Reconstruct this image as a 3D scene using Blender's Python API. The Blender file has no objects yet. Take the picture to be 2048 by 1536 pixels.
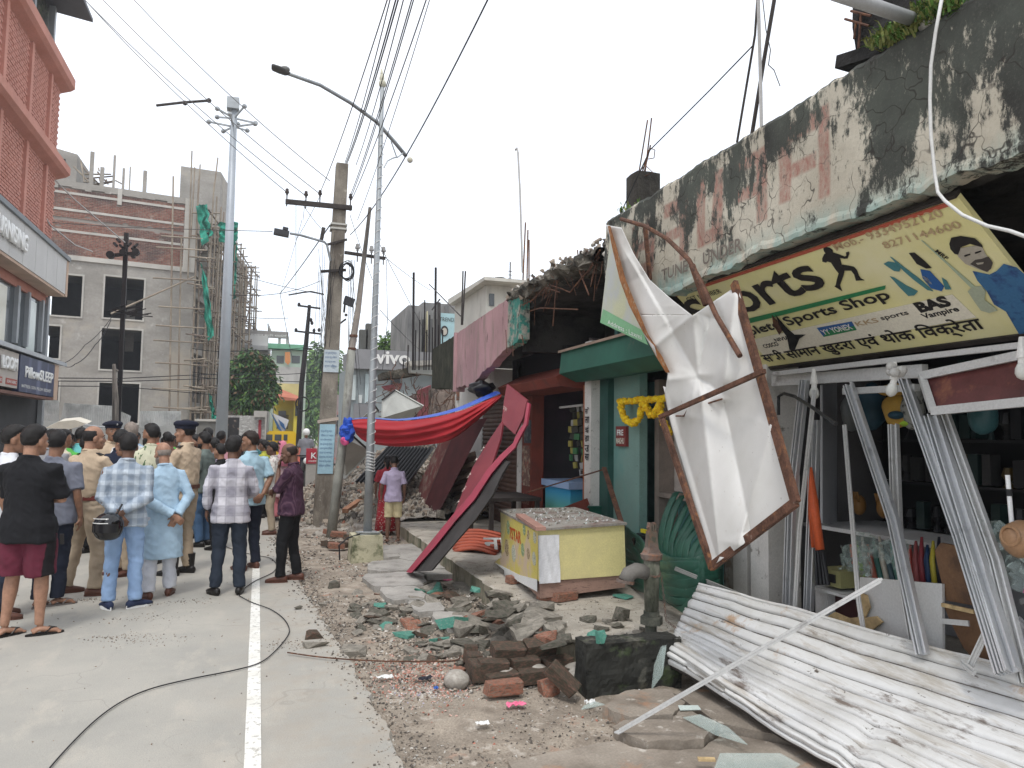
import bpy,bmesh,math,random
import numpy as np
from mathutils import Vector,Matrix,noise
random.seed(7)
SC=bpy.context.scene
PI=math.pi
# ---------------------------------------------------------------- camera
FPX,CAMZ=1500.0,1.72
CAMROT=Matrix.Rotation(math.radians(-18.2),3,'Z')@Matrix.Rotation(math.radians(94.0),3,'X')@Matrix.Rotation(math.radians(0.8),3,'Z')
cd=bpy.data.cameras.new('camera');cam=bpy.data.objects.new('camera',cd)
SC.collection.objects.link(cam);SC.camera=cam
cam.matrix_world=Matrix.Translation((0,0,CAMZ))@CAMROT.to_4x4()
cd.sensor_width=36.0;cd.lens=36.0*FPX/2048;cd.clip_start=0.05;cd.clip_end=3000
# ---------------------------------------------------------------- world, sun, exposure
W=bpy.data.worlds.new('World');SC.world=W;W.use_nodes=True
wn,wl=W.node_tree.nodes,W.node_tree.links
wn.clear()
out=wn.new('ShaderNodeOutputWorld');add=wn.new('ShaderNodeAddShader')
b1=wn.new('ShaderNodeBackground');b2=wn.new('ShaderNodeBackground')
sky=wn.new('ShaderNodeTexSky');sky.sky_type='NISHITA';sky.sun_disc=False
sky.sun_elevation=math.radians(62);sky.sun_rotation=math.radians(200)
wl.new(sky.outputs[0],b1.inputs[0]);b1.inputs[1].default_value=0.05
nz=wn.new('ShaderNodeTexNoise');nz.inputs['Scale'].default_value=3.0;nz.inputs['Detail'].default_value=5
tc=wn.new('ShaderNodeTexCoord');wl.new(tc.outputs['Generated'],nz.inputs['Vector'])
cr=wn.new('ShaderNodeValToRGB');cr.color_ramp.elements[0].position=.3;cr.color_ramp.elements[0].color=(.86,.90,.96,1)
cr.color_ramp.elements[1].position=.6;cr.color_ramp.elements[1].color=(1,1,1,1)
wl.new(nz.outputs[0],cr.inputs[0]);wl.new(cr.outputs[0],b2.inputs[0]);b2.inputs[1].default_value=1.12
wl.new(b1.outputs[0],add.inputs[0]);wl.new(b2.outputs[0],add.inputs[1]);wl.new(add.outputs[0],out.inputs[0])
sl=bpy.data.lights.new('sun','SUN');sl.energy=1.5;sl.angle=math.radians(11);sl.color=(1,.97,.92)
sun=bpy.data.objects.new('sun',sl);SC.collection.objects.link(sun)
el,az=math.radians(62),math.radians(200)
sdir=Vector((math.sin(az)*math.cos(el),math.cos(az)*math.cos(el),math.sin(el)))
sun.rotation_euler=sdir.to_track_quat('Z','Y').to_euler()
SC.view_settings.view_transform='Standard';SC.view_settings.look='None'
SC.view_settings.exposure=0.13;SC.view_settings.gamma=1;SC.view_settings.use_curve_mapping=False
SC.render.engine='CYCLES'
SC.cycles.max_bounces=6;SC.cycles.diffuse_bounces=3;SC.cycles.glossy_bounces=2;SC.cycles.transparent_max_bounces=8
SC.cycles.use_denoising=True


def P(px,py,X=None,Y=None,Z=None,D=None):
    """A pixel of the 2048 px photograph -> the point where its ray meets a plane of the place."""
    d=CAMROT@Vector(((px-1024)/FPX,-(py-768)/FPX,-1.0))
    t=X/d.x if X is not None else Y/d.y if Y is not None else(Z-CAMZ)/d.z if Z is not None else D
    return Vector((0,0,CAMZ))+d*t

# ---------------------------------------------------------------- materials
class G:
    def __init__(s,name):
        s.m=bpy.data.materials.new(name);s.m.use_nodes=True
        s.t=s.m.node_tree;s.n=s.t.nodes;s.l=s.t.links
        s.b=s.n['Principled BSDF'];s.b.inputs['Specular IOR Level'].default_value=.3
    def add(s,ty,**kw):
        n=s.n.new(ty)
        for k,v in kw.items():
            if hasattr(n,k):setattr(n,k,v)
            else:n.inputs[k].default_value=v
        return n
    def link(s,a,b):s.l.new(a,b)
    def coord(s,kind='pos'):
        if kind=='pos':return s.add('ShaderNodeNewGeometry').outputs['Position']
        return s.add('ShaderNodeTexCoord').outputs['Object' if kind=='obj' else 'Generated']
    def noise(s,co,scale=5,detail=5,rough=.55,stretch=None,dist=0):
        if stretch:
            m=s.add('ShaderNodeMapping');m.inputs['Scale'].default_value=stretch;s.link(co,m.inputs[0]);co=m.outputs[0]
        n=s.add('ShaderNodeTexNoise');s.link(co,n.inputs['Vector'])
        n.inputs['Scale'].default_value=scale;n.inputs['Detail'].default_value=detail;n.inputs['Roughness'].default_value=rough
        n.inputs['Distortion'].default_value=dist
        return n.outputs[0]
    def ramp(s,v,a,b,lo=0.,hi=1.):
        m=s.add('ShaderNodeMapRange');m.inputs[1].default_value=a;m.inputs[2].default_value=b
        m.inputs[3].default_value=lo;m.inputs[4].default_value=hi;s.link(v,m.inputs[0]);return m.outputs[0]
    def math(s,op,a,b=None):
        m=s.add('ShaderNodeMath');m.operation=op
        for i,x in enumerate((a,b)):
            if x is None:continue
            if isinstance(x,(int,float)):m.inputs[i].default_value=x
            else:s.link(x,m.inputs[i])
        return m.outputs[0]
    def mix(s,f,a,b,mode='MIX'):
        m=s.add('ShaderNodeMix');m.data_type='RGBA';m.blend_type=mode
        for i,x in((0,f),(6,a),(7,b)):
            if isinstance(x,(int,float)):m.inputs[i].default_value=x
            elif isinstance(x,(tuple,list)):m.inputs[i].default_value=(*x[:3],1)
            else:s.link(x,m.inputs[i])
        return m.outputs[2]
    def bump(s,h,strength=.3,dist=.01):
        b=s.add('ShaderNodeBump');b.inputs['Strength'].default_value=strength;b.inputs['Distance'].default_value=dist
        s.link(h,b.inputs['Height'])
        prev=s.b.inputs['Normal'].links
        if prev:s.link(prev[0].from_socket,b.inputs['Normal'])
        s.link(b.outputs[0],s.b.inputs['Normal'])
    def sep(s,co):
        n=s.add('ShaderNodeSeparateXYZ');s.link(co,n.inputs[0]);return n.outputs
    def color(s,c):
        if isinstance(c,(tuple,list)):s.b.inputs['Base Color'].default_value=(*c[:3],1)
        else:s.link(c,s.b.inputs['Base Color'])


def M(name,col,rough=.8,metal=0.,var=.12,vs=3.,fine=.08,fs=70,bump=.25,bd=.004,bs=60,layers=(),co='pos',emit=0,alpha=None):
    g=G(name);c=g.coord(co)
    n1=g.noise(c,vs,4);n2=g.noise(c,fs,3)
    f=g.math('ADD',g.ramp(n1,.3,.7,1-var,1+var),g.ramp(n2,.3,.7,-fine,fine))
    cc=g.mix(1.0,col,f,'MULTIPLY')
    for L in layers:      # (colour, scale, threshold, softness, stretch)
        lc,s,th,so=L[:4];st=L[4]if len(L)>4 else None
        nn=g.noise(c,s,8,.65,st,L[5]if len(L)>5 else 0)
        cc=g.mix(g.ramp(nn,th-so,th+so),cc,lc)
    g.color(cc);g.b.inputs['Roughness'].default_value=rough;g.b.inputs['Metallic'].default_value=metal
    if bump:g.bump(g.noise(c,bs,6,.6),bump,bd)
    if emit:g.b.inputs['Emission Strength'].default_value=emit;g.link(cc,g.b.inputs['Emission Color'])
    if alpha is not None:g.b.inputs['Alpha'].default_value=alpha
    return g.m

# ---------------------------------------------------------------- objects
COL=SC.collection
def tag(o,label=None,cat=None,group=None,kind=None):
    if label:o['label']=label
    if cat:o['category']=cat
    if group:o['group']=group
    if kind:o['kind']=kind
    return o
INV={};KIDS={}
def thing(name,label,cat,loc=(0,0,0),rz=0,group=None,local=False):
    """An Empty at the thing's base. Its parts are given in the place's own coordinates unless local."""
    o=bpy.data.objects.new(name,None);COL.objects.link(o);o.empty_display_size=.1
    o.location=loc;o.rotation_euler=(0,0,rz)
    if not local:INV[o.name]=(Matrix.Translation(Vector(loc))@Matrix.Rotation(rz,4,'Z')).inverted()
    return tag(o,label,cat,group)
def link(name,me,parent=None,mats=None):
    o=bpy.data.objects.new(name,me);COL.objects.link(o)
    if parent:
        o.parent=parent;KIDS.setdefault(parent.name,[]).append(o)
        if parent.name in INV:o.matrix_parent_inverse=INV[parent.name]
    return o
def copy_tree(o,parent=None):
    c=o.copy();COL.objects.link(c);c.parent=parent
    for ch in KIDS.get(o.name,[]):copy_tree(ch,c)
    return c
def mesh(name,V,Fc,mats,mi=None,smooth=False):
    me=bpy.data.meshes.new(name);me.from_pydata([tuple(v)for v in V],[],[tuple(f)for f in Fc])
    for m in(mats if isinstance(mats,(list,tuple))else[mats]):me.materials.append(m)
    if mi is not None:me.polygons.foreach_set('material_index',mi)
    if smooth:me.polygons.foreach_set('use_smooth',[True]*len(me.polygons))
    me.update();return me

class MB:
    def __init__(s):s.V=[];s.F=[];s.I=[]
    def poly(s,vs,fs,mi=0):
        n=len(s.V);s.V+=[tuple(v)for v in vs]
        for f in fs:s.F.append(tuple(i+n for i in f));s.I.append(mi)
        return s
    def hexa(s,p,mi=0):      # 8 points: bottom 4, top 4
        return s.poly(p,[(3,2,1,0),(4,5,6,7),(0,1,5,4),(1,2,6,5),(2,3,7,6),(3,0,4,7)],mi)
    def box(s,x0,x1,y0,y1,z0,z1,mi=0):
        return s.hexa([(x0,y0,z0),(x1,y0,z0),(x1,y1,z0),(x0,y1,z0),(x0,y0,z1),(x1,y0,z1),(x1,y1,z1),(x0,y1,z1)],mi)
    def obox(s,c,size,rot=(0,0,0),mi=0):
        from mathutils import Euler
        R_=Euler(rot).to_matrix();c=Vector(c);hx,hy,hz=[v/2 for v in size]
        return s.hexa([c+R_@Vector(q)for q in((-hx,-hy,-hz),(hx,-hy,-hz),(hx,hy,-hz),(-hx,hy,-hz),(-hx,-hy,hz),(hx,-hy,hz),(hx,hy,hz),(-hx,hy,hz))],mi)
    def bar(s,a,b,w,h=None,up=(0,0,1),mi=0,ext=0):
        a,b=Vector(a),Vector(b);d=(b-a).normalized();h=h or w;a=a-d*ext;b=b+d*ext
        u=Vector(up);x=d.cross(u)
        if x.length<.05:x=d.cross(Vector((1,0,0)))
        x.normalize();z=x.cross(d);x*=w/2;z*=h/2
        return s.hexa([a-x-z,a+x-z,b+x-z,b-x-z,a-x+z,a+x+z,b+x+z,b-x+z],mi)
    def tube(s,pts,r,n=8,mi=0,cap=True,flat=1.0,side=None):
        pts=[Vector(p)for p in pts];m=len(pts);r=[r]*m if isinstance(r,(int,float))else r
        base=len(s.V);prev=None
        for i,p in enumerate(pts):
            d=(pts[min(i+1,m-1)]-pts[max(i-1,0)])
            d=d.normalized()if d.length>1e-9 else Vector((0,0,1))
            if side is not None:x=Vector(side)-d*Vector(side).dot(d)
            elif prev is None:x=d.orthogonal()
            else:x=prev-d*prev.dot(d)
            if x.length<1e-6:x=d.orthogonal()
            x.normalize();prev=x;y=d.cross(x)
            for k in range(n):
                a=2*PI*k/n
                s.V.append(tuple(p+x*(math.cos(a)*r[i])+y*(math.sin(a)*r[i]*flat)))
        for i in range(m-1):
            for k in range(n):
                k2=(k+1)%n
                s.F.append((base+i*n+k,base+i*n+k2,base+(i+1)*n+k2,base+(i+1)*n+k));s.I.append(mi)
        if cap:
            s.F.append(tuple(base+k for k in reversed(range(n))));s.I.append(mi)
            s.F.append(tuple(base+(m-1)*n+k for k in range(n)));s.I.append(mi)
        return s
    def loft(s,rings,mi=0,cap=True):
        base=len(s.V);n=len(rings[0])
        for R_ in rings:s.V+=[tuple(v)for v in R_]
        for i in range(len(rings)-1):
            for k in range(n):
                k2=(k+1)%n
                s.F.append((base+i*n+k,base+i*n+k2,base+(i+1)*n+k2,base+(i+1)*n+k));s.I.append(mi)
        if cap:
            s.F.append(tuple(base+k for k in reversed(range(n))));s.I.append(mi)
            s.F.append(tuple(base+(len(rings)-1)*n+k for k in range(n)));s.I.append(mi)
        return s
    def ell(s,c,r,n=12,m=8,R_=None,mi=0):
        c=Vector(c);base=len(s.V);R_=R_ or Matrix.Identity(3)
        s.V.append(tuple(c+R_@Vector((0,0,-r[2]))))
        for i in range(1,m):
            a=-PI/2+PI*i/m
            for k in range(n):
                b=2*PI*k/n
                s.V.append(tuple(c+R_@Vector((r[0]*math.cos(a)*math.cos(b),r[1]*math.cos(a)*math.sin(b),r[2]*math.sin(a)))))
        s.V.append(tuple(c+R_@Vector((0,0,r[2]))));top=len(s.V)-1
        for k in range(n):s.F.append((base,base+1+(k+1)%n,base+1+k));s.I.append(mi)
        for i in range(m-2):
            for k in range(n):
                a=base+1+i*n+k;b=base+1+i*n+(k+1)%n
                s.F.append((a,b,b+n,a+n));s.I.append(mi)
        for k in range(n):s.F.append((top,top-n+k,top-n+(k+1)%n));s.I.append(mi)
        return s
    def grid(s,fn,nu,nv,mi=0,u=(0,1),v=(0,1),skip=None):
        base=len(s.V)
        for j in range(nv+1):
            for i in range(nu+1):
                s.V.append(tuple(fn(u[0]+(u[1]-u[0])*i/nu,v[0]+(v[1]-v[0])*j/nv)))
        for j in range(nv):
            for i in range(nu):
                if skip and skip((i+.5)/nu,(j+.5)/nv):continue
                a=base+j*(nu+1)+i
                s.F.append((a,a+1,a+nu+2,a+nu+1));s.I.append(mi)
        return s
    def prism(s,poly,fn,t,mi=0):
        """poly: 2D outline; fn(u, v, w) -> 3D; w runs 0..t"""
        n=len(poly);base=len(s.V)
        for w in(0,t):s.V+=[tuple(fn(a,b,w))for a,b in poly]
        s.F.append(tuple(base+k for k in reversed(range(n))));s.F.append(tuple(base+n+k for k in range(n)));s.I+=[mi,mi]
        for k in range(n):
            k2=(k+1)%n;s.F.append((base+k,base+k2,base+n+k2,base+n+k));s.I.append(mi)
        return s
    def build(s,name,mats,parent=None,smooth=False,fix=False):
        me=mesh(name,s.V,s.F,mats,s.I,smooth)
        if fix:
            bm=bmesh.new();bm.from_mesh(me);bmesh.ops.recalc_face_normals(bm,faces=bm.faces);bm.to_mesh(me);bm.free()
        return link(name,me,parent)

DG=bpy.context.evaluated_depsgraph_get
def remesh(mb,voxel,smooth=2,fac=.5):
    """grow one continuous surface over overlapping pieces"""
    me=mesh('tmp',mb.V,mb.F,[])if False else bpy.data.meshes.new('tmp')
    me.from_pydata(mb.V,[],mb.F);o=bpy.data.objects.new('tmp',me);COL.objects.link(o)
    m=o.modifiers.new('r','REMESH');m.mode='VOXEL';m.voxel_size=voxel;m.use_smooth_shade=True
    if smooth:m=o.modifiers.new('s','SMOOTH');m.iterations=smooth;m.factor=fac
    ev=o.evaluated_get(DG());r=bpy.data.meshes.new_from_object(ev)
    bpy.data.objects.remove(o);bpy.data.meshes.remove(me)
    return r

def text_mesh(txt,size=1.0,ext=0.0,bold=0.0,align='LEFT',spacing=1.0,shear=0.0):
    cu=bpy.data.curves.new('t','FONT');cu.body=txt;cu.size=size;cu.extrude=ext;cu.offset=bold*size
    cu.align_x=align;cu.space_character=spacing;cu.shear=shear;cu.resolution_u=3
    o=bpy.data.objects.new('t',cu);COL.objects.link(o)
    me=bpy.data.meshes.new_from_object(o.evaluated_get(DG()))
    bpy.data.objects.remove(o);bpy.data.curves.remove(cu)
    return me
def text(name,txt,parent,mat_,o,ux,uy,height,width=None,bold=0.0,ext=.001,shear=0.,off=.003):
    """lettering laid on a plane: o = lower left corner, ux/uy the plane's axes (unit); width squeezes it to fit"""
    me=text_mesh(txt,1.0,0,bold,shear=shear)
    if not me.vertices:return None
    co=np.empty(len(me.vertices)*3);me.vertices.foreach_get('co',co);co=co.reshape(-1,3)
    x0,x1,y0,y1=co[:,0].min(),co[:,0].max(),co[:,1].min(),co[:,1].max()
    sy=height/(y1-y0);sx=width/(x1-x0)if width else sy
    ux,uy=np.array(ux),np.array(uy);n=np.cross(ux,uy);n=n/np.linalg.norm(n)
    p=np.array(o)+np.outer((co[:,0]-x0)*sx,ux)+np.outer((co[:,1]-y0)*sy,uy)+n*off
    me.vertices.foreach_set('co',p.ravel());me.materials.clear();me.materials.append(mat_);me.update()
    for pl in me.polygons:pl.material_index=0
    me.name=name
    return link(name,me,parent)

def hull(rx=.5,ry=.5,rz=.5,n=14,seed=0,flat=False,mats=(),snap=.0):
    rnd=random.Random(seed);bm=bmesh.new()
    for _ in range(n):
        v=Vector((rnd.uniform(-1,1),rnd.uniform(-1,1),rnd.uniform(-1,1)))
        if flat:v.z=rnd.choice((-1,1))*rnd.uniform(.75,1)
        else:v=v.normalized()*rnd.uniform(.75,1)
        if snap:v.x=max(-snap,min(snap,v.x*1.6));v.y=max(-snap,min(snap,v.y*1.6))
        bm.verts.new((v.x*rx,v.y*ry,v.z*rz))
    r=bmesh.ops.convex_hull(bm,input=bm.verts)
    bmesh.ops.delete(bm,geom=list({g for g in r['geom_interior']+r['geom_unused']if isinstance(g,bmesh.types.BMVert)}),context='VERTS')
    me=bpy.data.meshes.new('chunk');bm.to_mesh(me);bm.free()
    for m in mats:me.materials.append(m)
    return me
def cloud(name,base,items,mats,parent=None,kind='stuff'):
    """many small copies of base meshes joined in one mesh; items: (k, loc, rot, scale3, matindex)"""
    Vs,Fs,Is=[],[],[];n=0
    B=[]
    for me in base:
        co=np.empty(len(me.vertices)*3);me.vertices.foreach_get('co',co)
        B.append((co.reshape(-1,3),[tuple(p.vertices)for p in me.polygons]))
    from mathutils import Euler
    for k,loc,rot,sc,mi in items:
        co,fs=B[k]
        R_=np.array(Euler(rot).to_matrix())*np.array(sc)
        Vs.append(co@R_.T+np.array(loc))
        Fs+=[tuple(i+n for i in f)for f in fs];Is+=[mi]*len(fs);n+=len(co)
    me=bpy.data.meshes.new(name);me.from_pydata(np.concatenate(Vs),[],Fs)
    for m in mats:me.materials.append(m)
    me.polygons.foreach_set('material_index',Is);me.update()
    o=link(name,me,parent);o['kind']=kind
    return o
def nz3(x,y,z=0.,s=1.):return noise.noise(Vector((x*s,y*s,z*s)))
def fbm(x,y,z=0,s=1.,o=4):
    r=0;a=1
    for _ in range(o):r+=a*noise.noise(Vector((x*s,y*s,z*s)));s*=2.1;a*=.5
    return r
# ================================================================ ground and road
def road_mat():
    g=G('worn_road');c=g.coord()
    n=g.noise(c,.9,5,.6);n2=g.noise(c,160,3);n3=g.noise(c,3.5,7,.7,(1,.45,1))
    base=g.mix(g.ramp(n,.35,.68),(.365,.35,.31),(.47,.44,.38))
    base=g.mix(g.ramp(n3,.52,.68,0,.6),base,(.54,.49,.41))
    base=g.mix(g.ramp(g.noise(c,2.1,9,.75),.60,.74,0,.55),base,(.27,.245,.21))
    base=g.mix(g.ramp(n2,.35,.7,0,.55),base,(.25,.25,.24))
    v=g.add('ShaderNodeTexVoronoi',feature='F1');v.inputs['Scale'].default_value=75;g.link(c,v.inputs['Vector'])
    base=g.mix(g.ramp(v.outputs['Distance'],.05,.3,.35,0),base,(.2,.2,.19))
    dv=g.add('ShaderNodeVectorMath',operation='ADD');nn=g.add('ShaderNodeTexNoise');nn.inputs['Scale'].default_value=2;g.link(c,nn.inputs['Vector'])
    g.link(c,dv.inputs[0]);g.link(nn.outputs['Color'],dv.inputs[1]);v2=g.add('ShaderNodeTexVoronoi',feature='DISTANCE_TO_EDGE');v2.inputs['Scale'].default_value=.55;g.link(dv.outputs[0],v2.inputs['Vector'])
    base=g.mix(g.math('MULTIPLY',g.ramp(v2.outputs['Distance'],.002,.006,.25,0),g.ramp(n,.45,.55)),base,(.14,.135,.12))
    sx=g.sep(c)[0];base=g.mix(g.math('MULTIPLY',g.ramp(sx,-.5,.7),g.ramp(g.noise(c,3,8,.7),.42,.66,0,.8)),base,(.36,.31,.25))
    g.color(base);g.b.inputs['Roughness'].default_value=.85
    g.bump(n2,.35,.003);g.bump(v.outputs['Distance'],.25,.003)
    return g.m
ROAD=road_mat()
DIRT=M('dry_dirt',(.315,.268,.215),.95,var=.3,vs=2.2,fine=.25,fs=90,bump=.9,bd=.012,bs=45,layers=[((.20,.165,.13),5,.58,.1),((.46,.41,.35),9,.62,.05),((.13,.11,.09),26,.66,.04),((.40,.24,.17),3.1,.66,.05)])
CONC=M('grey_concrete',(.36,.34,.31),.9,var=.2,vs=2.5,fine=.12,bump=.5,bd=.006,bs=50,layers=[((.19,.18,.16),4,.6,.1),((.46,.43,.38),12,.64,.05)])
CONCO=M('broken_concrete',(.27,.245,.205),.95,var=.3,vs=4,fine=.2,bump=.8,bd=.01,bs=35,co='obj',layers=[((.16,.145,.12),7,.58,.08)])
CONCD=M('damp_concrete',(.15,.135,.11),.9,var=.3,vs=4,fine=.2,bump=.8,bd=.01,bs=35,co='obj',layers=[((.07,.075,.055),7,.55,.08)])
MOSS=M('mossy_concrete',(.10,.10,.08),.9,var=.4,vs=6,fine=.2,bump=.9,bd=.012,bs=30,layers=[((.03,.035,.028),5,.5,.12),((.26,.25,.2),9,.66,.05),((.10,.13,.06),4,.62,.06)])
BRK=M('old_brick',(.30,.12,.075),.9,var=.3,vs=9,fine=.2,bump=.7,bd=.006,bs=60,co='obj',layers=[((.22,.18,.14),10,.55,.1),((.07,.06,.045),6,.6,.08)])
BRKD=M('grimy_brick',(.13,.075,.055),.9,var=.35,vs=9,fine=.2,bump=.7,bd=.006,bs=60,co='obj',layers=[((.05,.05,.035),7,.5,.12),((.27,.22,.18),12,.68,.04)])
GREENP=M('green_painted_plaster',(.075,.235,.18),.7,var=.2,vs=8,bump=.3,co='obj',layers=[((.30,.29,.26),12,.62,.04)])
WHITEP=M('white_paint',(.74,.73,.70),.7,var=.08,vs=3,bump=.2,layers=[((.45,.42,.37),6,.66,.07)])
BLACK=M('void_shade',(.012,.012,.013),.9,bump=0)  # flat black put in for the shade inside holes and openings
def redge(y):
    pts=[(-5,.75),(3.98,.74),(5.03,.735),(6.38,.64),(8.99,.45),(12.25,.26),(18,.15),(30,.3),(60,2.2),(130,8)]
    for(a,xa),(b,xb)in zip(pts,pts[1:]):
        if a<=y<=b:return xa+(xb-xa)*(y-a)/(b-a)
    return pts[-1][1]
def redgej(y):return redge(y)+.05*noise.noise(Vector((y*2.1,3,0)))+.035*noise.noise(Vector((y*9,8,0)))+.015*noise.noise(Vector((y*31,8,0)))
# the wide ground sheet
mb=MB();mb.box(-160,160,-40,210,-.5,-.12)
tag(mb.build('ground',DIRT),kind='structure')
ys=[-4+.05*i for i in range(420)]+[17+.5*i for i in range(380)]
mb=MB();vs=[];n=len(ys)
for y in ys:x=redgej(y);vs+=[(-6.4 if y<40 else-9,y,0),(x,y,0),(x+.025,y,-.05),(x+.03,y,-.12)]
mb.poly(vs,[(4*i+k,4*i+k+1,4*i+k+5,4*i+k+4)for i in range(n-1)for k in range(3)])
tag(mb.build('road',ROAD,fix=True),kind='structure')
# painted edge line, worn
g=G('road_line_paint');c=g.coord()
w1=g.noise(c,22,8,.7);w2=g.noise(c,3,4)
cc=g.mix(g.ramp(w1,.54,.62),g.mix(g.ramp(w2,.4,.7),(.80,.79,.74),(.66,.64,.57)),(.42,.40,.36))
g.color(cc);g.b.inputs['Roughness'].default_value=.7;LINE=g.m
mb=MB()
for i in range(330):
    y0,y1=.5+i*.1,.6+i*.1
    def ln(y,s):return-.035*max(0,y-4)/2.6*.5+.005+s*(.043+.003*noise.noise(Vector((y*14,s,0))))if y<40 else 0
    mb.poly([(ln(y0,-1),y0,.004),(ln(y0,1),y0,.004),(ln(y1,1),y1,.004),(ln(y1,-1),y1,.004)],[(0,1,2,3)])
tag(mb.build('road_marking',LINE),kind='structure')
# road shoulder, lumpy dirt
def dz(x,y):
    e=redge(y);d=x-e
    h=-.035+.028*fbm(x,y,0,1.7,4)+.012*fbm(x,y,3,9,2)
    if d<.35:h=min(h,-.02)-.02*max(0,(.2-d))
    if y>10.5 and x>1.6:h+=min(1,(y-10.5)/3)*.08
    return max(h,-.1)if d>0 else-.07
mb=MB();mb.grid(lambda u,v:((lambda X,Y:(X,Y,dz(X,Y)))(-.1+4.5*u,-1+33*v*(.25+.75*v))),150,520)
tag(mb.build('roadside_dirt',DIRT,smooth=True),kind='structure')

def gz(x,y):return max(dz(x,y),-.1)if x>redge(y)else 0.0
# paving slabs set in the shoulder (jagged cement pieces)
def slab_outline(cx,cy,rx,ry,n,seed,j=.18):
    r=random.Random(seed);out_=[]
    for k in range(n):
        a=2*PI*k/n;q=max(abs(math.cos(a)),abs(math.sin(a)))
        out_.append((cx+rx*math.cos(a)/q*(1+r.uniform(-j,j)),cy+ry*math.sin(a)/q*(1+r.uniform(-j,j))))
    return out_
SL=thing('cement_pavement','cracked grey cement paving between lamp pole base and fallen signboard','pavement',(0,0,0));SL['kind']='structure'
for i,(cx,cy,rx,ry,z,sd)in enumerate([(1.55,9.0,.36,.42,.018,1),(1.85,9.9,.5,.42,.03,2),(1.5,8.2,.22,.36,.012,3),(2.35,10.6,.5,.5,.04,4),(1.95,11.1,.42,.55,.03,5),(2.3,9.4,.42,.3,.035,6),(1.62,7.6,.16,.3,.01,7),(2.9,11.6,.5,.5,.05,8),(1.72,6.95,.14,.32,.012,9)]):
    mb=MB();mb.prism(slab_outline(cx,cy,rx,ry,14,sd,.1),lambda a,b,w,z=z:(a,b,z-.07+w+.02*(a-1.8)*(sd%3-1)),.07)
    mb.build('slab',CONC,SL,fix=True)
SL2=thing('cement_apron','broken cement apron in front of the white shutter with a dark crack','pavement');SL2['kind']='structure'
for i,poly in enumerate([[(2.08,4.42),(2.35,4.62),(2.62,4.55),(2.6,4.3),(2.42,4.14),(2.15,4.2)],[(2.0,4.12),(2.12,4.18),(2.4,4.1),(2.55,4.24),(2.62,3.95),(2.4,3.78),(2.1,3.86)],
                          [(1.3,3.9),(1.95,4.0),(2.06,3.84),(2.36,3.74),(2.62,3.9),(3.3,3.2),(3.2,2.2),(1.5,2.2),(1.15,3.1)],[(2.66,4.52),(3.3,4.6),(3.6,3.6),(3.3,3.28),(2.64,3.98)]]):
    q=[]
    for(a,b),(a2,b2)in zip(poly,poly[1:]+poly[:1]):
        for t in(0,.2,.4,.6,.8):q.append((a+(a2-a)*t+random.uniform(-.012,.012),b+(b2-b)*t+random.uniform(-.012,.012)))
    mb=MB();z=(.045,.035,-.0,.03)[i]
    mb.prism(q,lambda a,b,w,z=z,i=i:(a,b,z-.09+w+(.03*(a-2.3)if i<2 else 0)),.09)
    mb.build('slab',M('sandy_cement',(.29,.25,.205),.75,var=.25,vs=1.6,fine=.15,bump=.6,bd=.006,bs=60,layers=[((.17,.14,.11),2.2,.54,.1),((.42,.22,.12),1.7,.63,.06),((.52,.48,.42),10,.64,.05)])if i==0 else bpy.data.materials['sandy_cement'],SL2,fix=True)
# raised shop platform
def pf(u,y):return 0
mb=MB();ys2=[5.1+.06*i for i in range(200)]
vs=[]
for y in ys2:
    e=2.25+.03*noise.noise(Vector((y*4,0,5)))+.012*noise.noise(Vector((y*17,0,5)));z=.2+.008*noise.noise(Vector((y*6,1,1)))
    vs+=[(e+.0,y,-.15),(e,y,z-.02),(e+.025,y,z),(4.4,y,.205)]
mb.poly(vs,[(4*i+k,4*i+k+4,4*i+k+5,4*i+k+1)for i in range(len(ys2)-1)for k in range(3)],0)
mb.poly(vs[:4]+[(4.4,5.1,-.15)],[(0,1,2,3,4)])
mb.box(3.62,4.4,1.0,5.1,-.2,.195)
for k in range(len(mb.F)):
    mb.I[k]=1 if k<(len(ys2)-1)*3 and k%3==0 else 0
PLAT=M('platform_cement',(.40,.365,.31),.95,var=.25,vs=2,fine=.2,fs=120,bump=.8,bd=.008,bs=60,layers=[((.22,.19,.15),6,.6,.08),((.50,.46,.40),14,.64,.04)])
tag(mb.build('shop_platform',[PLAT,M('platform_side',(.30,.265,.20),.95,var=.3,vs=3,bump=.7,bd=.01,bs=30,layers=[((.09,.10,.06),4,.56,.1,(1,1,.5)),((.14,.2,.12),7,.66,.05)])],fix=True),kind='structure')
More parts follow.
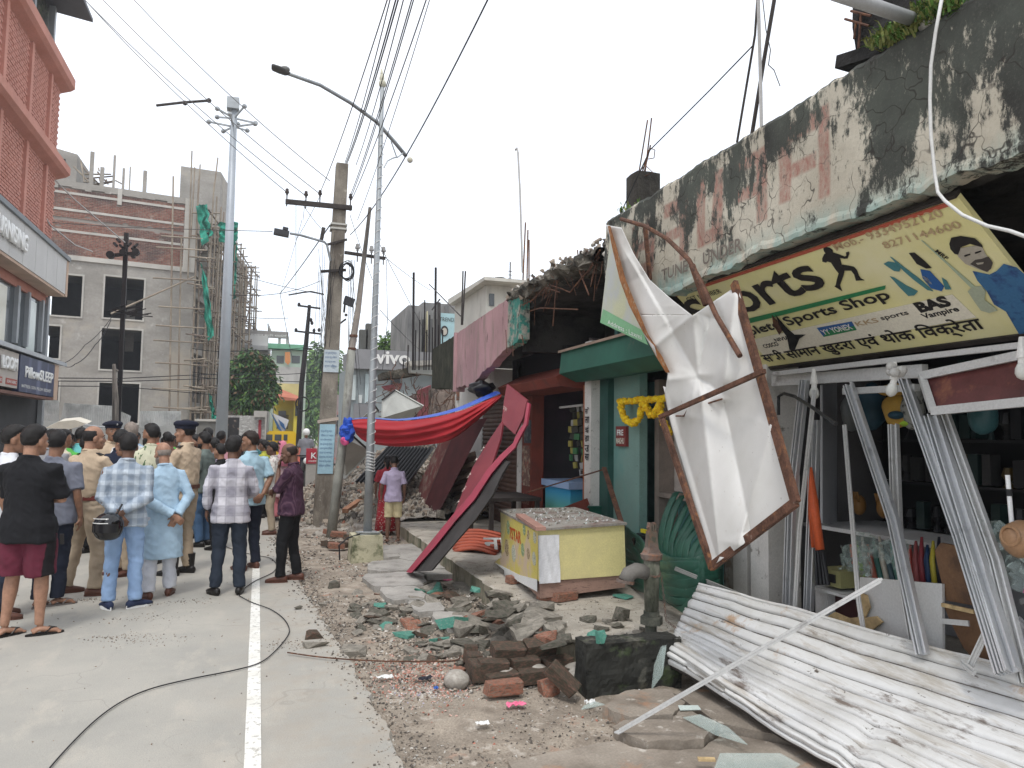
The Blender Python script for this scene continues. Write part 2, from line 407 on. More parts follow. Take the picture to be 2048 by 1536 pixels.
# ================================================================ the damaged row of shops on the right
def parapet_mat():
    g=G('mouldy_parapet');c=g.coord();s=g.sep(c)
    n0=g.noise(c,1.5,6,.6);n1=g.noise(c,4.2,10,.72,(1,1,.42));n2=g.noise(c,20,10,.8,(1,1,.45));n3=g.noise(c,2.2,6,.6,(1,1.2,.7));n4=g.noise(c,60,4,.7)
    cream=g.mix(g.ramp(n0,.35,.65),(.44,.40,.32),(.56,.52,.43))
    cream=g.mix(g.ramp(n4,.5,.75,0,.35),cream,(.26,.23,.19))
    # faded red block letters: bands in Y and Z
    def band(v,a,b,w=.012):
        d1=g.ramp(v,a-w,a+w);d2=g.ramp(v,b-w,b+w,1,0);return g.math('MULTIPLY',d1,d2)
    letters=None
    Y,Z=s[1],s[2]
    RECT=[(3.62,3.72,3.20,3.78),(3.62,4.10,3.66,3.78),(3.98,4.10,3.28,3.78),(3.74,4.02,3.42,3.52),
            (4.22,4.34,3.22,3.74),(4.22,4.62,3.64,3.74),(4.22,4.58,3.42,3.52),(4.74,4.88,3.22,3.76),(4.74,5.10,3.22,3.33),
            (4.98,5.10,3.22,3.76),(5.22,5.36,3.18,3.72),(5.22,5.62,3.60,3.72),(5.22,5.60,3.38,3.48),(5.78,5.92,3.18,3.68),(5.78,6.2,3.18,3.30),(6.08,6.2,3.18,3.68),(5.9,6.1,3.42,3.5)]
    for a,b,z0,z1 in RECT:
        r=g.math('MULTIPLY',band(Y,a,b),band(Z,z0,z1));letters=r if letters is None else g.math('MAXIMUM',letters,r)
    col=g.mix(g.math('MULTIPLY',letters,g.ramp(n2,.38,.62,.95,.25)),cream,(.31,.135,.105))
    # flaking pale green near the soffit
    col=g.mix(g.math('MULTIPLY',g.ramp(Z,3.18,3.0),g.ramp(n1,.42,.58)),col,(.30,.42,.38))
    # mould: grows from the coping down and toward the near end
    th=g.math('ADD',g.ramp(Z,2.95,3.95,-.08,.12),g.ramp(Y,4.0,2.6,-.01,.085))
    m=g.math('ADD',g.math('ADD',g.math('MULTIPLY',n1,.48),g.math('MULTIPLY',n2,.52)),th)
    m=g.math('ADD',m,g.ramp(n3,.35,.65,-.10,.10))
    mask=g.ramp(m,.525,.585)
    mould=g.mix(g.ramp(n0,.4,.62),(.040,.040,.036),(.080,.088,.074))
    mould=g.mix(g.ramp(n4,.55,.8,0,.45),mould,(.2,.19,.16))
    col=g.mix(mask,col,mould)
    # small specks of mould everywhere, cracks
    col=g.mix(g.ramp(n2,.58,.64,0,.8),col,(.05,.05,.045))
    d=g.add('ShaderNodeVectorMath',operation='ADD');nn=g.add('ShaderNodeTexNoise');nn.inputs['Scale'].default_value=5;g.link(c,nn.inputs['Vector'])
    sc=g.add('ShaderNodeVectorMath',operation='SCALE');sc.inputs[3].default_value=.35;g.link(nn.outputs['Color'],sc.inputs[0]);g.link(c,d.inputs[0]);g.link(sc.outputs[0],d.inputs[1])
    v=g.add('ShaderNodeTexVoronoi',feature='DISTANCE_TO_EDGE');v.inputs['Scale'].default_value=2.6;g.link(d.outputs[0],v.inputs['Vector'])
    cr=g.math('MULTIPLY',g.ramp(v.outputs['Distance'],.005,.013,.85,0),g.ramp(n3,.38,.5,0,1))
    col=g.mix(cr,col,(.035,.03,.026))
    g.color(col);g.b.inputs['Roughness'].default_value=.92
    g.bump(n2,.5,.012);g.bump(cr,-.6,.01);g.bump(g.noise(c,45,6,.7),.4,.006)
    return g.m
PAR=parapet_mat()
DARKC=M('shaded_soffit',(.045,.042,.038),.95,var=.4,vs=2,bump=.8,bd=.02,bs=14,layers=[((.012,.012,.012),3,.55,.1)])  # near-black colour carries the shade under the roof slab
PINK=M('weathered_pink_plaster',(.44,.27,.275),.85,var=.15,vs=1.5,bump=.3,layers=[((.30,.22,.20),5,.58,.09,(1,1,.25)),((.07,.06,.055),7,.66,.06,(1,1,.3))])
TEAL=M('teal_plaster',(.05,.23,.185),.8,var=.2,vs=4,bump=.4,layers=[((.35,.33,.28),7,.50,.05),((.05,.05,.045),9,.58,.05)])
OLIVE=M('black_algae_wall',(.035,.036,.022),.95,var=.5,vs=5,bump=.6,bd=.01,layers=[((.08,.075,.05),6,.62,.08,(1,1,.3))])
GREYW=M('dusty_mauve_wall',(.32,.26,.26),.9,var=.15,vs=1.3,bump=.25,layers=[((.18,.15,.14),2,.62,.12)])
MINT=M('mint_wall_paint',(.20,.325,.285),.75,var=.12,vs=2,bump=.2,layers=[((.02,.03,.03),9,.69,.015),((.36,.30,.27),3,.70,.02),((.13,.30,.27),2,.6,.1)])
MINTD=M('deep_mint_wall',(.11,.25,.235),.8,var=.12,vs=2,bump=.2,layers=[((.06,.15,.14),2.5,.6,.1)])
PILW=M('chipped_white_pillar',(.66,.64,.60),.85,var=.12,vs=3,bump=.4,layers=[((.22,.20,.17),8,.64,.04),((.08,.07,.06),5,.70,.03,(1,1,.3))])
RUST=M('rusty_iron',(.12,.06,.04),.8,metal=.3,var=.4,vs=12,fine=.3,bump=.5,co='obj',layers=[((.24,.11,.05),14,.6,.05),((.30,.24,.2),20,.68,.03)])
DARKM=M('dark_iron',(.05,.042,.038),.65,metal=.4,var=.3,vs=8,bump=.3,co='obj')
ROW=thing('damaged_shop_row','single storey shop row with a mouldy broken parapet and open fronts','building',(4,6,0))
def rp(mb,name,mats,smooth=False,fix=True,label=None,parent=None):
    o=mb.build(name,mats,parent or ROW,smooth,fix)
    if label:o['label']=label
    return o
# parapet: irregular coping and chipped lower edge
def ptop(y):return 3.90+.025*noise.noise(Vector((y*2.3,0,1)))+.018*noise.noise(Vector((y*11,0,1)))
def pbot(y):
    b=3.02-.07*max(0,(y-4.0))/1.2 if y<5.3 else 2.93+.22*min(1,max(0,(y-5.5)/1.2))
    return b+.035*noise.noise(Vector((y*3.1,7,1)))+(.02*noise.noise(Vector((y*13,7,1))))
Y0,Y1=.6,6.78
def pw(u,v,side):
    y=Y0+(Y1-Y0)*u
    y+=.09*noise.noise(Vector((v*3,4,2)))*(u>.985)
    z=pbot(y)+(ptop(y)-pbot(y))*v
    x=3.2+.012*fbm(y,z,2,3,3)+(.0 if v<.97 else.02)+(-.01 if v<.04 else 0)
    return(x+side*.16,y,z)
mb=MB();mb.grid(lambda u,v:pw(u,v,0),240,30)
nv=len(mb.V);mb.grid(lambda u,v:pw(u,v,1),240,30)
W_=241
for i in range(240):
    mb.F.append((i,i+1,nv+i+1,nv+i));mb.I.append(0)
    a=30*W_+i;mb.F.append((a,nv+a,nv+a+1,a+1));mb.I.append(0)
for j in range(30):
    a=j*W_;mb.F.append((a,nv+a,nv+a+W_,a+W_));mb.I.append(0);a+=240;mb.F.append((a,a+W_,nv+a+W_,nv+a));mb.I.append(0)
rp(mb,'parapet',PAR,smooth=False)
# roof slab behind and the torn concrete edge under it
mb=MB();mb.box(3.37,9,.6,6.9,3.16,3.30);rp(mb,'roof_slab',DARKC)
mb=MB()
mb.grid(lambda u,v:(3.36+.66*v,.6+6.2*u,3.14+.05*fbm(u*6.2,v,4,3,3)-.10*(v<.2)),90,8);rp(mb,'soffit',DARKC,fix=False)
# pink parapet further along with a teal strip, then a stained black wall
def pk(name,mat_,ya,yb,zt,zb,jag,x=3.2,th=.14,nseg=26):
    mb=MB();f=[];
    for i in range(nseg+1):
        t=i/nseg;y=ya+(yb-ya)*t
        f.append((y,zt(t)+.02*noise.noise(Vector((y*7,2,3))),zb(t)+jag*noise.noise(Vector((y*4.5,5,3)))+jag*.5*noise.noise(Vector((y*14,5,3)))))
    for(a,t0,b0),(c,t1,b1)in zip(f,f[1:]):
        mb.hexa([(x,a,b0),(x+th,a,b0),(x+th,c,b1),(x,c,b1),(x,a,t0),(x+th,a,t0),(x+th,c,t1),(x,c,t1)])
    return rp(mb,name,mat_)
pk('parapet',PINK,9.95,12.9,lambda t:3.66-.12*t,lambda t:2.98-.42*min(1,t*1.6),.07)
pk('parapet',TEAL,9.42,9.95,lambda t:3.64+.02*t,lambda t:3.0-.05*t,.06,x=3.195)
pk('parapet',PINK,12.9,12.98,lambda t:3.55,lambda t:2.5,.0,x=3.16,th=.2,nseg=2)
pk('parapet',OLIVE,12.98,14.95,lambda t:3.52-.05*t,lambda t:2.55+.12*t,.05)
# ragged broken roof over the gap: a rubble lip and dark hollow
mb=MB()
LA,LB_=P(1212,505,X=3.3),P(1030,592,X=3.3)
def lip(u,v):
    q=LB_.lerp(LA,u);a=v*2*PI;r=.10+.06*fbm(q.y,v*3,1,5,3)
    return(3.32+r*1.6*math.cos(a)+.06*noise.noise(Vector((q.y*3,0,0))),q.y,q.z-.03+r*math.sin(a)+.05*noise.noise(Vector((q.y*5,3,0))))
mb.grid(lip,60,14);rp(mb,'broken_beam',M('crumbled_concrete',(.14,.125,.10),.95,var=.5,vs=6,fine=.4,fs=40,bump=1,bd=.03,bs=22,layers=[((.03,.028,.022),5,.52,.1),((.40,.36,.3),14,.66,.04)]),fix=False)
mb=MB()
mb.hexa([(3.35,6.75,3.58),(8.9,6.75,3.58),(8.9,9.9,3.42),(3.35,9.9,3.42),(3.35,6.75,3.72),(8.9,6.75,3.72),(8.9,9.9,3.56),(3.35,9.9,3.56)]);mb.box(4.6,4.75,6.3,9.9,2.45,3.5);mb.box(3.4,4.7,9.75,9.9,2.9,3.5)  # slab and walls behind the gap coloured dark for its shaded interior
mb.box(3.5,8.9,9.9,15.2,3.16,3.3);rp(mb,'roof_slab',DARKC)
mb=MB()   # the tilted inner wall seen in the gap
a=[P(1042,618,X=4.35),P(1212,690,X=4.35),P(1212,760,X=4.35),P(1042,790,X=4.35)]
th=Vector((.15,0,0));mb.hexa([a[3],a[3]+th,a[2]+th,a[2],a[0],a[0]+th,a[1]+th,a[1]]);rp(mb,'inner_wall',GREYW)
mb=MB()   # white broken pilaster and black box painted as a shaded opening under the pink parapet
mb.box(3.62,3.95,12.0,12.9,2.4,2.85);mb.box(3.5,3.62,12.2,12.7,2.45,2.7);rp(mb,'pilaster',PILW)
mb=MB();mb.box(3.95,4.5,9.6,12.0,2.45,3.0);rp(mb,'loft_shade',BLACK)
# walls, floor and rear of the shops
mb=MB();mb.box(4.0,9.2,.5,16,-.2,.19);rp(mb,'floor',PLAT)
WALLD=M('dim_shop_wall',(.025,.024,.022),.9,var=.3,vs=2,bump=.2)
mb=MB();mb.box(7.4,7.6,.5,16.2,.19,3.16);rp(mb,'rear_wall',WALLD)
mb=MB();mb.box(4.2,7.4,5.46,5.58,.19,3.16);rp(mb,'partition',M('grey_shop_wall',(.10,.095,.095),.85,var=.15))
mb=MB();mb.box(4.25,7.4,8.62,8.72,.19,3.16);rp(mb,'partition',MINTD)
mb=MB();mb.box(4.2,7.4,.5,.65,.19,3.16);rp(mb,'partition',WALLD)
mb=MB();mb.box(4.2,7.4,11.6,11.7,.19,3.16);rp(mb,'partition',M('violet_shop_wall',(.16,.10,.14),.85,var=.15,layers=[((.10,.09,.10),.8,.5,.1)]))
# pillars
for(y0,y1,x0,m_,lab)in[(5.28,5.52,3.98,PILW,None),(5.60,5.80,4.0,PILW,None),(5.80,6.02,4.05,M('brown_stained_pillar',(.44,.41,.36),.9,var=.2,bump=.5,layers=[((.10,.09,.08),5,.58,.06,(1,1,.4)),((.30,.24,.18),8,.55,.06)]),'stained brown pillar face'),(8.66,8.86,3.9,PILW,'white pillar with black writing'),(11.5,11.7,3.95,PILW,None),(14.0,15.9,4.0,WHITEP,'white plastered wall bay')]:
    mb=MB();mb.box(x0,4.3,y0,y1,.16,2.95)
    rp(mb,'pillar',m_,label=lab)
mb=MB();mb.box(4.02,4.3,8.42,8.66,.16,2.7);rp(mb,'pillar',M('green_door_post',(.03,.09,.075),.6,var=.2),label='dark green iron door post')
# writing on the white pillar (down its face toward the road)
INK=M('black_sign_paint',(.03,.03,.035),.7,var=.05,bump=0)
for k,(s_,zz)in enumerate([('सि',2.02),('ला',1.90),('ई',1.78),('हा',1.66),('उ',1.54),('स',1.43)]):
    text('lettering',s_,ROW,INK,(3.895,8.83,zz),(0,-1,0),(0,0,1),.085,.13,bold=.02,off=.004)
SPAINT=M('faded_dark_paint',(.18,.155,.13),.9,bump=0)
for t_,y_,w_ in(('UNDER',4.98,.5),('TUNE',5.62,.42)):text('lettering',t_,ROW,SPAINT,(3.185,y_,3.06+.0*y_),(0,-1,0),(0,0,1),.10,w_,bold=.02,off=.006)
# ================================================================ signs, banner and shop fronts
class Plane:
    def __init__(s,o,ux,uy):
        s.o=Vector(o);s.ux=Vector(ux).normalized();s.uy=Vector(uy).normalized();s.n=s.ux.cross(s.uy).normalized()
    def uv(s,px,py):
        d=P(px,py,D=1)-Vector((0,0,CAMZ));c=Vector((0,0,CAMZ));t=(s.o-c).dot(s.n)/d.dot(s.n);q=c+d*t-s.o
        return q.dot(s.ux),q.dot(s.uy)
    def pt(s,u,v,w=0.):return s.o+s.ux*u+s.uy*v+s.n*w
    def flat(s,name,pxs,mat_,parent,off=.003,px=True,th=.0015):
        mb=MB();q=[s.uv(*a)for a in pxs]if px else pxs
        mb.prism(q,lambda a,b,w:s.pt(a,b,off+w),th);return mb.build(name,mat_,parent,fix=True)
    def text(s,name,t,a,b,hpx,mat_,parent,off=.005,bold=0.,shear=0.):
        """a, b: pixels of the lower left and lower right ends; hpx: pixel of the top of the first letter"""
        ua,ub,uh=s.uv(*a),s.uv(*b),s.uv(*hpx)
        d=Vector((ub[0]-ua[0],ub[1]-ua[1]));L=d.length;d.normalize();n=Vector((-d.y,d.x));h=(Vector(uh)-Vector(ua)).dot(n)
        X_=s.ux*d.x+s.uy*d.y;Y_=s.ux*n.x+s.uy*n.y
        return text(name,t,parent,mat_,s.pt(*ua),X_,Y_,abs(h),L,bold,off=off,shear=shear)
def flatm(name,col,rough=.6,**k):return M(name,col,rough,var=k.pop('var',.06),bump=k.pop('bump',.05),**k)
YEL=M('yellow_flex_print',(.80,.75,.37),.5,var=.08,vs=1.5,fine=.02,bump=.08,bs=12,layers=[((.82,.78,.50),1.3,.55,.12),((.33,.30,.16),9,.73,.03)])
CREAM=flatm('cream_flex_print',(.80,.76,.64));BLK=flatm('black_print',(.02,.018,.018));GRN=flatm('green_print',(.03,.23,.09));REDP=flatm('red_print',(.45,.10,.06))
PALER=flatm('faded_red_print',(.50,.37,.22));BLUEP=flatm('blue_print',(.03,.12,.35));WHT=flatm('white_print',(.75,.75,.73));TEALP=flatm('teal_print',(.07,.22,.25))
SKINP=flatm('grey_face_print',(.42,.39,.33));JERS=flatm('blue_jersey_print',(.05,.16,.33),layers=[((.03,.07,.2),8,.55,.05)])
SG=thing('shop_signboard','long yellow sports shop signboard with a running figure tilted under the mouldy parapet','signboard',(4.0,4.2,2.3))
bo,bu,bv=(4.0,5.62,2.335),(0,-1,0),(-.70,0,.63)
SP=Plane(bo,bu,bv);H_=math.hypot(.70,.63);L_=2.78
mb=MB();mb.prism([(0,0),(L_,0),(L_,H_),(0,H_)],lambda a,b,w:SP.pt(a,b,-w-.001),.03);mb.build('panel',YEL,SG,fix=True)
mb=MB()
for q in([(0,-.035),(L_,-.035),(L_,0),(0,0)],[(0,H_),(L_,H_),(L_,H_+.02),(0,H_+.02)]):
    mb.prism(q,lambda a,b,w:SP.pt(a,b,.012-w),.05)
mb.build('frame',DARKM,SG,fix=True)
SP.flat('border',[(0,H_-.035),(L_-.06,H_-.035),(L_-.06,H_-.008),(0,H_-.008)],REDP,SG,px=False)
# Sports
ua=SP.uv(1503,645);ub=SP.uv(1658,596);uh=SP.uv(1625,527)
d0=Vector(ub)-Vector(ua);full=d0.length/.60
sta=Vector(ub)-d0.normalized()*full
nrm=Vector((-d0.normalized().y,d0.normalized().x));hh=.21
XX=SP.ux*d0.normalized().x+SP.uy*d0.normalized().y;YY=SP.ux*nrm.x+SP.uy*nrm.y
text('lettering','Sports',SG,BLK,SP.pt(sta.x,sta.y)-YY*.0,XX,YY,.40,full*1.06,bold=.018,off=.005)
SP.flat('printed_rule',[(1480,651),(1770,578),(1772,570),(1480,641)],GRN,SG)
SP.text('lettering','Complete Sports Shop',(1450,690),(1790,602),(1446,668),BLK,SG,bold=.02)
SP.text('lettering','Mob.- 9334952120',(1674,501),(1890,431),(1668,486),PALER,SG,bold=.01)
SP.text('lettering','8271144600',(1772,497),(1926,454),(1766,483),PALER,SG,bold=.01)
SP.flat('printed_band',[(1500,668+12),(1905,596-8),(1953,634),(1530,713)],CREAM,SG,off=.002)
SP.flat('printed_box',[(1634,655),(1704,642),(1714,659),(1648,673)],BLUEP,SG)
SP.flat('printed_box',[(1652,661),(1709,651),(1714,659),(1648,673)],GRN,SG,off=.0035)
SP.text('lettering','YY',(1649,669),(1664,666),(1643,659),WHT,SG,off=.006,bold=.02)
SP.text('lettering','YONEX',(1667,665),(1708,657),(1662,654),WHT,SG,off=.006,bold=.03)
SP.text('lettering','COSCO',(1531,696),(1560,690),(1528,688),BLK,SG,bold=.03)
SP.text('lettering','NIVIA',(1553,683),(1582,677),(1550,676),BLK,SG,bold=.03)
SP.text('lettering','KKS',(1716,652),(1760,643),(1712,643),PALER,SG,bold=.02)
SP.text('lettering','sports',(1767,642),(1822,630),(1763,632),BLK,SG,bold=.02)
SP.text('lettering','BAS',(1843,625),(1907,610),(1830,604),BLK,SG,bold=.06)
SP.text('lettering','Vampire',(1852,640),(1924,624),(1846,626),BLK,SG,bold=.03)
SP.text('lettering','GST NUMBER',(1378,603),(1445,585),(1376,594),BLK,SG)
SP.text('lettering','के सभी सामान खुदरा एवं थोक िवक्रेता',(1514,733),(1980,664),(1508,706),BLK,SG,bold=.022)
run=[(366,572),(375,562),(395,560),(425,568),(445,585),(446,605),(500,622),(545,640),(560,632),(556,605),(580,598),(585,612),(570,655),(545,658),(505,650),(520,708),(560,712),(620,725),(645,750),(665,800),(680,822),(712,838),(640,842),(625,790),(600,757),(545,757),(535,800),(520,840),(505,880),(525,930),(460,890),(470,880),(480,830),(495,780),(470,750),(430,690),(400,680),(390,690),(358,682),(357,655),(372,620),(385,612),(372,595)]
SP.flat('running_figure',[(1560+a*488/2048*1.0,360+b*488/2048)for a,b in run],BLK,SG)
def zz(l):return[(1560+a*.2383,360+b*.2383)for a,b in l]
for nm,pl,mt in[('printed_helmet',[(872,700),(910,680),(970,690),(1015,735),(1005,765),(960,760),(900,720)],TEALP),('printed_bat',[(925,640),(940,645),(1060,740),(1180,830),(1290,930),(1240,920),(1120,830),(1040,760)],TEALP),
                   ('printed_pad',[(1085,610),(1130,605),(1220,680),(1275,735),(1230,740),(1150,700)],BLK),('printed_pad',[(925,805),(960,815),(1060,880),(1160,930),(1130,965),(1080,970),(1000,890)],TEALP),
                   ('printed_pad',[(1180,745),(1260,760),(1380,890),(1360,930),(1270,905),(1200,820)],BLUEP),('printed_glove',[(1200,800),(1240,815),(1280,870),(1240,870)],WHT),('printed_glove',[(1360,815),(1400,840),(1440,915),(1390,915)],TEALP)]:
    SP.flat(nm,zz(pl),mt,SG)
SP.flat('printed_bat',zz([(1185,500),(1200,505),(1640,890),(1610,905),(1400,700)]),flatm('pale_teal_print',(.40,.48,.36)),SG)
SP.text('lettering','MRF',(1870,502),(1893,519),(1875,497),BLK,SG,bold=.03)
for nm,pl,mt,of in[('printed_face',[(1480,600),(1500,570),(1690,540),(1730,620),(1780,690),(1750,770),(1680,750),(1560,700),(1500,640)],SKINP,.003),('printed_hair',[(1425,530),(1440,480),(1520,465),(1640,485),(1700,540),(1705,560),(1600,530),(1520,560),(1500,620),(1470,615),(1435,575)],BLK,.0045),
                       ('printed_beard',[(1600,700),(1640,665),(1700,655),(1740,640),(1755,640),(1790,690),(1775,740),(1740,765),(1690,745),(1640,720)],flatm('charcoal_print',(.07,.06,.055)),.0045),('printed_jersey',[(1620,760),(1760,790),(1820,760),(1880,700),(1990,730),(2048,780),(2180,900),(2300,1300),(2010,1290),(1900,1100),(1800,1040),(1740,930),(1660,840)],JERS,.0035),
                       ('printed_glove',[(1580,930),(1620,890),(1700,885),(1730,930),(1720,1000),(1800,1060),(1830,1090),(1760,1110),(1690,1090),(1640,1020)],flatm('sage_print',(.42,.47,.36)),.005),('printed_brow',[(1640,600),(1690,585),(1695,595),(1645,612)],BLK,.006),('printed_brow',[(1550,625),(1600,612),(1602,622),(1555,638)],BLK,.006),('printed_mouth',[(1650,690),(1715,682),(1710,696),(1665,704)],SKINP,.006)]:
    SP.flat(nm,zz(pl),mt,SG,off=of)
SP.flat('tear',[(1552,628),(1562,640),(1575,655),(1590,668),(1612,668),(1600,676),(1590,700),(1580,698),(1575,672),(1562,655)],BLACK,SG,off=.007)
SP.flat('torn_flap',[(1545,628),(1556,640),(1566,660),(1560,668),(1548,648)],RUST,SG,off=.009)
# --- hanging white banner on its rusty frame
BN=thing('hanging_banner','torn white flex banner hanging from a bent rusty frame off the parapet','banner',(2.9,5.2,.8))
g=G('white_flex_cloth');c=g.coord();nn=g.noise(c,2,5,.6)
cc=g.mix(g.ramp(nn,.4,.7),(.60,.59,.565),(.52,.51,.475));s_=g.sep(c)
cc=g.mix(g.math('MULTIPLY',g.ramp(g.noise(c,7,8,.75),.60,.68,0,.5),g.ramp(s_[2],2.2,1.0,.1,1)),cc,(.42,.38,.30));cc=g.mix(g.ramp(g.noise(c,40,3),.70,.74,0,.7),cc,(.2,.15,.12))
g.color(cc);g.b.inputs['Roughness'].default_value=.45;g.b.inputs['Specular IOR Level'].default_value=.4
g.bump(g.noise(c,9,4,.5,(1,1,.5)),.25,.01);FLEX=g.m
def bx_(py):return 3.10-.34*min(1,max(0,(py-470)/660))
rows=[((1213,450),(1243,455)),((1226,500),(1268,508)),((1240,545),(1300,560)),((1256,590),(1345,600)),((1272,630),(1385,631))]
rows2=[((1272,630),(1385,631),(1476,571)),((1290,672),(1400,650),(1492,640)),((1312,710),(1420,680),(1510,700)),((1336,748),(1430,745),(1524,752)),((1330,790),(1440,800),(1535,800)),((1340,840),(1452,860),(1550,860)),((1356,900),(1466,920),(1566,930)),((1375,965),(1480,970),(1586,1000)),((1392,1020),(1470,1040),(1545,1040)),((1410,1080),(1450,1090),(1488,1088)),((1423,1128),(1425,1130),(1428,1130))]
def lerp(a,b,t):return(a[0]+(b[0]-a[0])*t,a[1]+(b[1]-a[1])*t)
def rowpt(R_,v,u):
    f=v*(len(R_)-1);i=min(int(f),len(R_)-2);t=f-i
    A=[lerp(a,b,t)for a,b in zip(R_[i],R_[i+1])]
    if len(A)==2:return lerp(A[0],A[1],u)
    return lerp(A[0],A[1],u*2)if u<.5 else lerp(A[1],A[2],u*2-1)
def crease(px,py):
    o_=0
    for(ax,ay,bx,by,amp,w)in[(1385,632,1440,1120,.06,26),(1290,560,1400,760,-.05,22),(1385,632,1300,700,.05,20),(1470,600,1446,790,.05,16),(1446,790,1500,1050,-.045,24),(1392,752,1380,830,.05,16),(1420,640,1392,752,-.05,18),(1350,830,1430,1100,-.04,20),(1540,860,1480,1080,.045,22),(1330,760,1395,752,.03,14),(1395,752,1430,775,-.03,12),(1260,520,1330,640,.04,18)]:
        dx,dy=bx-ax,by-ay;L2=dx*dx+dy*dy;t=max(-.05,min(1.05,((px-ax)*dx+(py-ay)*dy)/L2))
        ds=((px-ax)*dy-(py-ay)*dx)/math.sqrt(L2);e=abs(((px-ax)*dx+(py-ay)*dy)/L2-t)*math.sqrt(L2)
        o_+=amp*math.exp(-abs(ds)/w)*math.exp(-e/15)
    return o_+.03*noise.noise(Vector((px*.012,py*.006,1)))
def clo(R_):return lambda u,v:(lambda q:P(q[0],q[1],X=bx_(q[1])-.045-crease(*q)))(rowpt(R_,v,u))
mb=MB();mb.grid(clo(rows),24,50);mb.grid(clo(rows2),70,130)
bm=bmesh.new();me=mesh('cloth',mb.V,mb.F,FLEX,smooth=True);bm.from_mesh(me);bmesh.ops.remove_doubles(bm,verts=bm.verts,dist=.004);bm.to_mesh(me);bm.free()
me.polygons.foreach_set('use_smooth',[True]*len(me.polygons));o=link('cloth',me,BN);md=o.modifiers.new('t','SOLIDIFY');md.thickness=.003
def pb(mb,a,b,w,h=None,**k):
    return mb.bar(P(a[0],a[1],X=a[2]),P(b[0],b[1],X=b[2]),w,h,**k)
mb=MB()
fr=lambda px,py,o_=0:(px,py,bx_(py)+o_)
for a,b,nm,w in[((1468,566),(1592,1006),'frame_bar',.055),((1592,1004),(1422,1134),'frame_bar',.05),((1322,832),(1424,1136),'frame_bar',.04),((1320,834),(1528,742),'cross_bar',.028)]:
    mb=MB();pb(mb,fr(*a,-.06 if nm=='frame_bar' else-.17),fr(*b,-.06 if nm=='frame_bar' else-.15),w,.03,up=(1,0,0));mb.build(nm,RUST,BN,fix=True)
mb=MB();mb.tube([P(x,y,X=xx)for x,y,xx in[(1242,438,3.1),(1290,452,3.05),(1335,478,3.0),(1378,520,2.95),(1405,570,2.92),(1432,630,2.9),(1480,712,2.86)]],.018,8);mb.build('bent_pipe',RUST,BN)
mb=MB();pb(mb,(1290,455,3.12),(1300,560,3.12),.03);mb.build('brace',RUST,BN);mb=MB();pb(mb,(1384,530,3.14),(1412,610,3.14),.035);mb.build('brace',RUST,BN)
# rusted torn edge and the printed side showing at the left
FP=[(1222,462),(1242,545),(1262,600),(1280,650),(1292,684),(1201,642)]
mb=MB();mb.poly([P(x,y,X=3.13)for x,y in FP]+[P(x,y,X=3.14)for x,y in FP],[(0,1,2,3,4,5),(11,10,9,8,7,6)]+[(i,(i+1)%6,(i+1)%6+6,i+6)for i in range(6)]);mb.build('printed_face',flatm('pale_yellow_print',(.55,.56,.38),layers=[((.5,.52,.5),2.2,.5,.1)]),BN)
GP=[(1204,622),(1288,664),(1332,740),(1322,742),(1292,690),(1200,645)]
mb=MB();mb.poly([P(x,y,X=3.125)for x,y in[(1206,618),(1284,660),(1296,690),(1200,645)]],[(0,1,2,3)]);mb.build('printed_strip',flatm('soft_green_print',(.22,.45,.25)),BN)
LP=Plane(P(1200,645,X=3.12),(P(1290,688,X=3.12)-P(1200,645,X=3.12)),(0,0,1));LP.uy=(LP.n.cross(LP.ux))if False else LP.uy
text('lettering','Address : Laxmi',BN,WHT,P(1216,648,X=3.117),LP.ux,LP.uy,.045,(P(1284,678,X=3.12)-P(1216,648,X=3.12)).length,off=.004)
mb=MB();pts=[(1217,452),(1228,500),(1243,560),(1262,610),(1290,668),(1315,712),(1334,745)]
for k in range(len(pts)-1):
    a,b=pts[k],pts[k+1];w0=[4,7,9,10,6,9,6][k];w1=[4,7,9,10,6,9,6][k+1]
    mb.poly([P(a[0]-w0*.4,a[1],X=bx_(a[1])-.06),P(a[0]+w0,a[1],X=bx_(a[1])-.11),P(b[0]+w1,b[1],X=bx_(b[1])-.11),P(b[0]-w1*.4,b[1],X=bx_(b[1])-.06)],[(0,1,2,3)])
mb.build('rusted_edge',M('orange_rust',(.36,.15,.05),.9,var=.3,vs=14,bump=.6,layers=[((.5,.4,.28),20,.6,.05),((.14,.05,.03),12,.62,.05)]),BN)
mb=MB();mb.hexa([P(x,y,X=xx)for x,y,xx in[(1378,965,2.84),(1384,965,2.84),(1384,965,2.86),(1378,965,2.86),(1326,772,2.94),(1336,776,2.94),(1336,776,2.97),(1326,772,2.97)]]);mb.build('loose_batten',WHITEP,BN,fix=True)
mb=MB();mb.tube([P(x,y,X=2.85)for x,y in[(1352,832),(1368,832),(1376,818),(1405,810),(1428,803),(1444,798)]],.006,6);mb.build('loose_wire',RUST,BN)

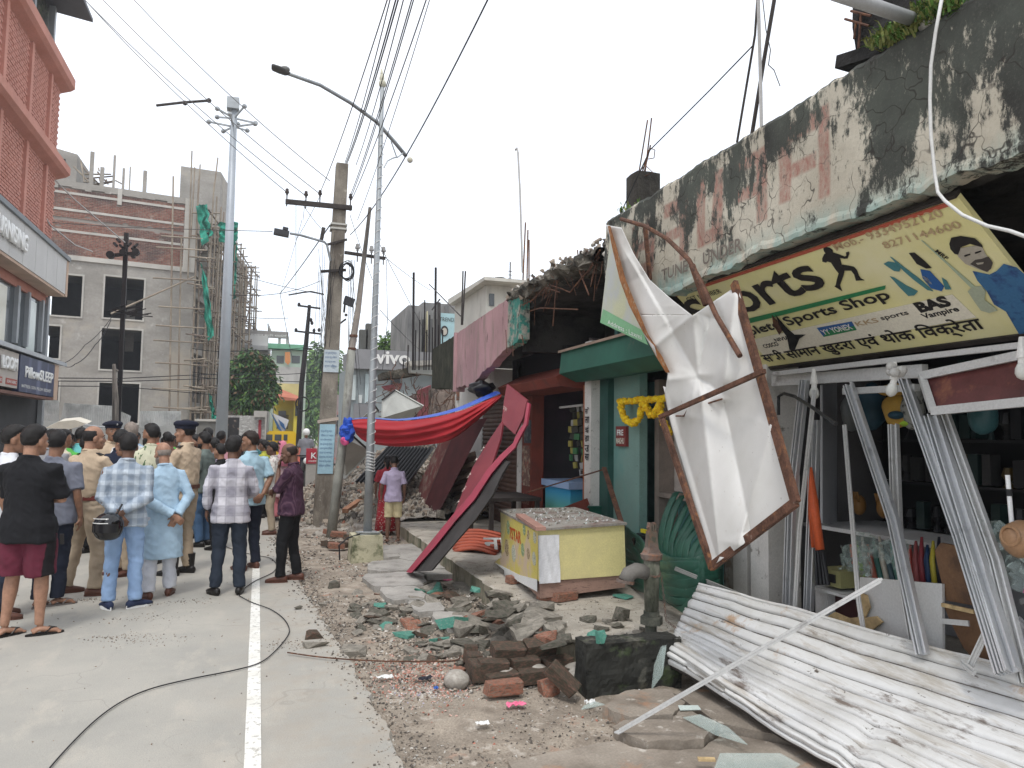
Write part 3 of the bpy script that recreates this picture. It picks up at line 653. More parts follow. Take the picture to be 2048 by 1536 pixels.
# --- green shop front: awning box, wall, panel, garland, nameplate
GS=thing('green_shop','mint green shop front with a white board panel and marigold garland over it','shop front',(4.0,7.2,.2))
GAW=M('bottle_green_sheet',(.02,.11,.075),.5,var=.2,vs=3,bump=.1,layers=[((.20,.15,.12),2,.70,.05)])
mb=MB()
prof=[(3.55,2.80),(4.05,2.94),(4.05,2.45),(3.75,2.42),(3.52,2.52)]
mb.prism(prof,lambda a,b,w:(a,6.05+w,b),2.75);mb.build('awning',GAW,GS,fix=True)
mb=MB();mb.hexa([(3.50,6.05,2.78),(4.06,6.05,2.935),(4.06,8.8,2.935),(3.50,8.8,2.78),(3.50,6.05,2.81),(4.06,6.05,2.965),(4.06,8.8,2.965),(3.50,8.8,2.81)]);mb.build('awning_top',M('dusty_tan_sheet',(.30,.22,.17),.8,var=.2),GS)
mb=MB();mb.box(4.10,4.2,7.75,8.42,.16,2.5);mb.build('door_jamb',MINT,GS)
mb=MB();mb.box(4.55,4.65,6.0,7.8,.16,1.25);mb.box(4.55,4.65,6.0,7.8,2.1,2.6);mb.build('wall',MINTD,GS)
mb=MB();mb.box(4.50,4.55,6.1,7.74,1.12,2.28);mb.build('board_panel',M('dirty_white_board',(.42,.37,.33),.8,var=.12,layers=[((.25,.21,.18),2,.6,.1)]),GS)
mb=MB();mb.box(4.3,4.62,7.66,7.76,.2,2.4);mb.box(4.28,4.50,6.0,7.7,1.06,1.11);mb.build('panel_frame',M('worn_wood_trim',(.22,.18,.15),.8,var=.3),GS)
mb=MB();mb.box(4.06,4.10,8.02,8.28,1.62,1.86);mb.build('nameplate',flatm('maroon_plate',(.20,.035,.03)),GS)
text('lettering','FRE',GS,WHT,(4.058,8.24,1.75),(0,-1,0),(0,0,1),.07,.17,bold=.03,off=.004)
text('lettering','MAKHU',GS,CREAM,(4.058,8.26,1.65),(0,-1,0),(0,0,1),.07,.21,bold=.02,off=.004)
mb=MB();mb.box(4.485,4.495,7.0,7.35,1.75,2.02);mb.build('dark_notice',flatm('navy_notice',(.04,.05,.09)),GS)
GAR=thing('marigold_garland','yellow marigold garland looped above the mint green shop door','garland',(4.0,7.5,2.0))
me_f=bpy.data.meshes.new('f');b_=bmesh.new();bmesh.ops.create_icosphere(b_,subdivisions=1,radius=.5)
for v in b_.verts:v.co*=random.uniform(.8,1.2)
b_.to_mesh(me_f);b_.free();items=[]
def garl(pts,n,X_=3.95):
    q=[Vector(P(x,y,X=X_))for x,y in pts]
    for i in range(n):
        f=i/(n-1)*(len(q)-1);k=min(int(f),len(q)-2);p=q[k].lerp(q[k+1],f-k)
        for _ in range(3):
            r=random.uniform(.05,.07);items.append((0,p+Vector([random.uniform(-.018,.018)for _ in range(3)]),(random.random()*6,random.random()*6,0),(r,r,r),random.choice((0,0,1))))
garl([(1240,803),(1280,800),(1330,797)],26);garl([(1240,805),(1244,825),(1254,843),(1268,848),(1280,835),(1287,808)],30);garl([(1290,808),(1298,826),(1306,832),(1314,822),(1320,803)],20);garl([(1320,803),(1322,830),(1328,850),(1338,865)],20)
o=cloud('flower_string',[me_f],items,[M('marigold_yellow',(.80,.55,.02),.8,var=.2,vs=20,bump=.6,bs=90),M('marigold_deep',(.72,.42,.01),.8,var=.2,bump=.6)],GAR)

# --- red cold drinks shop
RS=thing('red_shop','small red painted shop front with Hindi letters on its slanting awning','shop front',(4.0,10.2,.2))
REDO=M('faded_red_oxide',(.19,.045,.03),.75,var=.2,vs=2,bump=.2,layers=[((.12,.04,.03),3,.58,.1),((.36,.26,.2),12,.72,.02)])
mb=MB();mb.prism([(3.55,2.50),(4.0,2.72),(4.05,2.68),(4.05,2.35),(3.62,2.38)],lambda a,b,w:(a,9.0+w,b),2.55);mb.build('awning',REDO,RS,fix=True)
RP=Plane((3.545,11.4,2.50),(0,-1,0),(.45,0,.22))
text('lettering','गोपाल कोल्ड ड्रिंक्स',RS,flatm('cream_letter_paint',(.55,.47,.38)),RP.pt(.1,.05),RP.ux,RP.uy,.34,2.2,bold=.01,off=-.006)
mb=MB();mb.box(3.95,4.15,11.0,11.45,.16,2.4);mb.build('door_panel',REDO,RS)
mb=MB();mb.box(3.93,4.0,8.87,8.97,.16,2.4);mb.build('door_frame',M('orange_brown_frame',(.36,.12,.05),.7,var=.2),RS)
for k,(y0,y1,z0,z1,m_)in enumerate([(11.02,11.32,1.62,1.98,flatm('dark_photo_poster',(.05,.06,.07),layers=[((.2,.2,.2),9,.6,.1)])),(11.05,11.4,.95,1.58,flatm('patterned_poster',(.17,.09,.07),layers=[((.42,.34,.25),11,.55,.05),((.35,.06,.04),6,.6,.05)]))]):
    mb=MB();mb.box(3.935,3.948,y0,y1,z0,z1);mb.build('poster',m_,RS)
text('lettering','शीतल',RS,flatm('peach_letter_paint',(.55,.34,.26)),(3.946,11.42,.66),(0,-1,0),(0,0,1),.17,.36,off=.004)
text('lettering','पेय',RS,bpy.data.materials['peach_letter_paint'],(3.946,11.4,.40),(0,-1,0),(0,0,1),.16,.26,off=.004)
for k in range(9):   # slats of the collapsed red shutter
    mb=MB();a=P(1100+k*3,1040-k*1.0+k*9.5,X=3.75);b=P(1176,1000+k*11.0,X=3.85)
    mb.bar(P(1098+k*2.5,1032+k*8,X=3.72),P(1176,1003+k*11,X=3.85),.085,.015,up=(1,0,.3));mb.build('shutter_slat',REDO,RS,fix=True)
mb=MB();mb.box(4.3,4.34,9.3,9.9,1.2,1.25);mb.build('shelf',DARKM,RS)
CF=thing('drinks_freezer','blue topped chest freezer inside the small red shop','freezer',(4.6,10.4,.2))
g=G('freezer_print');c=g.coord();z_=g.sep(c)[2];cc=g.mix(g.ramp(z_,.55,.95),(.16,.42,.20),(.03,.30,.55));cc=g.mix(g.ramp(z_,.55,.56,1,0),cc,(.02,.02,.02));g.color(cc)
mb=MB();mb.box(4.15,4.7,9.9,10.9,.2,.98);mb.build('cabinet',g.m,CF)
mb=MB();mb.box(4.1,4.75,9.85,10.95,.985,1.08);mb.build('lid',flatm('pale_blue_lid',(.30,.42,.62)),CF)
text('lettering','SCI',CF,WHT,(4.146,10.5,.42),(0,-1,0),(0,0,1),.07,.22,bold=.03,off=.004)
BXO=thing('cardboard_panel','tan board leaning inside the small red shop beside the freezer','board',(4.4,9.4,.9));mb=MB();mb.box(4.35,4.42,9.05,9.85,.95,1.32);mb.build('sheet',flatm('tan_board',(.42,.27,.20)),BXO)
SN=thing('snack_packet_strips','hanging strips of shiny snack packets inside the small red shop','snack packets',(4.5,9.4,2.2))
sm=[flatm('packet_dark',(.05,.05,.04)),flatm('packet_gold',(.35,.30,.08)),flatm('packet_green',(.06,.18,.08)),flatm('packet_silver',(.4,.4,.38),.3)]
for k in range(9):
    mb=MB();y=9.15+k*.16
    for j in range(10-(k%3)):
        w=random.uniform(.05,.07);z=2.15-j*.105;mb.obox((4.4+random.uniform(-.03,.03),y+random.uniform(-.02,.02),z),(.03,w*2,.09),(random.uniform(-.2,.2),random.uniform(-.2,.2),random.uniform(-.5,.5)),random.choice((0,0,1,2,3)if k>2 else(1,2,3)))
    mb.build('packet_strip',sm,SN)
WC=thing('wall_clock','round silver wall clock hanging beside the snack packets','clock',(4.2,9.0,1.75));mb=MB();mb.tube([(4.12,9.07,1.78),(4.16,9.07,1.78)],.085,20);mb.build('dial',flatm('clock_dial',(.45,.45,.43)),WC)
mb=MB();mb.box(4.112,4.118,9.065,9.075,1.78,1.84);mb.box(4.112,4.118,9.02,9.07,1.775,1.785);mb.build('hand',BLK,WC)
TB=thing('tube_light','white tube light fixed under the red shop ceiling','lamp',(4.4,10,2.2));mb=MB();mb.tube([P(1120,815,X=4.3),P(1165,810,X=4.3)],.018,8);mb.build('tube',WHT,TB)

# --- brown rolling shutter bay, far side
BS=thing('rolling_shutter','closed dark brown rolling shutter with horizontal slats','shutter',(4.0,12.8,.2))
SHB=M('brown_shutter_paint',(.115,.065,.048),.6,var=.25,vs=4,bump=.2,layers=[((.30,.24,.19),8,.70,.04)])
NS=28
def slat(mb,p0,p1,ph,d,bulge,seg=1):
    pass
mbs=MB();q=6
for i in range(q+1):
    a=i/q;mbs.V+=[(-.0-.02*math.sin(a*PI),0,a*.075),(-.0-.02*math.sin(a*PI),1,a*.075)]
for i in range(q):mbs.F.append((2*i,2*i+1,2*i+3,2*i+2));mbs.I.append(0)
sme=mesh('slat',mbs.V,mbs.F,SHB,mbs.I,True)
for k in range(NS):
    o=link('slat',sme,BS);o.location=(4.02,11.75,.2+k*.08);o.scale=(1,2.2,1.07)
# tilted fallen shutter pieces beside it
BS2=thing('fallen_shutter','bent brown corrugated shutter sheet leaning on the rubble beside the wall','shutter',(3.4,14,.2))
for k in range(13):
    mb=MB();a=P(893+k*1.0,935+k*8.5,X=3.45);b=P(950+k*1.5,908+k*9.0,X=3.6)
    pts=[a.lerp(b,t)+Vector((-.07*math.sin(t*PI),0,.0))for t in(0,.25,.5,.75,1)]
    mb.tube(pts,.055,6,flat=.4,side=(0,0,1));mb.build('slat',SHB if k%2 else M('pale_brown_slat',(.30,.22,.17),.7,var=.2)if k==0 else bpy.data.materials['pale_brown_slat'],BS2,smooth=True)
TABLE=thing('stall_table','dark wooden stall table in front of the brown shutter','table',(3.4,11.2,0));mb=MB();mb.box(3.1,3.9,10.4,11.6,.78,.83);mb.build('table_top',DARKM,TABLE)
for x,y in((3.15,10.45),(3.85,10.45),(3.15,11.55),(3.85,11.55)):
    mb=MB();mb.box(x-.03,x+.03,y-.03,y+.03,.15,.78);mb.build('leg',DARKM,TABLE)
# ================================================================ sports shop interior and wreckage in front
ALU=M('brushed_aluminium',(.56,.57,.58),.40,metal=.45,var=.08,vs=3,fine=.05,bump=.12,bs=9,layers=[((.30,.30,.31),5,.64,.06)])
ALUW=M('white_coated_aluminium',(.56,.56,.55),.5,metal=.2,var=.08,vs=3,bump=.08,layers=[((.34,.33,.32),6,.64,.06)])
LAM=M('white_laminate',(.62,.62,.61),.6,var=.05,vs=2,bump=.03,layers=[((.34,.27,.2),7,.74,.02),((.50,.49,.47),1.5,.6,.1)])
GLASS=G('shop_glass');GLASS.b.inputs['Base Color'].default_value=(.62,.74,.70,1);GLASS.b.inputs['Roughness'].default_value=.06;GLASS.b.inputs['Alpha'].default_value=.32;GLASS.b.inputs['Specular IOR Level'].default_value=.7;GLASS=GLASS.m
PLY=M('brown_plywood',(.20,.11,.06),.85,var=.25,vs=3,bump=.3,bs=30,layers=[((.10,.06,.04),4,.58,.08)])
SPL=M('splintered_wood',(.52,.38,.20),.9,var=.3,vs=18,bump=.7,bs=50)
# channel: U section bar with two lips so it reads as an extruded profile
def channel(name,label,pts,w,d,m_,group=None,cat='metal frame'):
    T=thing(name,label,cat,pts[0],group=group);
    for k in range(len(pts)-1):
        a,b=Vector(pts[k]),Vector(pts[k+1]);mb=MB();dr=(b-a).normalized();sx=dr.cross(Vector((-1,-.3,0))).normalized();nz_=sx.cross(dr).normalized()
        if nz_.x>0:nz_=-nz_
        mb.bar(a,b,w,.012,up=nz_)
        for s_ in(-1,.3,1):mb.bar(a+sx*s_*w*.47+nz_*d*.5,b+sx*s_*w*.47+nz_*d*.5,.008,d,up=nz_)
        mb.build('channel',m_,T,fix=True)
    return T
fx=3.95
channel('leaning_metal_frame','grey aluminium frame leaning from lintel to the white board, left of centre',[P(1700,770,X=3.92),P(1790,1040,X=3.80),P(1850,1310,X=3.62)],.06,.04,ALU)
channel('leaning_metal_frame','pale aluminium upright standing behind the left leaning frame',[P(1790,850,X=4.05),P(1798,1080,X=3.95),P(1835,1290,X=3.82)],.055,.04,ALUW)
channel('leaning_metal_frame','long bent aluminium frame reaching from the lintel down to the far right corner',[P(1806,745,X=3.98),P(1925,1080,X=3.76),P(2010,1350,X=3.50)],.055,.04,ALU)
channel('leaning_metal_frame','wide crumpled aluminium frame right of the cardboard, kinked in the middle',[P(1868,832,X=3.96),P(1968,1150,X=3.72),P(2030,1345,X=3.52)],.075,.05,ALU)
channel('leaning_metal_frame','grooved aluminium channel beside the wide crumpled frame',[P(1892,830,X=4.0),P(1995,1120,X=3.80),P(2058,1370,X=3.58)],.055,.04,ALUW)
channel('metal_strip','thin white metal strip hanging upright in front of the dark shop interior',[P(1690,850,X=3.9),P(1718,1200,X=3.75),P(1732,1285,X=3.7)],.022,.012,ALUW,cat='metal strip')
channel('metal_strip','thin white metal strip sloping beside the orange bats at the pillar',[P(1630,780,X=3.72),P(1600,1060,X=3.68),P(1590,1230,X=3.66)],.024,.012,ALUW,cat='metal strip')
channel('leaning_metal_frame','grey aluminium channel leaning against the white pillar edge',[P(1612,760,X=3.85),P(1585,1000,X=3.82),P(1578,1215,X=3.8)],.06,.04,ALU)
channel('leaning_metal_frame','dark grooved aluminium channel next to the orange bats',[P(1634,840,X=3.95),P(1628,1010,X=3.94),P(1620,1220,X=3.9)],.06,.04,ALU)
# lintel with bulbs
LT=thing('door_lintel','white painted lintel bar over the wrecked shop opening','lintel',P(1600,770,X=3.95))
mb=MB();mb.bar(P(1548,762,X=3.96),P(1850,742,X=3.96),.05,.085,up=(0,0,1));mb.bar(P(1548,748,X=3.9),P(2048,690,X=3.9),.03,.035,up=(0,0,1));
o=mb.build('rail',ALUW,LT,fix=True);mb=MB();mb.bar(P(1690,783,X=3.98),P(1835,775,X=3.98),.05,.045,up=(0,0,1));mb.build('rail',ALUW,LT,fix=True)
for(x,y,X_,tilt,lab)in[(1628,762,3.78,0,'dusty glass bulb hanging below the left end of the signboard'),(1790,752,3.74,1,'white bulb in a taped holder hanging under the middle of the signboard'),(2044,708,3.72,0,'white bulb at the right end under the signboard')]:
    p=P(x,y,X=X_);B=thing('light_bulb',lab,'bulb',p);d=Vector((-.0,.35 if tilt else 0,-1)).normalized()
    mb=MB();mb.tube([p+Vector((0,0,.09)),p+d*.02],[.012,.028],10);mb.tube([p-d*.01,p+d*.05],.02,10);mb.build('holder',WHITEP,B)
    mb=MB();mb.tube([p+d*t for t in(.04,.055,.075,.10,.122,.135)],[.014,.024,.033,.035,.026,.006],12);mb.build('bulb',M('opal_bulb',(.62,.62,.58),.3,var=.05,bump=0),B,smooth=True)
    if tilt:
        mb=MB()
        for k in range(6):mb.ell(p+Vector((random.uniform(-.03,.03),random.uniform(-.04,.04),random.uniform(0,.07))),(.035,.03,.03),8,6)
        mb.build('tape_wrap',M('clear_tape',(.45,.44,.42),.3,bump=.8,bs=40),B)
# tilted glazed transom
TR=thing('glass_transom','tilted aluminium transom with maroon film behind glass at the shop top','window frame',P(1860,800,X=3.86))
q=[P(1843,752,X=3.88),P(2140,690,X=3.88),P(2140,795,X=3.78),P(1866,822,X=3.78)]
for a,b,w in((0,1,.05),(3,2,.05),(0,3,.03)):mb=MB();mb.bar(q[a],q[b],.04,w,up=(0,0,1));mb.build('frame_bar',ALUW,TR,fix=True)
mb=MB();mb.poly([v+Vector((.02,0,0))for v in q],[(0,1,2,3)]);mb.build('pane',M('maroon_film',(.10,.03,.028),.35,var=.3,vs=5,bump=.05,layers=[((.30,.12,.06),3,.64,.08)]),TR)
# inner cabinetry
CB=thing('wall_cabinet','white wall cabinet with a dark stocked bay inside the wrecked shop','cabinet',P(1660,1000,X=4.5))
mb=MB();a,b=P(1640,1045,X=4.45),P(1674,760,X=4.45);mb.hexa([P(1645,1046,X=4.3),P(1674,1050,X=4.75),P(1674,1050,X=4.78),P(1640,1046,X=4.3),P(1645,770,X=4.3),P(1674,760,X=4.75),P(1674,760,X=4.78),P(1640,770,X=4.3)]);mb.build('side_panel',M('grey_laminate',(.40,.41,.43),.6,var=.06),CB,fix=True)
z_=P(1680,1044,X=4.75).z;mb=MB();mb.box(4.4,5.2,4.0,P(1674,1046,X=4.75).y,z_-.03,z_);mb.build('shelf',LAM,CB)
mb=MB();mb.box(5.2,5.22,1.6,P(1674,1046,X=4.75).y+.3,.2,z_-.03);mb.build('lower_back_panel',M('dim_laminate',(.22,.22,.23),.7,var=.08),CB)
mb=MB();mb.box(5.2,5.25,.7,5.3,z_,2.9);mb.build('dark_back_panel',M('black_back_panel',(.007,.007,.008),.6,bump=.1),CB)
# goods
gm=[flatm('goods_black',(.015,.015,.017),.3),flatm('goods_dark_green',(.012,.028,.026),.3),flatm('goods_brown',(.22,.11,.03),.5),flatm('goods_grey',(.03,.03,.03),.2),flatm('goods_gold',(.09,.06,.02),.3)]
for row,(ya,yb,zz_)in enumerate([(2.0,4.9,z_),(1.4,4.9,z_+.38),(1.4,4.9,z_+.72),(1.2,4.9,z_+1.05)]):
    SH=thing('stock_shelf',['bottom shelf packed with gloves and balls in the dark shop','second shelf packed with dark wrapped goods','third shelf of trophies and boxes in the shop','top shelf of dark boxes under the shop ceiling'][row],'shelf',(5,3,zz_))
    mb=MB();mb.box(4.95,5.2,ya-.3,yb+.2,zz_-.02,zz_);mb.build('board',gm[0]if row else LAM,SH)
    y=ya
    while y<yb:
        mb=MB();w=random.uniform(.05,.11);h=random.uniform(.14,.27);k=random.choice((0,0,1,1,3,4))if row else random.choice((0,1,0,3))
        if random.random()<.45:mb.tube([(5.03,y,zz_),(5.03,y,zz_+h*.3),(5.03,y,zz_+h*.6),(5.03,y,zz_+h)],[w*.5,w*.2,w*.55,w*.35],8)
        else:mb.obox((5.03,y,zz_+h/2+.01),(.1,w,h),(0,0,random.uniform(-.3,.3)))
        mb.build('boxed_item',gm[k],SH);y+=w+random.uniform(.02,.06)
for(x,y,r,lab)in[(1718,1010,(.06,.055,.085),'brown wrapped glove pack on the bottom shelf, left one'),(1768,1015,(.06,.055,.085),'brown wrapped glove pack behind the leaning frame')]:
    p=P(x,y,X=4.7);T=thing('glove_pack',lab,'gloves',p);mb=MB();mb.ell(p,r,12,8);
    for k in range(4):mb.tube([p+Vector((-.03,-.03+k*.02,.03)),p+Vector((-.05,-.035+k*.024,.11))],[.014,.01],6)
    mb.build('glove',gm[2],T,smooth=True)
# bags hanging from the lintel
BG=thing('hanging_backpacks','yellow and blue backpack hanging in the shop opening','backpack',P(1770,830,X=4.3))
def blob(parent,name,px,py,X_,r,m_,sd=0,n=.25):
    p=P(px,py,X=X_);mb=MB();mb.ell(p,r,16,12)
    mb.V=[tuple(p+(Vector(v)-p)*(1+n*noise.noise((Vector(v)-p)*9+Vector((sd,0,0)))))for v in mb.V]
    return mb.build(name,m_,parent,smooth=True)
YB=M('mustard_nylon',(.45,.27,.05),.6,var=.15,bump=.3);NB=M('navy_nylon',(.015,.05,.075),.5,var=.3,bump=.4)
blob(BG,'main_bag',1745,815,4.35,(.12,.11,.17),NB,1);blob(BG,'front_pocket',1790,822,4.2,(.06,.10,.12),YB,2);blob(BG,'top_flap',1785,780,4.2,(.06,.12,.045),YB,3);blob(BG,'zip_panel',1792,830,4.16,(.05,.055,.03),NB,4,.1)
T=thing('hanging_bag','grey patterned cloth bag hanging beside the yellow backpack','bag',P(1820,820,X=4.25));blob(T,'bag_body',1826,815,4.25,(.08,.075,.15),M('patterned_grey_cloth',(.3,.3,.27),.8,layers=[((.08,.08,.08),24,.55,.04)]),7)
T=thing('shoe_pair','bright green toed shoes hanging under the grey bag','shoes',P(1810,846,X=4.22));blob(T,'shoe',1808,845,4.22,(.05,.06,.028),M('lime_rubber',(.35,.55,.05),.6),2);blob(T,'shoe',1858,840,4.25,(.04,.04,.025),bpy.data.materials['lime_rubber'],3)
T=thing('plastic_sack','clear grey plastic sack hanging behind the left leaning frame','sack',P(1700,830,X=4.4));blob(T,'sack_body',1700,825,4.45,(.07,.08,.15),flatm('grey_plastic',(.10,.11,.11),.35),2)
T=thing('hanging_ball_bag','dark teal ball bag hanging under the glass transom','bag',P(1960,840,X=4.1));blob(T,'ball_bag',1965,832,4.15,(.09,.08,.11),flatm('dark_teal_plastic',(.03,.09,.10),.4),5)
OB=thing('orange_bat_bundle','long orange wrapped bats standing by the pillar with black handles','bats',P(1635,1100,X=3.85))
ORG=M('orange_wrap',(.68,.13,.045),.45,var=.15,vs=8,bump=.5,bs=14)
mb=MB();mb.tube([P(1622,935,X=3.9),P(1626,1000,X=3.88),P(1640,1100,X=3.86)],[.015,.06,.055],10,flat=.6);mb.build('bat_blade',ORG,OB,smooth=True);mb=MB();mb.tube([P(1616,935,X=3.94),P(1622,1000,X=3.93),P(1630,1095,X=3.9)],[.012,.045,.045],10,flat=.6);mb.build('bat_blade',ORG,OB,smooth=True)
for dx in(-8,0,8,14):
    mb=MB();mb.tube([P(1636+dx*.6,1096,X=3.87),P(1643+dx,1170,X=3.84)],.014,8);mb.build('bat_handle',gm[0],OB)
BT=thing('bat_basket','row of wrapped colourful cricket bats standing behind the white board','bats',P(1770,1130,X=4.3))
cols=[(.55,.12,.05),(.35,.55,.1),(.5,.45,.38),(.45,.12,.08),(.05,.15,.13),(.55,.5,.42),(.06,.1,.12),(.08,.2,.17),(.3,.3,.3),(.35,.05,.04),(.3,.08,.08),(.25,.04,.05),(.02,.05,.12),(.5,.42,.05),(.02,.02,.03),(.03,.08,.2)]
for k,cc in enumerate(cols):
    x=1715+k*11.5;mb=MB();t=-14 if k<9 else 2
    mb.tube([P(x+8,1185,X=4.25),P(x+t*.5,1120,X=4.3),P(x+t,1090-(k%3)*8,X=4.33)],[.03,.032,.012],8,flat=.7);mb.build('wrapped_bat',flatm('bat_wrap_%s'%'abcdefghijklmnop'[k],cc,.35,bump=.5,bs=30),BT,smooth=True)
PW=thing('plastic_wrapping','crumpled clear plastic wrapping over the bats','plastic',P(1770,1090,X=4.2))
for k in range(2):
    cx,cy=((1760,1098),(1712,1120))[k];p=P(cx,cy,X=4.15);mb=MB();mb.grid(lambda u,v:p+Vector((.07*fbm(u*4,v*4,k,2,3),(.5-u)*(.5-.2*k),(v-.5)*.16+.06*fbm(u*5,v*3,9+k,1.5,3))),26,12);mb.build('sheet',GLASS,PW)
BD=thing('white_board','upright white laminate board with a splintered left edge behind the shutter','board',P(1800,1300,X=3.85))
q=[P(1712,1300,X=3.9),P(1886,1345,X=3.9),P(1884,1168,X=3.9),P(1720,1154,X=3.9)];q=[Vector((v.x,v.y,max(.2,v.z)))for v in q]
mb=MB();mb.hexa([q[0],q[1],q[1]+Vector((.02,0,0)),q[0]+Vector((.02,0,0)),q[3],q[2],q[2]+Vector((.02,0,0)),q[3]+Vector((.02,0,0))]);mb.build('panel',LAM,BD,fix=True)
SPP=Plane(P(1700,1300,X=3.88),(0,-1,0),(0,0,1))
mb=MB();mb.prism([SPP.uv(*a)for a in[(1722,1185),(1736,1190),(1742,1215),(1732,1235),(1755,1232),(1768,1244),(1752,1256),(1745,1262),(1722,1252),(1700,1248),(1690,1262),(1660,1252),(1645,1240),(1672,1224),(1700,1236),(1720,1234),(1716,1210)]],lambda a,b,w:SPP.pt(a,b,w),.012);mb.build('splintered_edge',SPL,BD,fix=True)
CN=thing('low_counter','white counter with a dark opening left of the upright board','counter',P(1650,1200,X=4.1))
a=P(1622,1172,X=4.0);b=P(1700,1178,X=4.0)
mb=MB();mb.box(4.0,4.5,b.y,a.y,a.z-.02,a.z);mb.build('top',LAM,CN);mb=MB();mb.box(4.03,4.45,P(1648,1180,X=4).y,a.y-.01,.2,a.z-.021);mb.build('side',LAM,CN);mb=MB();mb.box(4.1,4.12,b.y,a.y-.1,.2,a.z-.022);mb.build('opening',M('dark_red_recess',(.06,.02,.02),.8),CN)
PT=thing('payment_tray','olive plastic basket on the low counter with a clear wrapper','basket',P(1680,1165,X=4.1));mb=MB();p=P(1680,1170,X=4.15);mb.box(p.x-.1,p.x+.15,p.y-.12,p.y+.12,p.z,p.z+.12);mb.build('body',flatm('olive_plastic',(.28,.27,.12)),PT)
mb=MB();mb.box(p.x-.11,p.x-.099,p.y-.07,p.y+.05,p.z+.03,p.z+.09);mb.build('slot',BLACK,PT)
CD=thing('torn_plywood','torn brown plywood sheet leaning between the aluminium frames','plywood',P(1950,1300,X=3.9))
cp=Plane(P(1900,1320,X=4.0),(0,-1,0),(-.12,.03,1))
mb=MB();mb.prism([cp.uv(*a)for a in[(1880,1100),(1892,1085),(1985,1100),(2005,1215),(1900,1200),(1898,1190),(1885,1130)]],lambda a,b,w:cp.pt(a,b,w),.02);mb.build('sheet',PLY,CD,fix=True)
mb=MB();mb.prism([cp.uv(*a)for a in[(1903,1208),(2005,1222),(2030,1345),(1975,1330),(1940,1290),(1918,1245)]],lambda a,b,w:cp.pt(a,b,w+.03),.02);mb.build('sheet',PLY,CD,fix=True)
mb=MB();mb.bar(cp.pt(*cp.uv(1903,1206),.06),cp.pt(*cp.uv(1968,1218),.06),.02,.022);mb.build('batten',SPL,CD)
mb=MB();mb.bar(P(1884,1242,X=3.8),P(1938,1247,X=3.8),.01,.03);mb.build('metal_strip_piece',ALUW,CD)
HM=thing('tan_helmet','tan cricket helmet wrapped in plastic at the far right of the shop','helmet',P(2040,1080,X=3.8));blob(HM,'shell',2044,1078,3.85,(.10,.10,.10),M('tan_shell',(.38,.22,.12),.35,var=.2),3,.1)
p=P(2020,1072,X=3.76);mb=MB();mb.tube([p+Vector((-.0,.05*math.cos(a),.05*math.sin(a)))for a in[k*PI/8 for k in range(17)]],.009,6);mb.build('rim',bpy.data.materials['tan_shell'],HM)
PL2=thing('steel_rod','shiny steel pump rod standing behind the tan helmet','rod',P(2022,1070,X=3.9));mb=MB();mb.tube([P(2015,950,X=3.9),P(2026,1075,X=3.9)],.012,8);mb.build('rod',flatm('bright_steel',(.8,.8,.8),.3),PL2);mb=MB();mb.tube([P(2018,978,X=3.9),P(2019,992,X=3.9)],.016,8);mb.build('grip',gm[0],PL2)
PB=thing('plastic_heap','heap of clear plastic packets and bright boxes at the right edge','packets',P(2030,1250,X=3.7))
for k in range(16):
    mb=MB();c_=P(random.uniform(2010,2100),random.uniform(1190,1310),X=random.uniform(3.75,3.95));mb.obox(c_,(.09,.12,.03),(random.random()*3,random.random()*3,0));mb.build('packet',flatm('packet_%s'%'abcdefghijklmnop'[k],random.choice([(.45,.06,.04),(.03,.1,.35),(.5,.5,.5),(.4,.1,.2),(.1,.1,.1)]),.3),PB)
p0_=P(2040,1120,X=3.85)
mb=MB();mb.grid(lambda u,v:p0_+Vector((.08*fbm(u*4,v*4,3,2,3),(.5-u)*.5,(v-.5)*.35+.05*fbm(u*5,v*3,9,1.5,3))),26,18);mb.build('sheet',GLASS,PB)
for(a,b,xa,xb,lab)in[((1938,1338),(1985,1240),3.6,3.62,'short white strip propped against the crumpled frames'),((1925,1325),(1950,1345),3.6,3.55,'short white offcut lying behind the shutter top')]:
    channel('metal_strip',lab,[P(*a,X=xa),P(*b,X=xb)],.028,.012,ALUW,cat='metal strip')
BR=thing('black_bracket','black cast bracket arm fixed on the pillar face','bracket',P(1560,800,X=3.97));mb=MB();mb.tube([P(1557,830,X=3.96),P(1557,793,X=3.96),P(1568,787,X=3.93),P(1590,793,X=3.85),P(1625,815,X=3.6),P(1672,848,X=3.45)],.013,8);mb.build('arm',gm[0],BR)
mb=MB();mb.box(3.955,3.975,5.29,5.36,1.88,2.16);mb.build('plate',gm[0],BR)

# ---------------------------------------------------------------- fallen white rolling shutter: each slat its own piece
g=G('white_shutter_paint');c=g.coord();n1=g.noise(c,2.2,6,.65);n2=g.noise(c,13,9,.75,(1,.5,1));n3=g.noise(c,3.4,8,.7,(1.4,.35,1))
cc=g.mix(g.ramp(n1,.4,.65),(.68,.68,.67),(.55,.54,.51));cc=g.mix(g.ramp(g.noise(c,3.2,9,.72,(2.4,.16,2.4)),.53,.64,0,.75),cc,(.37,.32,.25));cc=g.mix(g.ramp(g.noise(c,1.6,7,.7),.64,.70,0,.8),cc,(.42,.25,.12));cc=g.mix(g.ramp(n2,.63,.65),cc,(.11,.09,.075))
cc=g.mix(g.ramp(g.noise(c,5,8,.7,(1,.3,1)),.585,.66,0,.85),cc,(.13,.09,.065))
g.color(cc);g.b.inputs['Roughness'].default_value=.5;g.b.inputs['Specular IOR Level'].default_value=.35;g.bump(g.noise(c,7,5),.3,.008);WSH=g.m
GRO=M('groove_dark',(.17,.155,.14),.9,var=.4,vs=6,bump=0,layers=[((.45,.44,.42),5,.58,.08)])  # darker tone along the groove of each slat
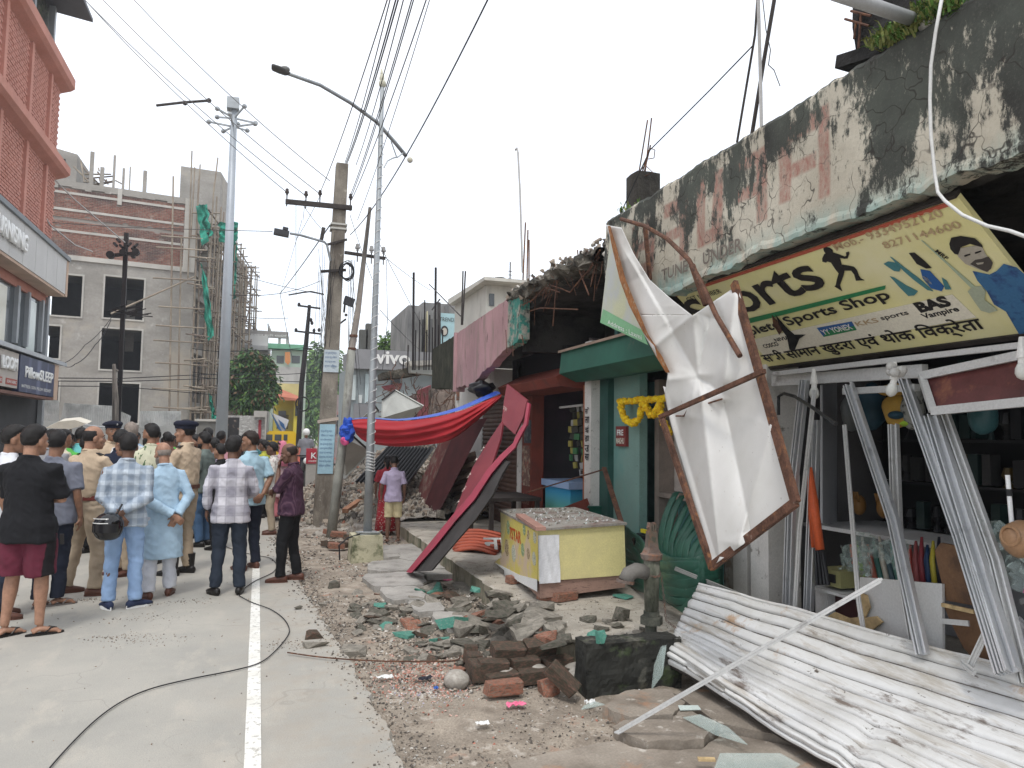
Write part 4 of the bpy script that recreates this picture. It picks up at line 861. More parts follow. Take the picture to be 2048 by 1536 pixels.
FS=thing('fallen_white_shutter','buckled white rolling shutter lying across the platform edge','shutter',(3.0,4.6,.2))
def sect(v):   # cross section at the far end (u = 0): pixel + z path
    pts=[(3.30,5.24,.57),(3.24,5.22,.50),(3.14,5.18,.40),(3.06,5.12,.33),(2.98,5.06,.29),(2.90,4.95,.285),(2.80,4.85,.27),(2.755,4.82,.21),(2.77,4.83,.12)]
    f=v*(len(pts)-1);i=min(int(f),len(pts)-2);return Vector(pts[i]).lerp(Vector(pts[i+1]),f-i)
def sect1(v):
    pts=[(3.98,2.2,.50),(3.85,2.2,.44),(3.68,2.2,.36),(3.5,2.2,.30),(3.32,2.2,.25),(3.15,2.2,.20),(2.98,2.2,.13),(2.90,2.2,.06),(2.90,2.2,.02)]
    f=v*(len(pts)-1);i=min(int(f),len(pts)-2);return Vector(pts[i]).lerp(Vector(pts[i+1]),f-i)
def shp(u,v):
    a,b=sect(v),sect1(v);p=a.lerp(b,u);sag=-.05*math.sin(u*PI)*math.sin(v*PI)
    k=u-(.56+.10*v);p.z+=sag-.03*max(0,1-abs(k)/.04)*max(0,min(1,(v-.45)*6))+.012*fbm(p.x,p.y,0,2.0,3)
    p.x+=.02*math.sin(u*9)*(v>.85)
    return p
NSL=13
for k in range(NSL):
    mb=MB();v0,v1=k/NSL,(k+1)/NSL;q=9
    def f(u,w):
        p=shp(u,v0+(v1-v0)*w);d=(shp(u,v1)-shp(u,v0));L=shp(min(1,u+.01),v0)-shp(max(0,u-.01),v0);n=d.cross(L).normalized()
        if n.z<0 and abs(n.z)>.2 or n.x>.5:n=-n
        prof=(.014*(1-abs(2*w/.84-1)**5)if w<.84 else-.016*math.sin((w-.84)/.16*PI))
        e=0
        if u<.004:p=p+L.normalized()*(.02*noise.noise(Vector((v0*40+w*3,1,1))))
        return p+n*prof
    mb.grid(f,70,14);mb.I=[1 if(i//70)in(12,13)else 0 for i in range(len(mb.F))];o=mb.build('slat',[WSH,GRO],FS,smooth=True)
    md=o.modifiers.new('t','SOLIDIFY');md.thickness=.002
mb=MB();mb.tube([shp(u,1.0)+Vector((-.004,0,-.0))for u in[i/30 for i in range(31)]],.012,6);mb.build('bottom_rail',DARKM,FS)
mb=MB();mb.tube([shp(u,0.0)+Vector((.0,0,.012))for u in[i/30 for i in range(31)]],.014,6);mb.build('edge_rail',WSH,FS)
SPN=thing('long_white_strip','long thin white metal strip lying diagonally over the fallen shutter','metal strip',P(1240,1463,Z=.03))
a,b=P(1242,1463,Z=.04),P(1762,1162,Z=1.02);mb=MB();d=(b-a);mb.bar(a,b,.022,.012);mb.bar(a+Vector((.008,0,.012)),b+Vector((.008,0,.012)),.004,.012);mb.bar(a+Vector((-.008,0,.012)),b+Vector((-.008,0,.012)),.004,.012);mb.build('strip',ALUW,SPN,fix=True)
mb=MB();mb.obox(P(1238,1464,Z=.035),(.05,.035,.006),(0,0,.5));mb.build('end_plate',ALUW,SPN)
channel('grey_metal_strip','grey flat metal strip resting on the crumpled green shutter',[P(1350,1136,X=3.15),P(1470,1185,X=3.55),P(1500,1200,X=3.62)],.025,.01,M('grey_strip_paint',(.34,.34,.32),.6,bump=.1),cat='metal strip')

# ---------------------------------------------------------------- crumpled green shutter
GSH=M('green_shutter_paint',(.018,.075,.05),.42,var=.25,vs=4,bump=.2,layers=[((.10,.16,.13),6,.66,.05)])
CG=thing('crumpled_green_shutter','crumpled dark green rolling shutter bulging out of the green shop doorway','shutter',(3.5,6.4,.2))
for k in range(10):     # curved slats sweeping right
    mb=MB();t=k/9
    pts=[P(1250-2*k,1058+9*k,X=3.75),P(1290,1098+9*k,X=3.45),P(1340,1122+8.5*k,X=3.25),P(1400,1122+9.2*k,X=3.3),P(1440,1108+10.5*k,X=3.5)]
    sp=[]
    for i in range(len(pts)-1):
        for j in range(5):sp.append(pts[i].lerp(pts[i+1],j/5))
    sp.append(pts[-1]);sm=[sp[0]]+[(sp[i-1]+sp[i]*2+sp[i+1])/4 for i in range(1,len(sp)-1)]+[sp[-1]]
    mb.tube([q_+Vector((.02*noise.noise(q_*3+Vector((k,0,0))),0,.035*noise.noise(q_*4+Vector((0,k*.7,0)))))for q_ in sm],[.043*(1+.25*math.sin(k*2.1+i_*.4))for i_ in range(len(sm))],8,flat=.22,side=(0,0,1));mb.build('slat',GSH,CG,smooth=True)
for k in range(9):     # fan of slats rising to the right
    mb=MB();a=P(1322+k*9,1128+(k%2)*3,X=3.5);b=P(1352+k*13,985+k*11,X=3.85)
    pts=[a.lerp(b,t)+Vector((-.06*math.sin(t*PI),0,.02*math.sin(t*PI)))for t in(0,.15,.3,.45,.6,.75,.9,1)]
    mb.tube([q_+Vector((0,.03*noise.noise(q_*5),.02*math.sin(k*1.7)))for q_ in pts],.052,8,flat=.2,side=(0,-1,0));mb.build('slat',GSH,CG,smooth=True)
mb=MB();mb.hexa([P(*a,X=x)for a,x in[((1318,1195),3.3),((1368,1228),3.25),((1368,1228),3.35),((1318,1195),3.4),((1312,1130),3.3),((1400,1160),3.3),((1400,1160),3.4),((1312,1130),3.4)]]);mb.build('lower_sheet',GSH,CG,fix=True)
mb=MB();mb.box(3.9,3.95,5.88,6.1,.2,.62);mb.build('guide_rail',GSH,CG)
BGB=thing('black_plastic_bag','black plastic bag with a yellow label on the green shutter','bag',P(1290,1075,X=3.7));blob(BGB,'bag_body',1288,1080,3.7,(.13,.15,.08),flatm('black_plastic',(.012,.012,.014),.25,bump=.6,bs=12),4,.5);mb=MB();mb.obox(P(1288,1062,X=3.62),(.03,.09,.035));mb.build('label_patch',flatm('yellow_tag',(.6,.5,.03)),BGB)
DBR=thing('door_prop','brown wooden prop leaning by the mint green door with a thin rod','prop',P(1240,1060,X=3.7));mb=MB();pb(mb,(1208,936,3.85),(1246,1056,3.55),.05,.03);mb.build('post',RUST,DBR,fix=True)
mb=MB();mb.tube([P(1210,938,X=3.84),P(1055,985,X=3.3)],.009,6);mb.build('rod',RUST,DBR)
mb=MB();mb.box(3.86,4.02,8.60,8.84,.35,.85);GB=thing('green_box','dark green metal box at the foot of the white pillar','box',(3.9,8.7,.3));mb.build('box_body',GAW,GB);mb=MB();mb.box(3.84,4.03,8.58,8.86,.851,.87);mb.build('box_lid',GAW,GB)

# ---------------------------------------------------------------- yellow snack counter on bricks
CT=thing('snack_counter','yellow snack counter with a food poster standing crooked on bricks','counter',P(1130,1190,Z=.22))
z0=.40;near=P(1078,1163,Z=z0);right=P(1252,1150,Z=z0);lft=P(1003,1112,Z=z0)
hh_=Vector((0,0,.70));tl=Vector((-.02,0,0))
def up(p,h):return p+Vector((-.02,.0,h))
far=right+(lft-near)
zt=P(1080,1062,X=near.x).z-z0;ztr=P(1245,1048,X=right.x).z-z0;ztl=P(1014,1026,X=lft.x).z-z0
YC=M('yellow_counter_board',(.72,.64,.30),.65,var=.05,vs=2,bump=.03,layers=[((.32,.25,.12),22,.745,.01),((.60,.53,.27),1.5,.6,.1)])
mb=MB();mb.hexa([near,right,far,lft,up(near,zt),up(right,ztr),up(far,(ztl+ztr)/2),up(lft,ztl)]);mb.build('cabinet',YC,CT,fix=True)
E3=Vector((0,0,.022));o_=[up(near,zt),up(right,ztr),up(far,(ztl+ztr)/2),up(lft,ztl)];cen=sum(o_,Vector())/4;o_=[cen+(v-cen)*1.04 for v in o_];o_=[Vector((v.x,v.y,v.z+.003))for v in o_]
mb=MB();mb.hexa([*o_,*[v+E3 for v in o_]]);mb.build('top_board',M('maroon_edge',(.17,.08,.065),.8,var=.2,layers=[((.30,.28,.25),3,.42,.1),((.15,.13,.11),30,.6,.05)]),CT,fix=True)
CP=Plane(lft,near-lft,up(near,zt)-near);CPn=CP
W1=(near-lft).length
PST=M('food_poster',(.66,.55,.14),.5,co='pos',var=.1,layers=[((.62,.48,.35),3,.55,.06)])
mb=MB();mb.prism([CP.uv(*a)for a in[(1016,1032),(1077,1066),(1076,1160),(1040,1150),(990,1124),(1004,1114)]],lambda a,b,w:CP.pt(a,b,w+.004),.003);mb.build('poster',PST,CT,fix=True)
CP.text('lettering','7STAR',(1021,1077),(1044,1090),(1023,1054),flatm('red_orange_print',(.55,.09,.02)),CT,off=.010,bold=.03)
dish=[flatm('dish_print_brown',(.22,.14,.08),layers=[((.6,.5,.3),60,.52,.05)]),flatm('dish_print_pale',(.55,.55,.45),layers=[((.2,.22,.12),70,.55,.05)]),flatm('dish_print_green',(.2,.3,.14),layers=[((.6,.6,.45),60,.55,.05)])]
for k,(x,y,rx,ry)in enumerate([(1015,1095,7,17),(1029,1107,8,17),(1050,1060,7,11),(1058,1070,6,9),(1071,1076,5,12),(1047,1100,7,13),(1058,1108,6,11),(1070,1118,6,14),(1018,1055,4,14)]):
    u,v=CP.uv(x,y);r_=abs(CP.uv(x,y-ry)[1]-v);mb=MB();mb.prism([(u+r_*.9*math.cos(a),v+r_*math.sin(a))for a in[j*PI/8 for j in range(16)]],lambda a,b,w:CP.pt(a,b,w+.008),.002);mb.build('printed_dish',dish[k%3],CT,fix=True)
for k,pl in enumerate([[(990,1124),(1040,1150),(1076,1160),(1076,1184),(1040,1164)],[(1004,1130),(1036,1150),(1030,1168),(1006,1150)]]):
    mb=MB();mb.prism([CP.uv(*a)for a in pl],lambda a,b,w:CP.pt(a,b,w+(.008 if k==0 else-.02)),.003);mb.build('paper_margin',WHT,CT,fix=True)
RPn=Plane(near,right-near,up(near,zt)-near)
mb=MB();u0,u1=0,RPn.uv(1120,1064)[0];h1=RPn.uv(1080,1066)[1]
mb.grid(lambda u,v:RPn.pt(u1*u,-.02+(h1+.0)*v,.006+.012*abs(math.sin(u*7+v*4))*u+.004*fbm(u*4,v*3,1,2,2)),20,24);mb.build('white_sheet',M('white_vinyl',(.72,.72,.74),.4,bump=.2,bs=12),CT,smooth=True)
mb=MB();pl=[near+Vector((.02,.02,-.16)),right+Vector((0,.02,-.12)),far+Vector((0,0,-.12)),lft+Vector((.03,0,-.10))]
mb.hexa([*pl,*[v+Vector((0,0,.155))for v in pl[:1]],right+Vector((0,.02,-.003)),far+Vector((0,0,-.003)),lft+Vector((.03,0,-.003))]);mb.build('plinth',M('pinkish_plywood',(.30,.19,.15),.85,var=.2,vs=2,bump=.4,bs=25,layers=[((.16,.1,.08),16,.6,.04,(1,1,6))]),CT,fix=True)
DBR_=thing('broken_plank','pinkish broken plank lying across the top of the snack counter','plank',P(1085,1045,Z=1.1));zc=o_[0].z+.03
mb=MB();mb.bar(P(1040,1030,Z=zc+.03),P(1082,1058,Z=zc+.03),.09,.03);mb.build('plank',M('pink_brown_plank',(.34,.19,.15),.85,var=.2),DBR_)
r=random.Random(2);it=[]
for k in range(260):
    u_,v_=r.random()*.94+.03,r.random()*.9+.05;p=o_[0].lerp(o_[1],u_).lerp(o_[3].lerp(o_[2],u_),v_);s_=r.uniform(.01,.06);it.append((0,(p.x,p.y,p.z+.026),(r.random(),r.random(),r.random()*6),(s_,s_*.6,s_*.3),r.choice((0,1,2,2))))
o=cloud('glass_and_grit',[hull(.5,.5,.5,10,7)],it,[GLASS,LAM,CONCO]);tag(o,'broken glass and grit strewn on the snack counter top')
# ================================================================ left side: terracotta building with shop signs
TER=M('terracotta_paint',(.50,.235,.185),.85,var=.10,vs=1.2,fine=.08,fs=30,bump=.3,bd=.01,bs=30,layers=[((.44,.19,.14),1.1,.62,.1)])
PANELG=M('grey_cladding',(.50,.49,.475),.55,var=.06,vs=1.2,bump=.05)
TAN=M('tan_trim',(.50,.36,.27),.7,var=.12,vs=2,bump=.15)
DGL=G('tinted_glass');DGL.b.inputs['Base Color'].default_value=(.05,.06,.065,1);DGL.b.inputs['Roughness'].default_value=.08;DGL.b.inputs['Specular IOR Level'].default_value=.6;DGL=DGL.m
STEELG=M('grey_steel',(.34,.36,.38),.5,metal=.4,var=.1,bump=.05)
LB=thing('terracotta_building','tall terracotta brick building with grey shop fascias at the left edge','building',(-8,22,0))
XL=-6.0;YE=24.5;YS=13.0
mb=MB();mb.box(-16,XL-.05,YS,YE,5.31,12.15);mb.build('wall',TER,LB)
# real brickwork, proud of the wall, framed by flat pilasters and string courses
bys=np.arange(YS+.1,YE-.02,.25);V,F=[],[]
def addb(x0,x1,y0,y1,z0,z1):
    n=len(V);V.extend([(x0,y0,z0),(x1,y0,z0),(x1,y1,z0),(x0,y1,z0),(x0,y0,z1),(x1,y0,z1),(x1,y1,z1),(x0,y1,z1)])
    F.extend([(n,n+1,n+5,n+4),(n+1,n+2,n+6,n+5),(n+2,n+3,n+7,n+6),(n+4,n+5,n+6,n+7),(n+3,n+2,n+1,n)])
row=0;z=6.85
while z<12.1:
    if not(9.05<z<9.5 or 11.65<z<12.15):
        for y in bys:
            yy=y+(.125 if row%2 else 0)
            if any(abs(yy+.1-p)<.22 for p in(15.6,17.6,19.6,21.6,23.4))or yy+.22>YE:continue
            addb(XL-.06,XL-.014+random.uniform(-.004,.006),yy+.008,yy+.226+random.uniform(-.012,.006),z+.008,z+.07)
    z+=.085;row+=1
me=mesh('brickwork',V,F,TER);o=link('brickwork',me,LB);o['kind']='stuff'
for p in(15.6,17.6,19.6,21.6,23.4):
    mb=MB();mb.box(XL-.05,XL+.035,p-.09,p+.09,6.8,12.1);mb.build('pilaster',TER,LB)
for za,zb,pr in((9.0,9.45,.32),(11.6,12.12,.32)):
    mb=MB();mb.prism([(XL-.1,za),(XL+pr-.1,za+.12),(XL+pr,za+.2),(XL+pr,zb-.05),(XL+pr-.08,zb),(XL-.1,zb)],lambda a,b,w:(a,YS+w,b),YE-YS+.1);mb.build('string_course',TER,LB,fix=True)
cq=P(186,45,X=-5.1);mb=MB();mb.hexa([(-9,18,cq.z+.5),(-5.1,18,cq.z),(-5.1,cq.y,cq.z),(-9,cq.y,cq.z+.5),(-9,18,cq.z+.6),(-5.1,18,cq.z+.1),(-5.1,cq.y,cq.z+.1),(-9,cq.y,cq.z+.6)])
mb.build('metal_canopy',M('dark_sheet_roof',(.11,.115,.13),.6,var=.1),LB)
for y in(21.4,23.2):mb=MB();mb.box(-6.1,-5.95,y,y+.15,12.1,cq.z+.08);mb.build('canopy_post',STEELG,LB)
mb=MB();mb.box(-7.5,-6.2,18,24.3,12.1,13.6);mb.build('roof_wall',MOSS,LB)
for y in(18.5,20.2,21.9,23.3):mb=MB();mb.box(XL+.0,XL+.05,y,y+.22,6.95,7.08);mb.build('weep_hole',BLACK,LB)
# fascia 1: upper cladding band with letters
XF=-5.55
for k in range(12):
    y=12.2+k*1.0
    mb=MB();mb.box(XF-.1,XF,y+.008,y+.992,5.6,6.58);mb.build('cladding_panel',PANELG,LB)
mb=MB();mb.box(XF-.45,XF+.06,12.2,24.4,6.581,6.70);mb.build('fascia_coping',M('dark_grey_coping',(.20,.215,.23),.6,var=.1),LB)
mb=MB();mb.box(XF-.5,XF+.01,24.205,24.4,5.55,6.58);mb.build('fascia_end',TAN,LB)
mb=MB();mb.box(XF-.45,XF-.02,12.2,24.2,5.53,5.595);mb.build('fascia_soffit',TAN,LB)
WSG=M('white_sign_letters',(.80,.80,.78),.5,var=.03,bump=0)
def sidetext(t,ya,yb,z,h,X_,m_,parent,name='lettering',bold=.03,th=.05):
    me=text_mesh(t,1,0,bold);co=np.empty(len(me.vertices)*3);me.vertices.foreach_get('co',co);co=co.reshape(-1,3)
    x0,x1=co[:,0].min(),co[:,0].max();y0,y1=co[:,1].min(),co[:,1].max()
    q=np.stack([np.full(len(co),X_),ya+(co[:,0]-x0)/(x1-x0)*(yb-ya),z+(co[:,1]-y0)/(y1-y0)*h],1)
    me.vertices.foreach_set('co',q.ravel());me.materials.clear();me.materials.append(m_);me.name=name
    for pl in me.polygons:pl.material_index=0
    o=link(name,me,parent)
    if th:md=o.modifiers.new('t','SOLIDIFY');md.thickness=th;md.offset=0
    return o
sidetext('FURNISING',17.95,20.25,5.88,.42,XF+.06,WSG,LB)
# glazed first floor
for k,(ya,yb)in enumerate([(14.3,16.3),(16.5,18.5),(18.7,20.1),(20.3,21.7),(21.9,22.6),(22.75,23.9)]):
    mb=MB();mb.box(XL-.12,XL-.1,ya,yb,3.75,5.3);w_=mb.build('window',DGL,LB)
    mb=MB();mb.box(XL-.14,XL+.0,yb,yb+.14,3.9,5.35);mb.build('frame',STEELG,w_)
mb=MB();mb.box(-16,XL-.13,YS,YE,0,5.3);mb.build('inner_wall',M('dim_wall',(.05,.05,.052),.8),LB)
mb=MB();mb.box(XL-.1,XL+.02,24.3,24.5,0,5.5);mb.build('corner_post',STEELG,LB)
for y0,c0 in((20.35,(.62,.60,.50)),(22.85,(.60,.66,.64)),(16.6,(.6,.6,.58))):
    mb=MB();mb.box(XL-.09,XL-.085,y0,y0+.75,3.75,5.2);mb.build('window_poster',flatm('window_print_%d'%int(y0),c0,.2),LB)
# fascia 2: lower signs
mb=MB();mb.hexa([(XF-.5,12,3.62),(XF+.1,12,3.54),(XF+.1,24.4,3.54),(XF-.5,24.4,3.62),(XF-.5,12,3.72),(XF+.1,12,3.64),(XF+.1,24.4,3.64),(XF-.5,24.4,3.72)]);mb.build('lower_canopy',M('light_grey_sheet',(.42,.44,.46),.5,var=.08,bump=.05),LB)
LS=thing('shop_fascia_sign','grey shop fascia reading LOOM with small red boxes beneath the letters','sign',(XF,20.5,2.7));mb=MB();mb.box(XF-.15,XF,12.2,20.35,2.68,3.50);mb.build('panel',M('beige_grey_panel',(.44,.40,.36),.6,var=.06),LS)
sidetext('LOOM',19.05,20.1,3.06,.30,XF+.04,WSG,LS,bold=.05);
for ya,yb,t in((18.5,19.25,'CURTAINS'),(19.5,20.3,'SOFA FABRIC')):
    mb=MB();mb.box(XF+.001,XF+.008,ya,yb,2.74,2.88);mb.build('red_box',flatm('brick_red_print',(.35,.08,.06)),LS);sidetext(t,ya+.06,yb-.06,2.775,.07,XF+.012,WHT,LS,th=0,bold=.01)
LS2=thing('mattress_sign','dark blue printed sign reading SLEEP at the end of the lower fascia','sign',(XF,24,2.6))
g=G('navy_sign_print');c=g.coord();nn=g.noise(c,2.2,4,.5,(1,1,.12));g.color(g.mix(g.ramp(nn,.5,.7),(.035,.045,.10),(.20,.22,.34)));g.b.inputs['Roughness'].default_value=.4
mb=MB();mb.box(XF-.12,XF+.02,20.4,23.45,2.62,3.50);mb.build('panel',g.m,LS2)
sidetext('PillowSLEEP',20.8,23.3,2.98,.28,XF+.03,WSG,LS2,bold=.03,th=.02);sidetext('MATTRESS / SOFA / PILLOW / BEDSHEET',20.6,23.2,2.73,.075,XF+.025,WHT,LS2,th=0,bold=.01)
mb=MB();mb.box(XF-.35,XF+.03,23.46,23.85,2.55,3.52);mb.build('end_return',TAN,LB)
mb=MB();mb.box(XF-.3,XF+.02,12.2,23.45,2.53,2.60);mb.build('fascia_lip',M('brown_lip',(.16,.08,.06),.7),LB)

# ================================================================ concrete building under construction
CG2=M('raw_concrete',(.335,.315,.285),.9,var=.15,vs=.35,fine=.08,fs=9,bump=.3,bd=.02,bs=6,layers=[((.24,.225,.20),.5,.58,.12,(1,1,2.2)),((.42,.37,.30),.35,.62,.08),((.45,.43,.40),1.8,.66,.05)])
CG3=M('pale_concrete_trim',(.46,.44,.40),.9,var=.15,vs=1,bump=.3)
g=G('burnt_brickwork');c=g.coord('obj');n1=g.noise(c,.45,6,.65,(1,1,2.2));n2=g.noise(c,2.5,5,.6)
obr=g.noise(c,7,2)
cc=g.mix(g.ramp(obr,.35,.65),(.24,.105,.078),(.33,.20,.155));cc=g.mix(g.ramp(n1,.48,.62,0,.8),cc,(.11,.085,.08));cc=g.mix(g.ramp(n2,.6,.72,0,.6),cc,(.45,.38,.33));g.color(cc);g.b.inputs['Roughness'].default_value=.95;BR2=g.m
MORT=M('mortar_grey',(.26,.235,.21),.95,var=.2,vs=1)
CB2=thing('unfinished_building','five storey unfinished concrete building with brick upper floors and bamboo at its side','building',(-10,45,0))
K0=P(372,860,D=1);
def at_depth(px,py,dep):
    d=P(px,py,D=1)-Vector((0,0,CAMZ));return Vector((0,0,CAMZ))+d*dep
fA=at_depth(60,860,39.0);fB=at_depth(374,862,42.5);fC=at_depth(484,864,60.0)
fA.z=fB.z=fC.z=0
ux=(fB-fA).normalized();nx=Vector((ux.y,-ux.x,0));
if nx.y>0:nx=-nx
WF=(fB-fA).length
def Fp(u,z,w=0.):return fA+ux*u+nx*w+Vector((0,0,z))
FPl=Plane(fA,ux,(0,0,1))
def FU(px,py):u,v=FPl.uv(px,py);return u,v
def fbox(mb,u0,u1,z0,z1,w0,w1,mi=0):return mb.hexa([Fp(u0,z0,w0),Fp(u1,z0,w0),Fp(u1,z0,w1),Fp(u0,z0,w1),Fp(u0,z1,w0),Fp(u1,z1,w0),Fp(u1,z1,w1),Fp(u0,z1,w1)],mi)
wins=[(85,166,545,628),(211,289,552,635),(80,121,650,715),(204,284,656,738),(80,118,760,800),(199,279,765,845)]
WR=[]
for x0,x1,y0,y1 in wins:
    ua_,zt_=FU(x0,y0);ub_,_=FU(x1,y0);_,zb_=FU(x0,y1);WR.append((max(0.02,ua_),ub_,zb_,zt_))
zbr=FU(200,522)[1];ztop=FU(200,372)[1]
us=sorted({0,WF,*[r[0]for r in WR],*[r[1]for r in WR]});zs=sorted({0,zbr,*[r[2]for r in WR],*[r[3]for r in WR]})
mb=MB()
for ua_,ub_ in zip(us,us[1:]):
    for za_,zb_ in zip(zs,zs[1:]):
        cu,cz=(ua_+ub_)/2,(za_+zb_)/2
        if any(r[0]<cu<r[1]and r[2]<cz<r[3]for r in WR):continue
        fbox(mb,ua_,ub_,za_,zb_,0,-.3)
mb.build('wall',CG2,CB2,fix=True)
for r in WR:
    mb=MB();t=.09
    fbox(mb,r[0]-t,r[0],r[2]-t,r[3]+t,.02,.05);fbox(mb,r[1],r[1]+t,r[2]-t,r[3]+t,.02,.05);fbox(mb,r[0],r[1],r[3],r[3]+t,.02,.05);fbox(mb,r[0],r[1],r[2]-t,r[2],.02,.05);mb.build('window',CG3,CB2,fix=True)
mb=MB();fbox(mb,0,WF,zbr-.12,zbr+.14,.1,-.3);mb.build('floor_band',CG3,CB2,fix=True)
mb=MB();fbox(mb,0,WF,zbr,ztop,-.02,-.3);mb.build('mortar_backing',MORT,CB2,fix=True)
# bricks of the upper floors
V,F=[],[];z=zbr+.16;row=0
while z<ztop-.45:
    if abs(z-(zbr+.95*(ztop-zbr)*.52))>.12:
        u=(row%2)*.12
        while u<WF-.7:
            if random.random()>.012:
                n=len(V);w=random.uniform(.0,.035);a,b=u+.012,u+.228
                V.extend([Fp(a,z,-.05),Fp(b,z,-.05),Fp(b,z,w),Fp(a,z,w),Fp(a,z+.068,-.05),Fp(b,z+.068,-.05),Fp(b,z+.068,w),Fp(a,z+.068,w)])
                F.extend([(n+3,n+2,n+6,n+7),(n+7,n+6,n+5,n+4),(n,n+1,n+2,n+3),(n+1,n+5,n+6,n+2),(n,n+3,n+7,n+4)])
            u+=.245
    z+=.088;row+=1
o=link('brickwork',mesh('brickwork',V,F,BR2),CB2);o['kind']='stuff'
for px0,px1,za_,zb_ in[(236,245,378,410)]:
    ua_,zt_=FU(px0,za_);ub_,_=FU(px1,za_);_,zb2=FU(px0,zb_);mb=MB();fbox(mb,ua_,ub_,zb2,zt_,.1,0);mb.build('column_stub',CG3,CB2,fix=True)
for yb in(470,428,395):
    _,z_0=FU(200,yb);mb=MB();fbox(mb,0,WF-.65,z_0-.06,z_0+.07,.055,0);mb.build('tie_band',CG3,CB2,fix=True)
mb=MB();mb.poly([],[]);
for k in range(24):
    ua_=WF*k/24;ub_=WF*(k+1)/24;d0_=.35+.18*noise.noise(Vector((k*.6,0,0)));fbox(mb,ua_,ub_,ztop-d0_,ztop,.08,-.3)
mb.build('ring_beam',CG2,CB2,fix=True)
mb=MB();fbox(mb,WF-.62,WF+.0,zbr,ztop,.09,-.3);mb.build('corner_column',CG3,CB2,fix=True)
# inside: floor slabs, back wall, so the openings read dark
mb=MB()
for zz_ in(1.4,4.5,7.45,zbr-.1):fbox(mb,.1,WF-.1,zz_,zz_+.18,-.35,-7.5)
mb.build('floor_slab',CG2,CB2,fix=True)
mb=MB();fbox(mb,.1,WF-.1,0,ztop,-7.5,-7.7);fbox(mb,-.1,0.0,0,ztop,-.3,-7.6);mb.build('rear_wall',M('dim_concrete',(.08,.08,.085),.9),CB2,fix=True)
for u_,z_0,z_1 in((3.4,.0,3.0),(8.3,3.2,6.2),(7.0,6.4,9.4),(4.2,6.4,9.4),(8.8,.0,3.0)):
    mb=MB();fbox(mb,u_,u_+.45,z_0,z_1,-3,-3.45);mb.build('column',CG2,CB2,fix=True)
# street side wall with columns and floor edges
u2=(fC-fB).normalized();n2v=Vector((-u2.y,u2.x,0));n2v=n2v if n2v.x<0 else-n2v;L2=(fC-fB).length
def Sp(u,z,w=0.):return fB+u2*u+n2v*w+Vector((0,0,z))
def sbox(mb,u0,u1,z0,z1,w0,w1):return mb.hexa([Sp(u0,z0,w0),Sp(u1,z0,w0),Sp(u1,z0,w1),Sp(u0,z0,w1),Sp(u0,z1,w0),Sp(u1,z1,w0),Sp(u1,z1,w1),Sp(u0,z1,w1)])
for zz_ in(3.1,6.3,9.5,zbr-.2,zbr+1.9,ztop-.4):
    mb=MB();sbox(mb,.05,L2,zz_,zz_+.35,-.03,.5);mb.build('floor_edge',CG2,CB2,fix=True)
for k in range(6):
    mb=MB();sbox(mb,k*3.4+.1,k*3.4+.6,0,ztop-.01,.0,.45);mb.build('side_column',CG3,CB2,fix=True)
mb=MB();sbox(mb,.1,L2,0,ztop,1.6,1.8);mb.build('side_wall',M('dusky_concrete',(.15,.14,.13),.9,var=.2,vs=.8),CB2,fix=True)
# lift head room and rooftop stubs
ta,tb=at_depth(362,332,47.5),at_depth(442,342,48.5);bk=u2*3.5;q=[Vector((v.x,v.y,ztop-1))for v in(ta,tb,tb+bk,ta+bk)];mb=MB();mb.hexa([*q,*[Vector((v.x,v.y,ta.z))for v in q]]);mb.build('tank_room',CG2,CB2,fix=True)
for px in(113,171):pass
a,_=FU(95,300);b,zz2=FU(152,285);mb=MB();mb.hexa([Fp(a,ztop,-2),Fp(b,ztop,-2),Fp(b+.9,ztop,-6),Fp(a,ztop,-6),Fp(a,zz2+.2,-2),Fp(b,zz2,-2),Fp(b+.9,zz2-.3,-6),Fp(a,zz2,-6)]);mb.build('stair_head',CG2,CB2,fix=True)
a,z0_=FU(113,318);b,z1_=FU(127,295);mb=MB();mb.hexa([Fp(a,z0_,-1.99),Fp(b,z0_,-1.99),Fp(b,z0_,-1.95),Fp(a,z0_,-1.95),Fp(a,z1_,-1.99),Fp(b,z1_,-1.99),Fp(b,z1_,-1.95),Fp(a,z1_,-1.95)]);mb.build('stair_window',BLACK,CB2,fix=True)
for px,py,w in((185,302,.2),(230,309,.13),(248,335,.13),(291,340,.2),(261,332,.07),(205,333,.2)):
    u_,z_t=FU(px,py);mb=MB();fbox(mb,u_-w/2,u_+w/2,ztop,z_t,-.1,-.1-w);mb.build('column_stub',CG2,CB2,fix=True)
# bamboo: rooftop and street side scaffold, each pole its own piece
BAM=M('weathered_bamboo',(.29,.245,.19),.8,var=.3,vs=1.3,fine=.15,bump=.2,layers=[((.22,.17,.13),1.1,.56,.1)])
BAMD=M('dark_bamboo',(.17,.135,.11),.85,var=.3,vs=1.3)
mb=MB();mb.tube([(0,0,0),(0,0,.25),(0,0,.5),(0,0,.75),(0,0,1)],[1,.95,.97,.9,.85],6);pole_me=mesh('bamboo_pole',mb.V,mb.F,BAM,smooth=True);pole_me2=mesh('bamboo_pole',mb.V,mb.F,BAMD,smooth=True)
def stick(parent,a,b,r,me=None,name='bamboo_pole'):
    a,b=Vector(a),Vector(b);o=link(name,me or pole_me,parent);d=b-a
    o.location=a;o.rotation_mode='QUATERNION';o.rotation_quaternion=d.to_track_quat('Z','Y');o.scale=(r,r,d.length);return o
SCF=thing('bamboo_scaffold','bamboo scaffolding lashed to the street side of the unfinished building','scaffold',fB)
rs=random.Random(5)
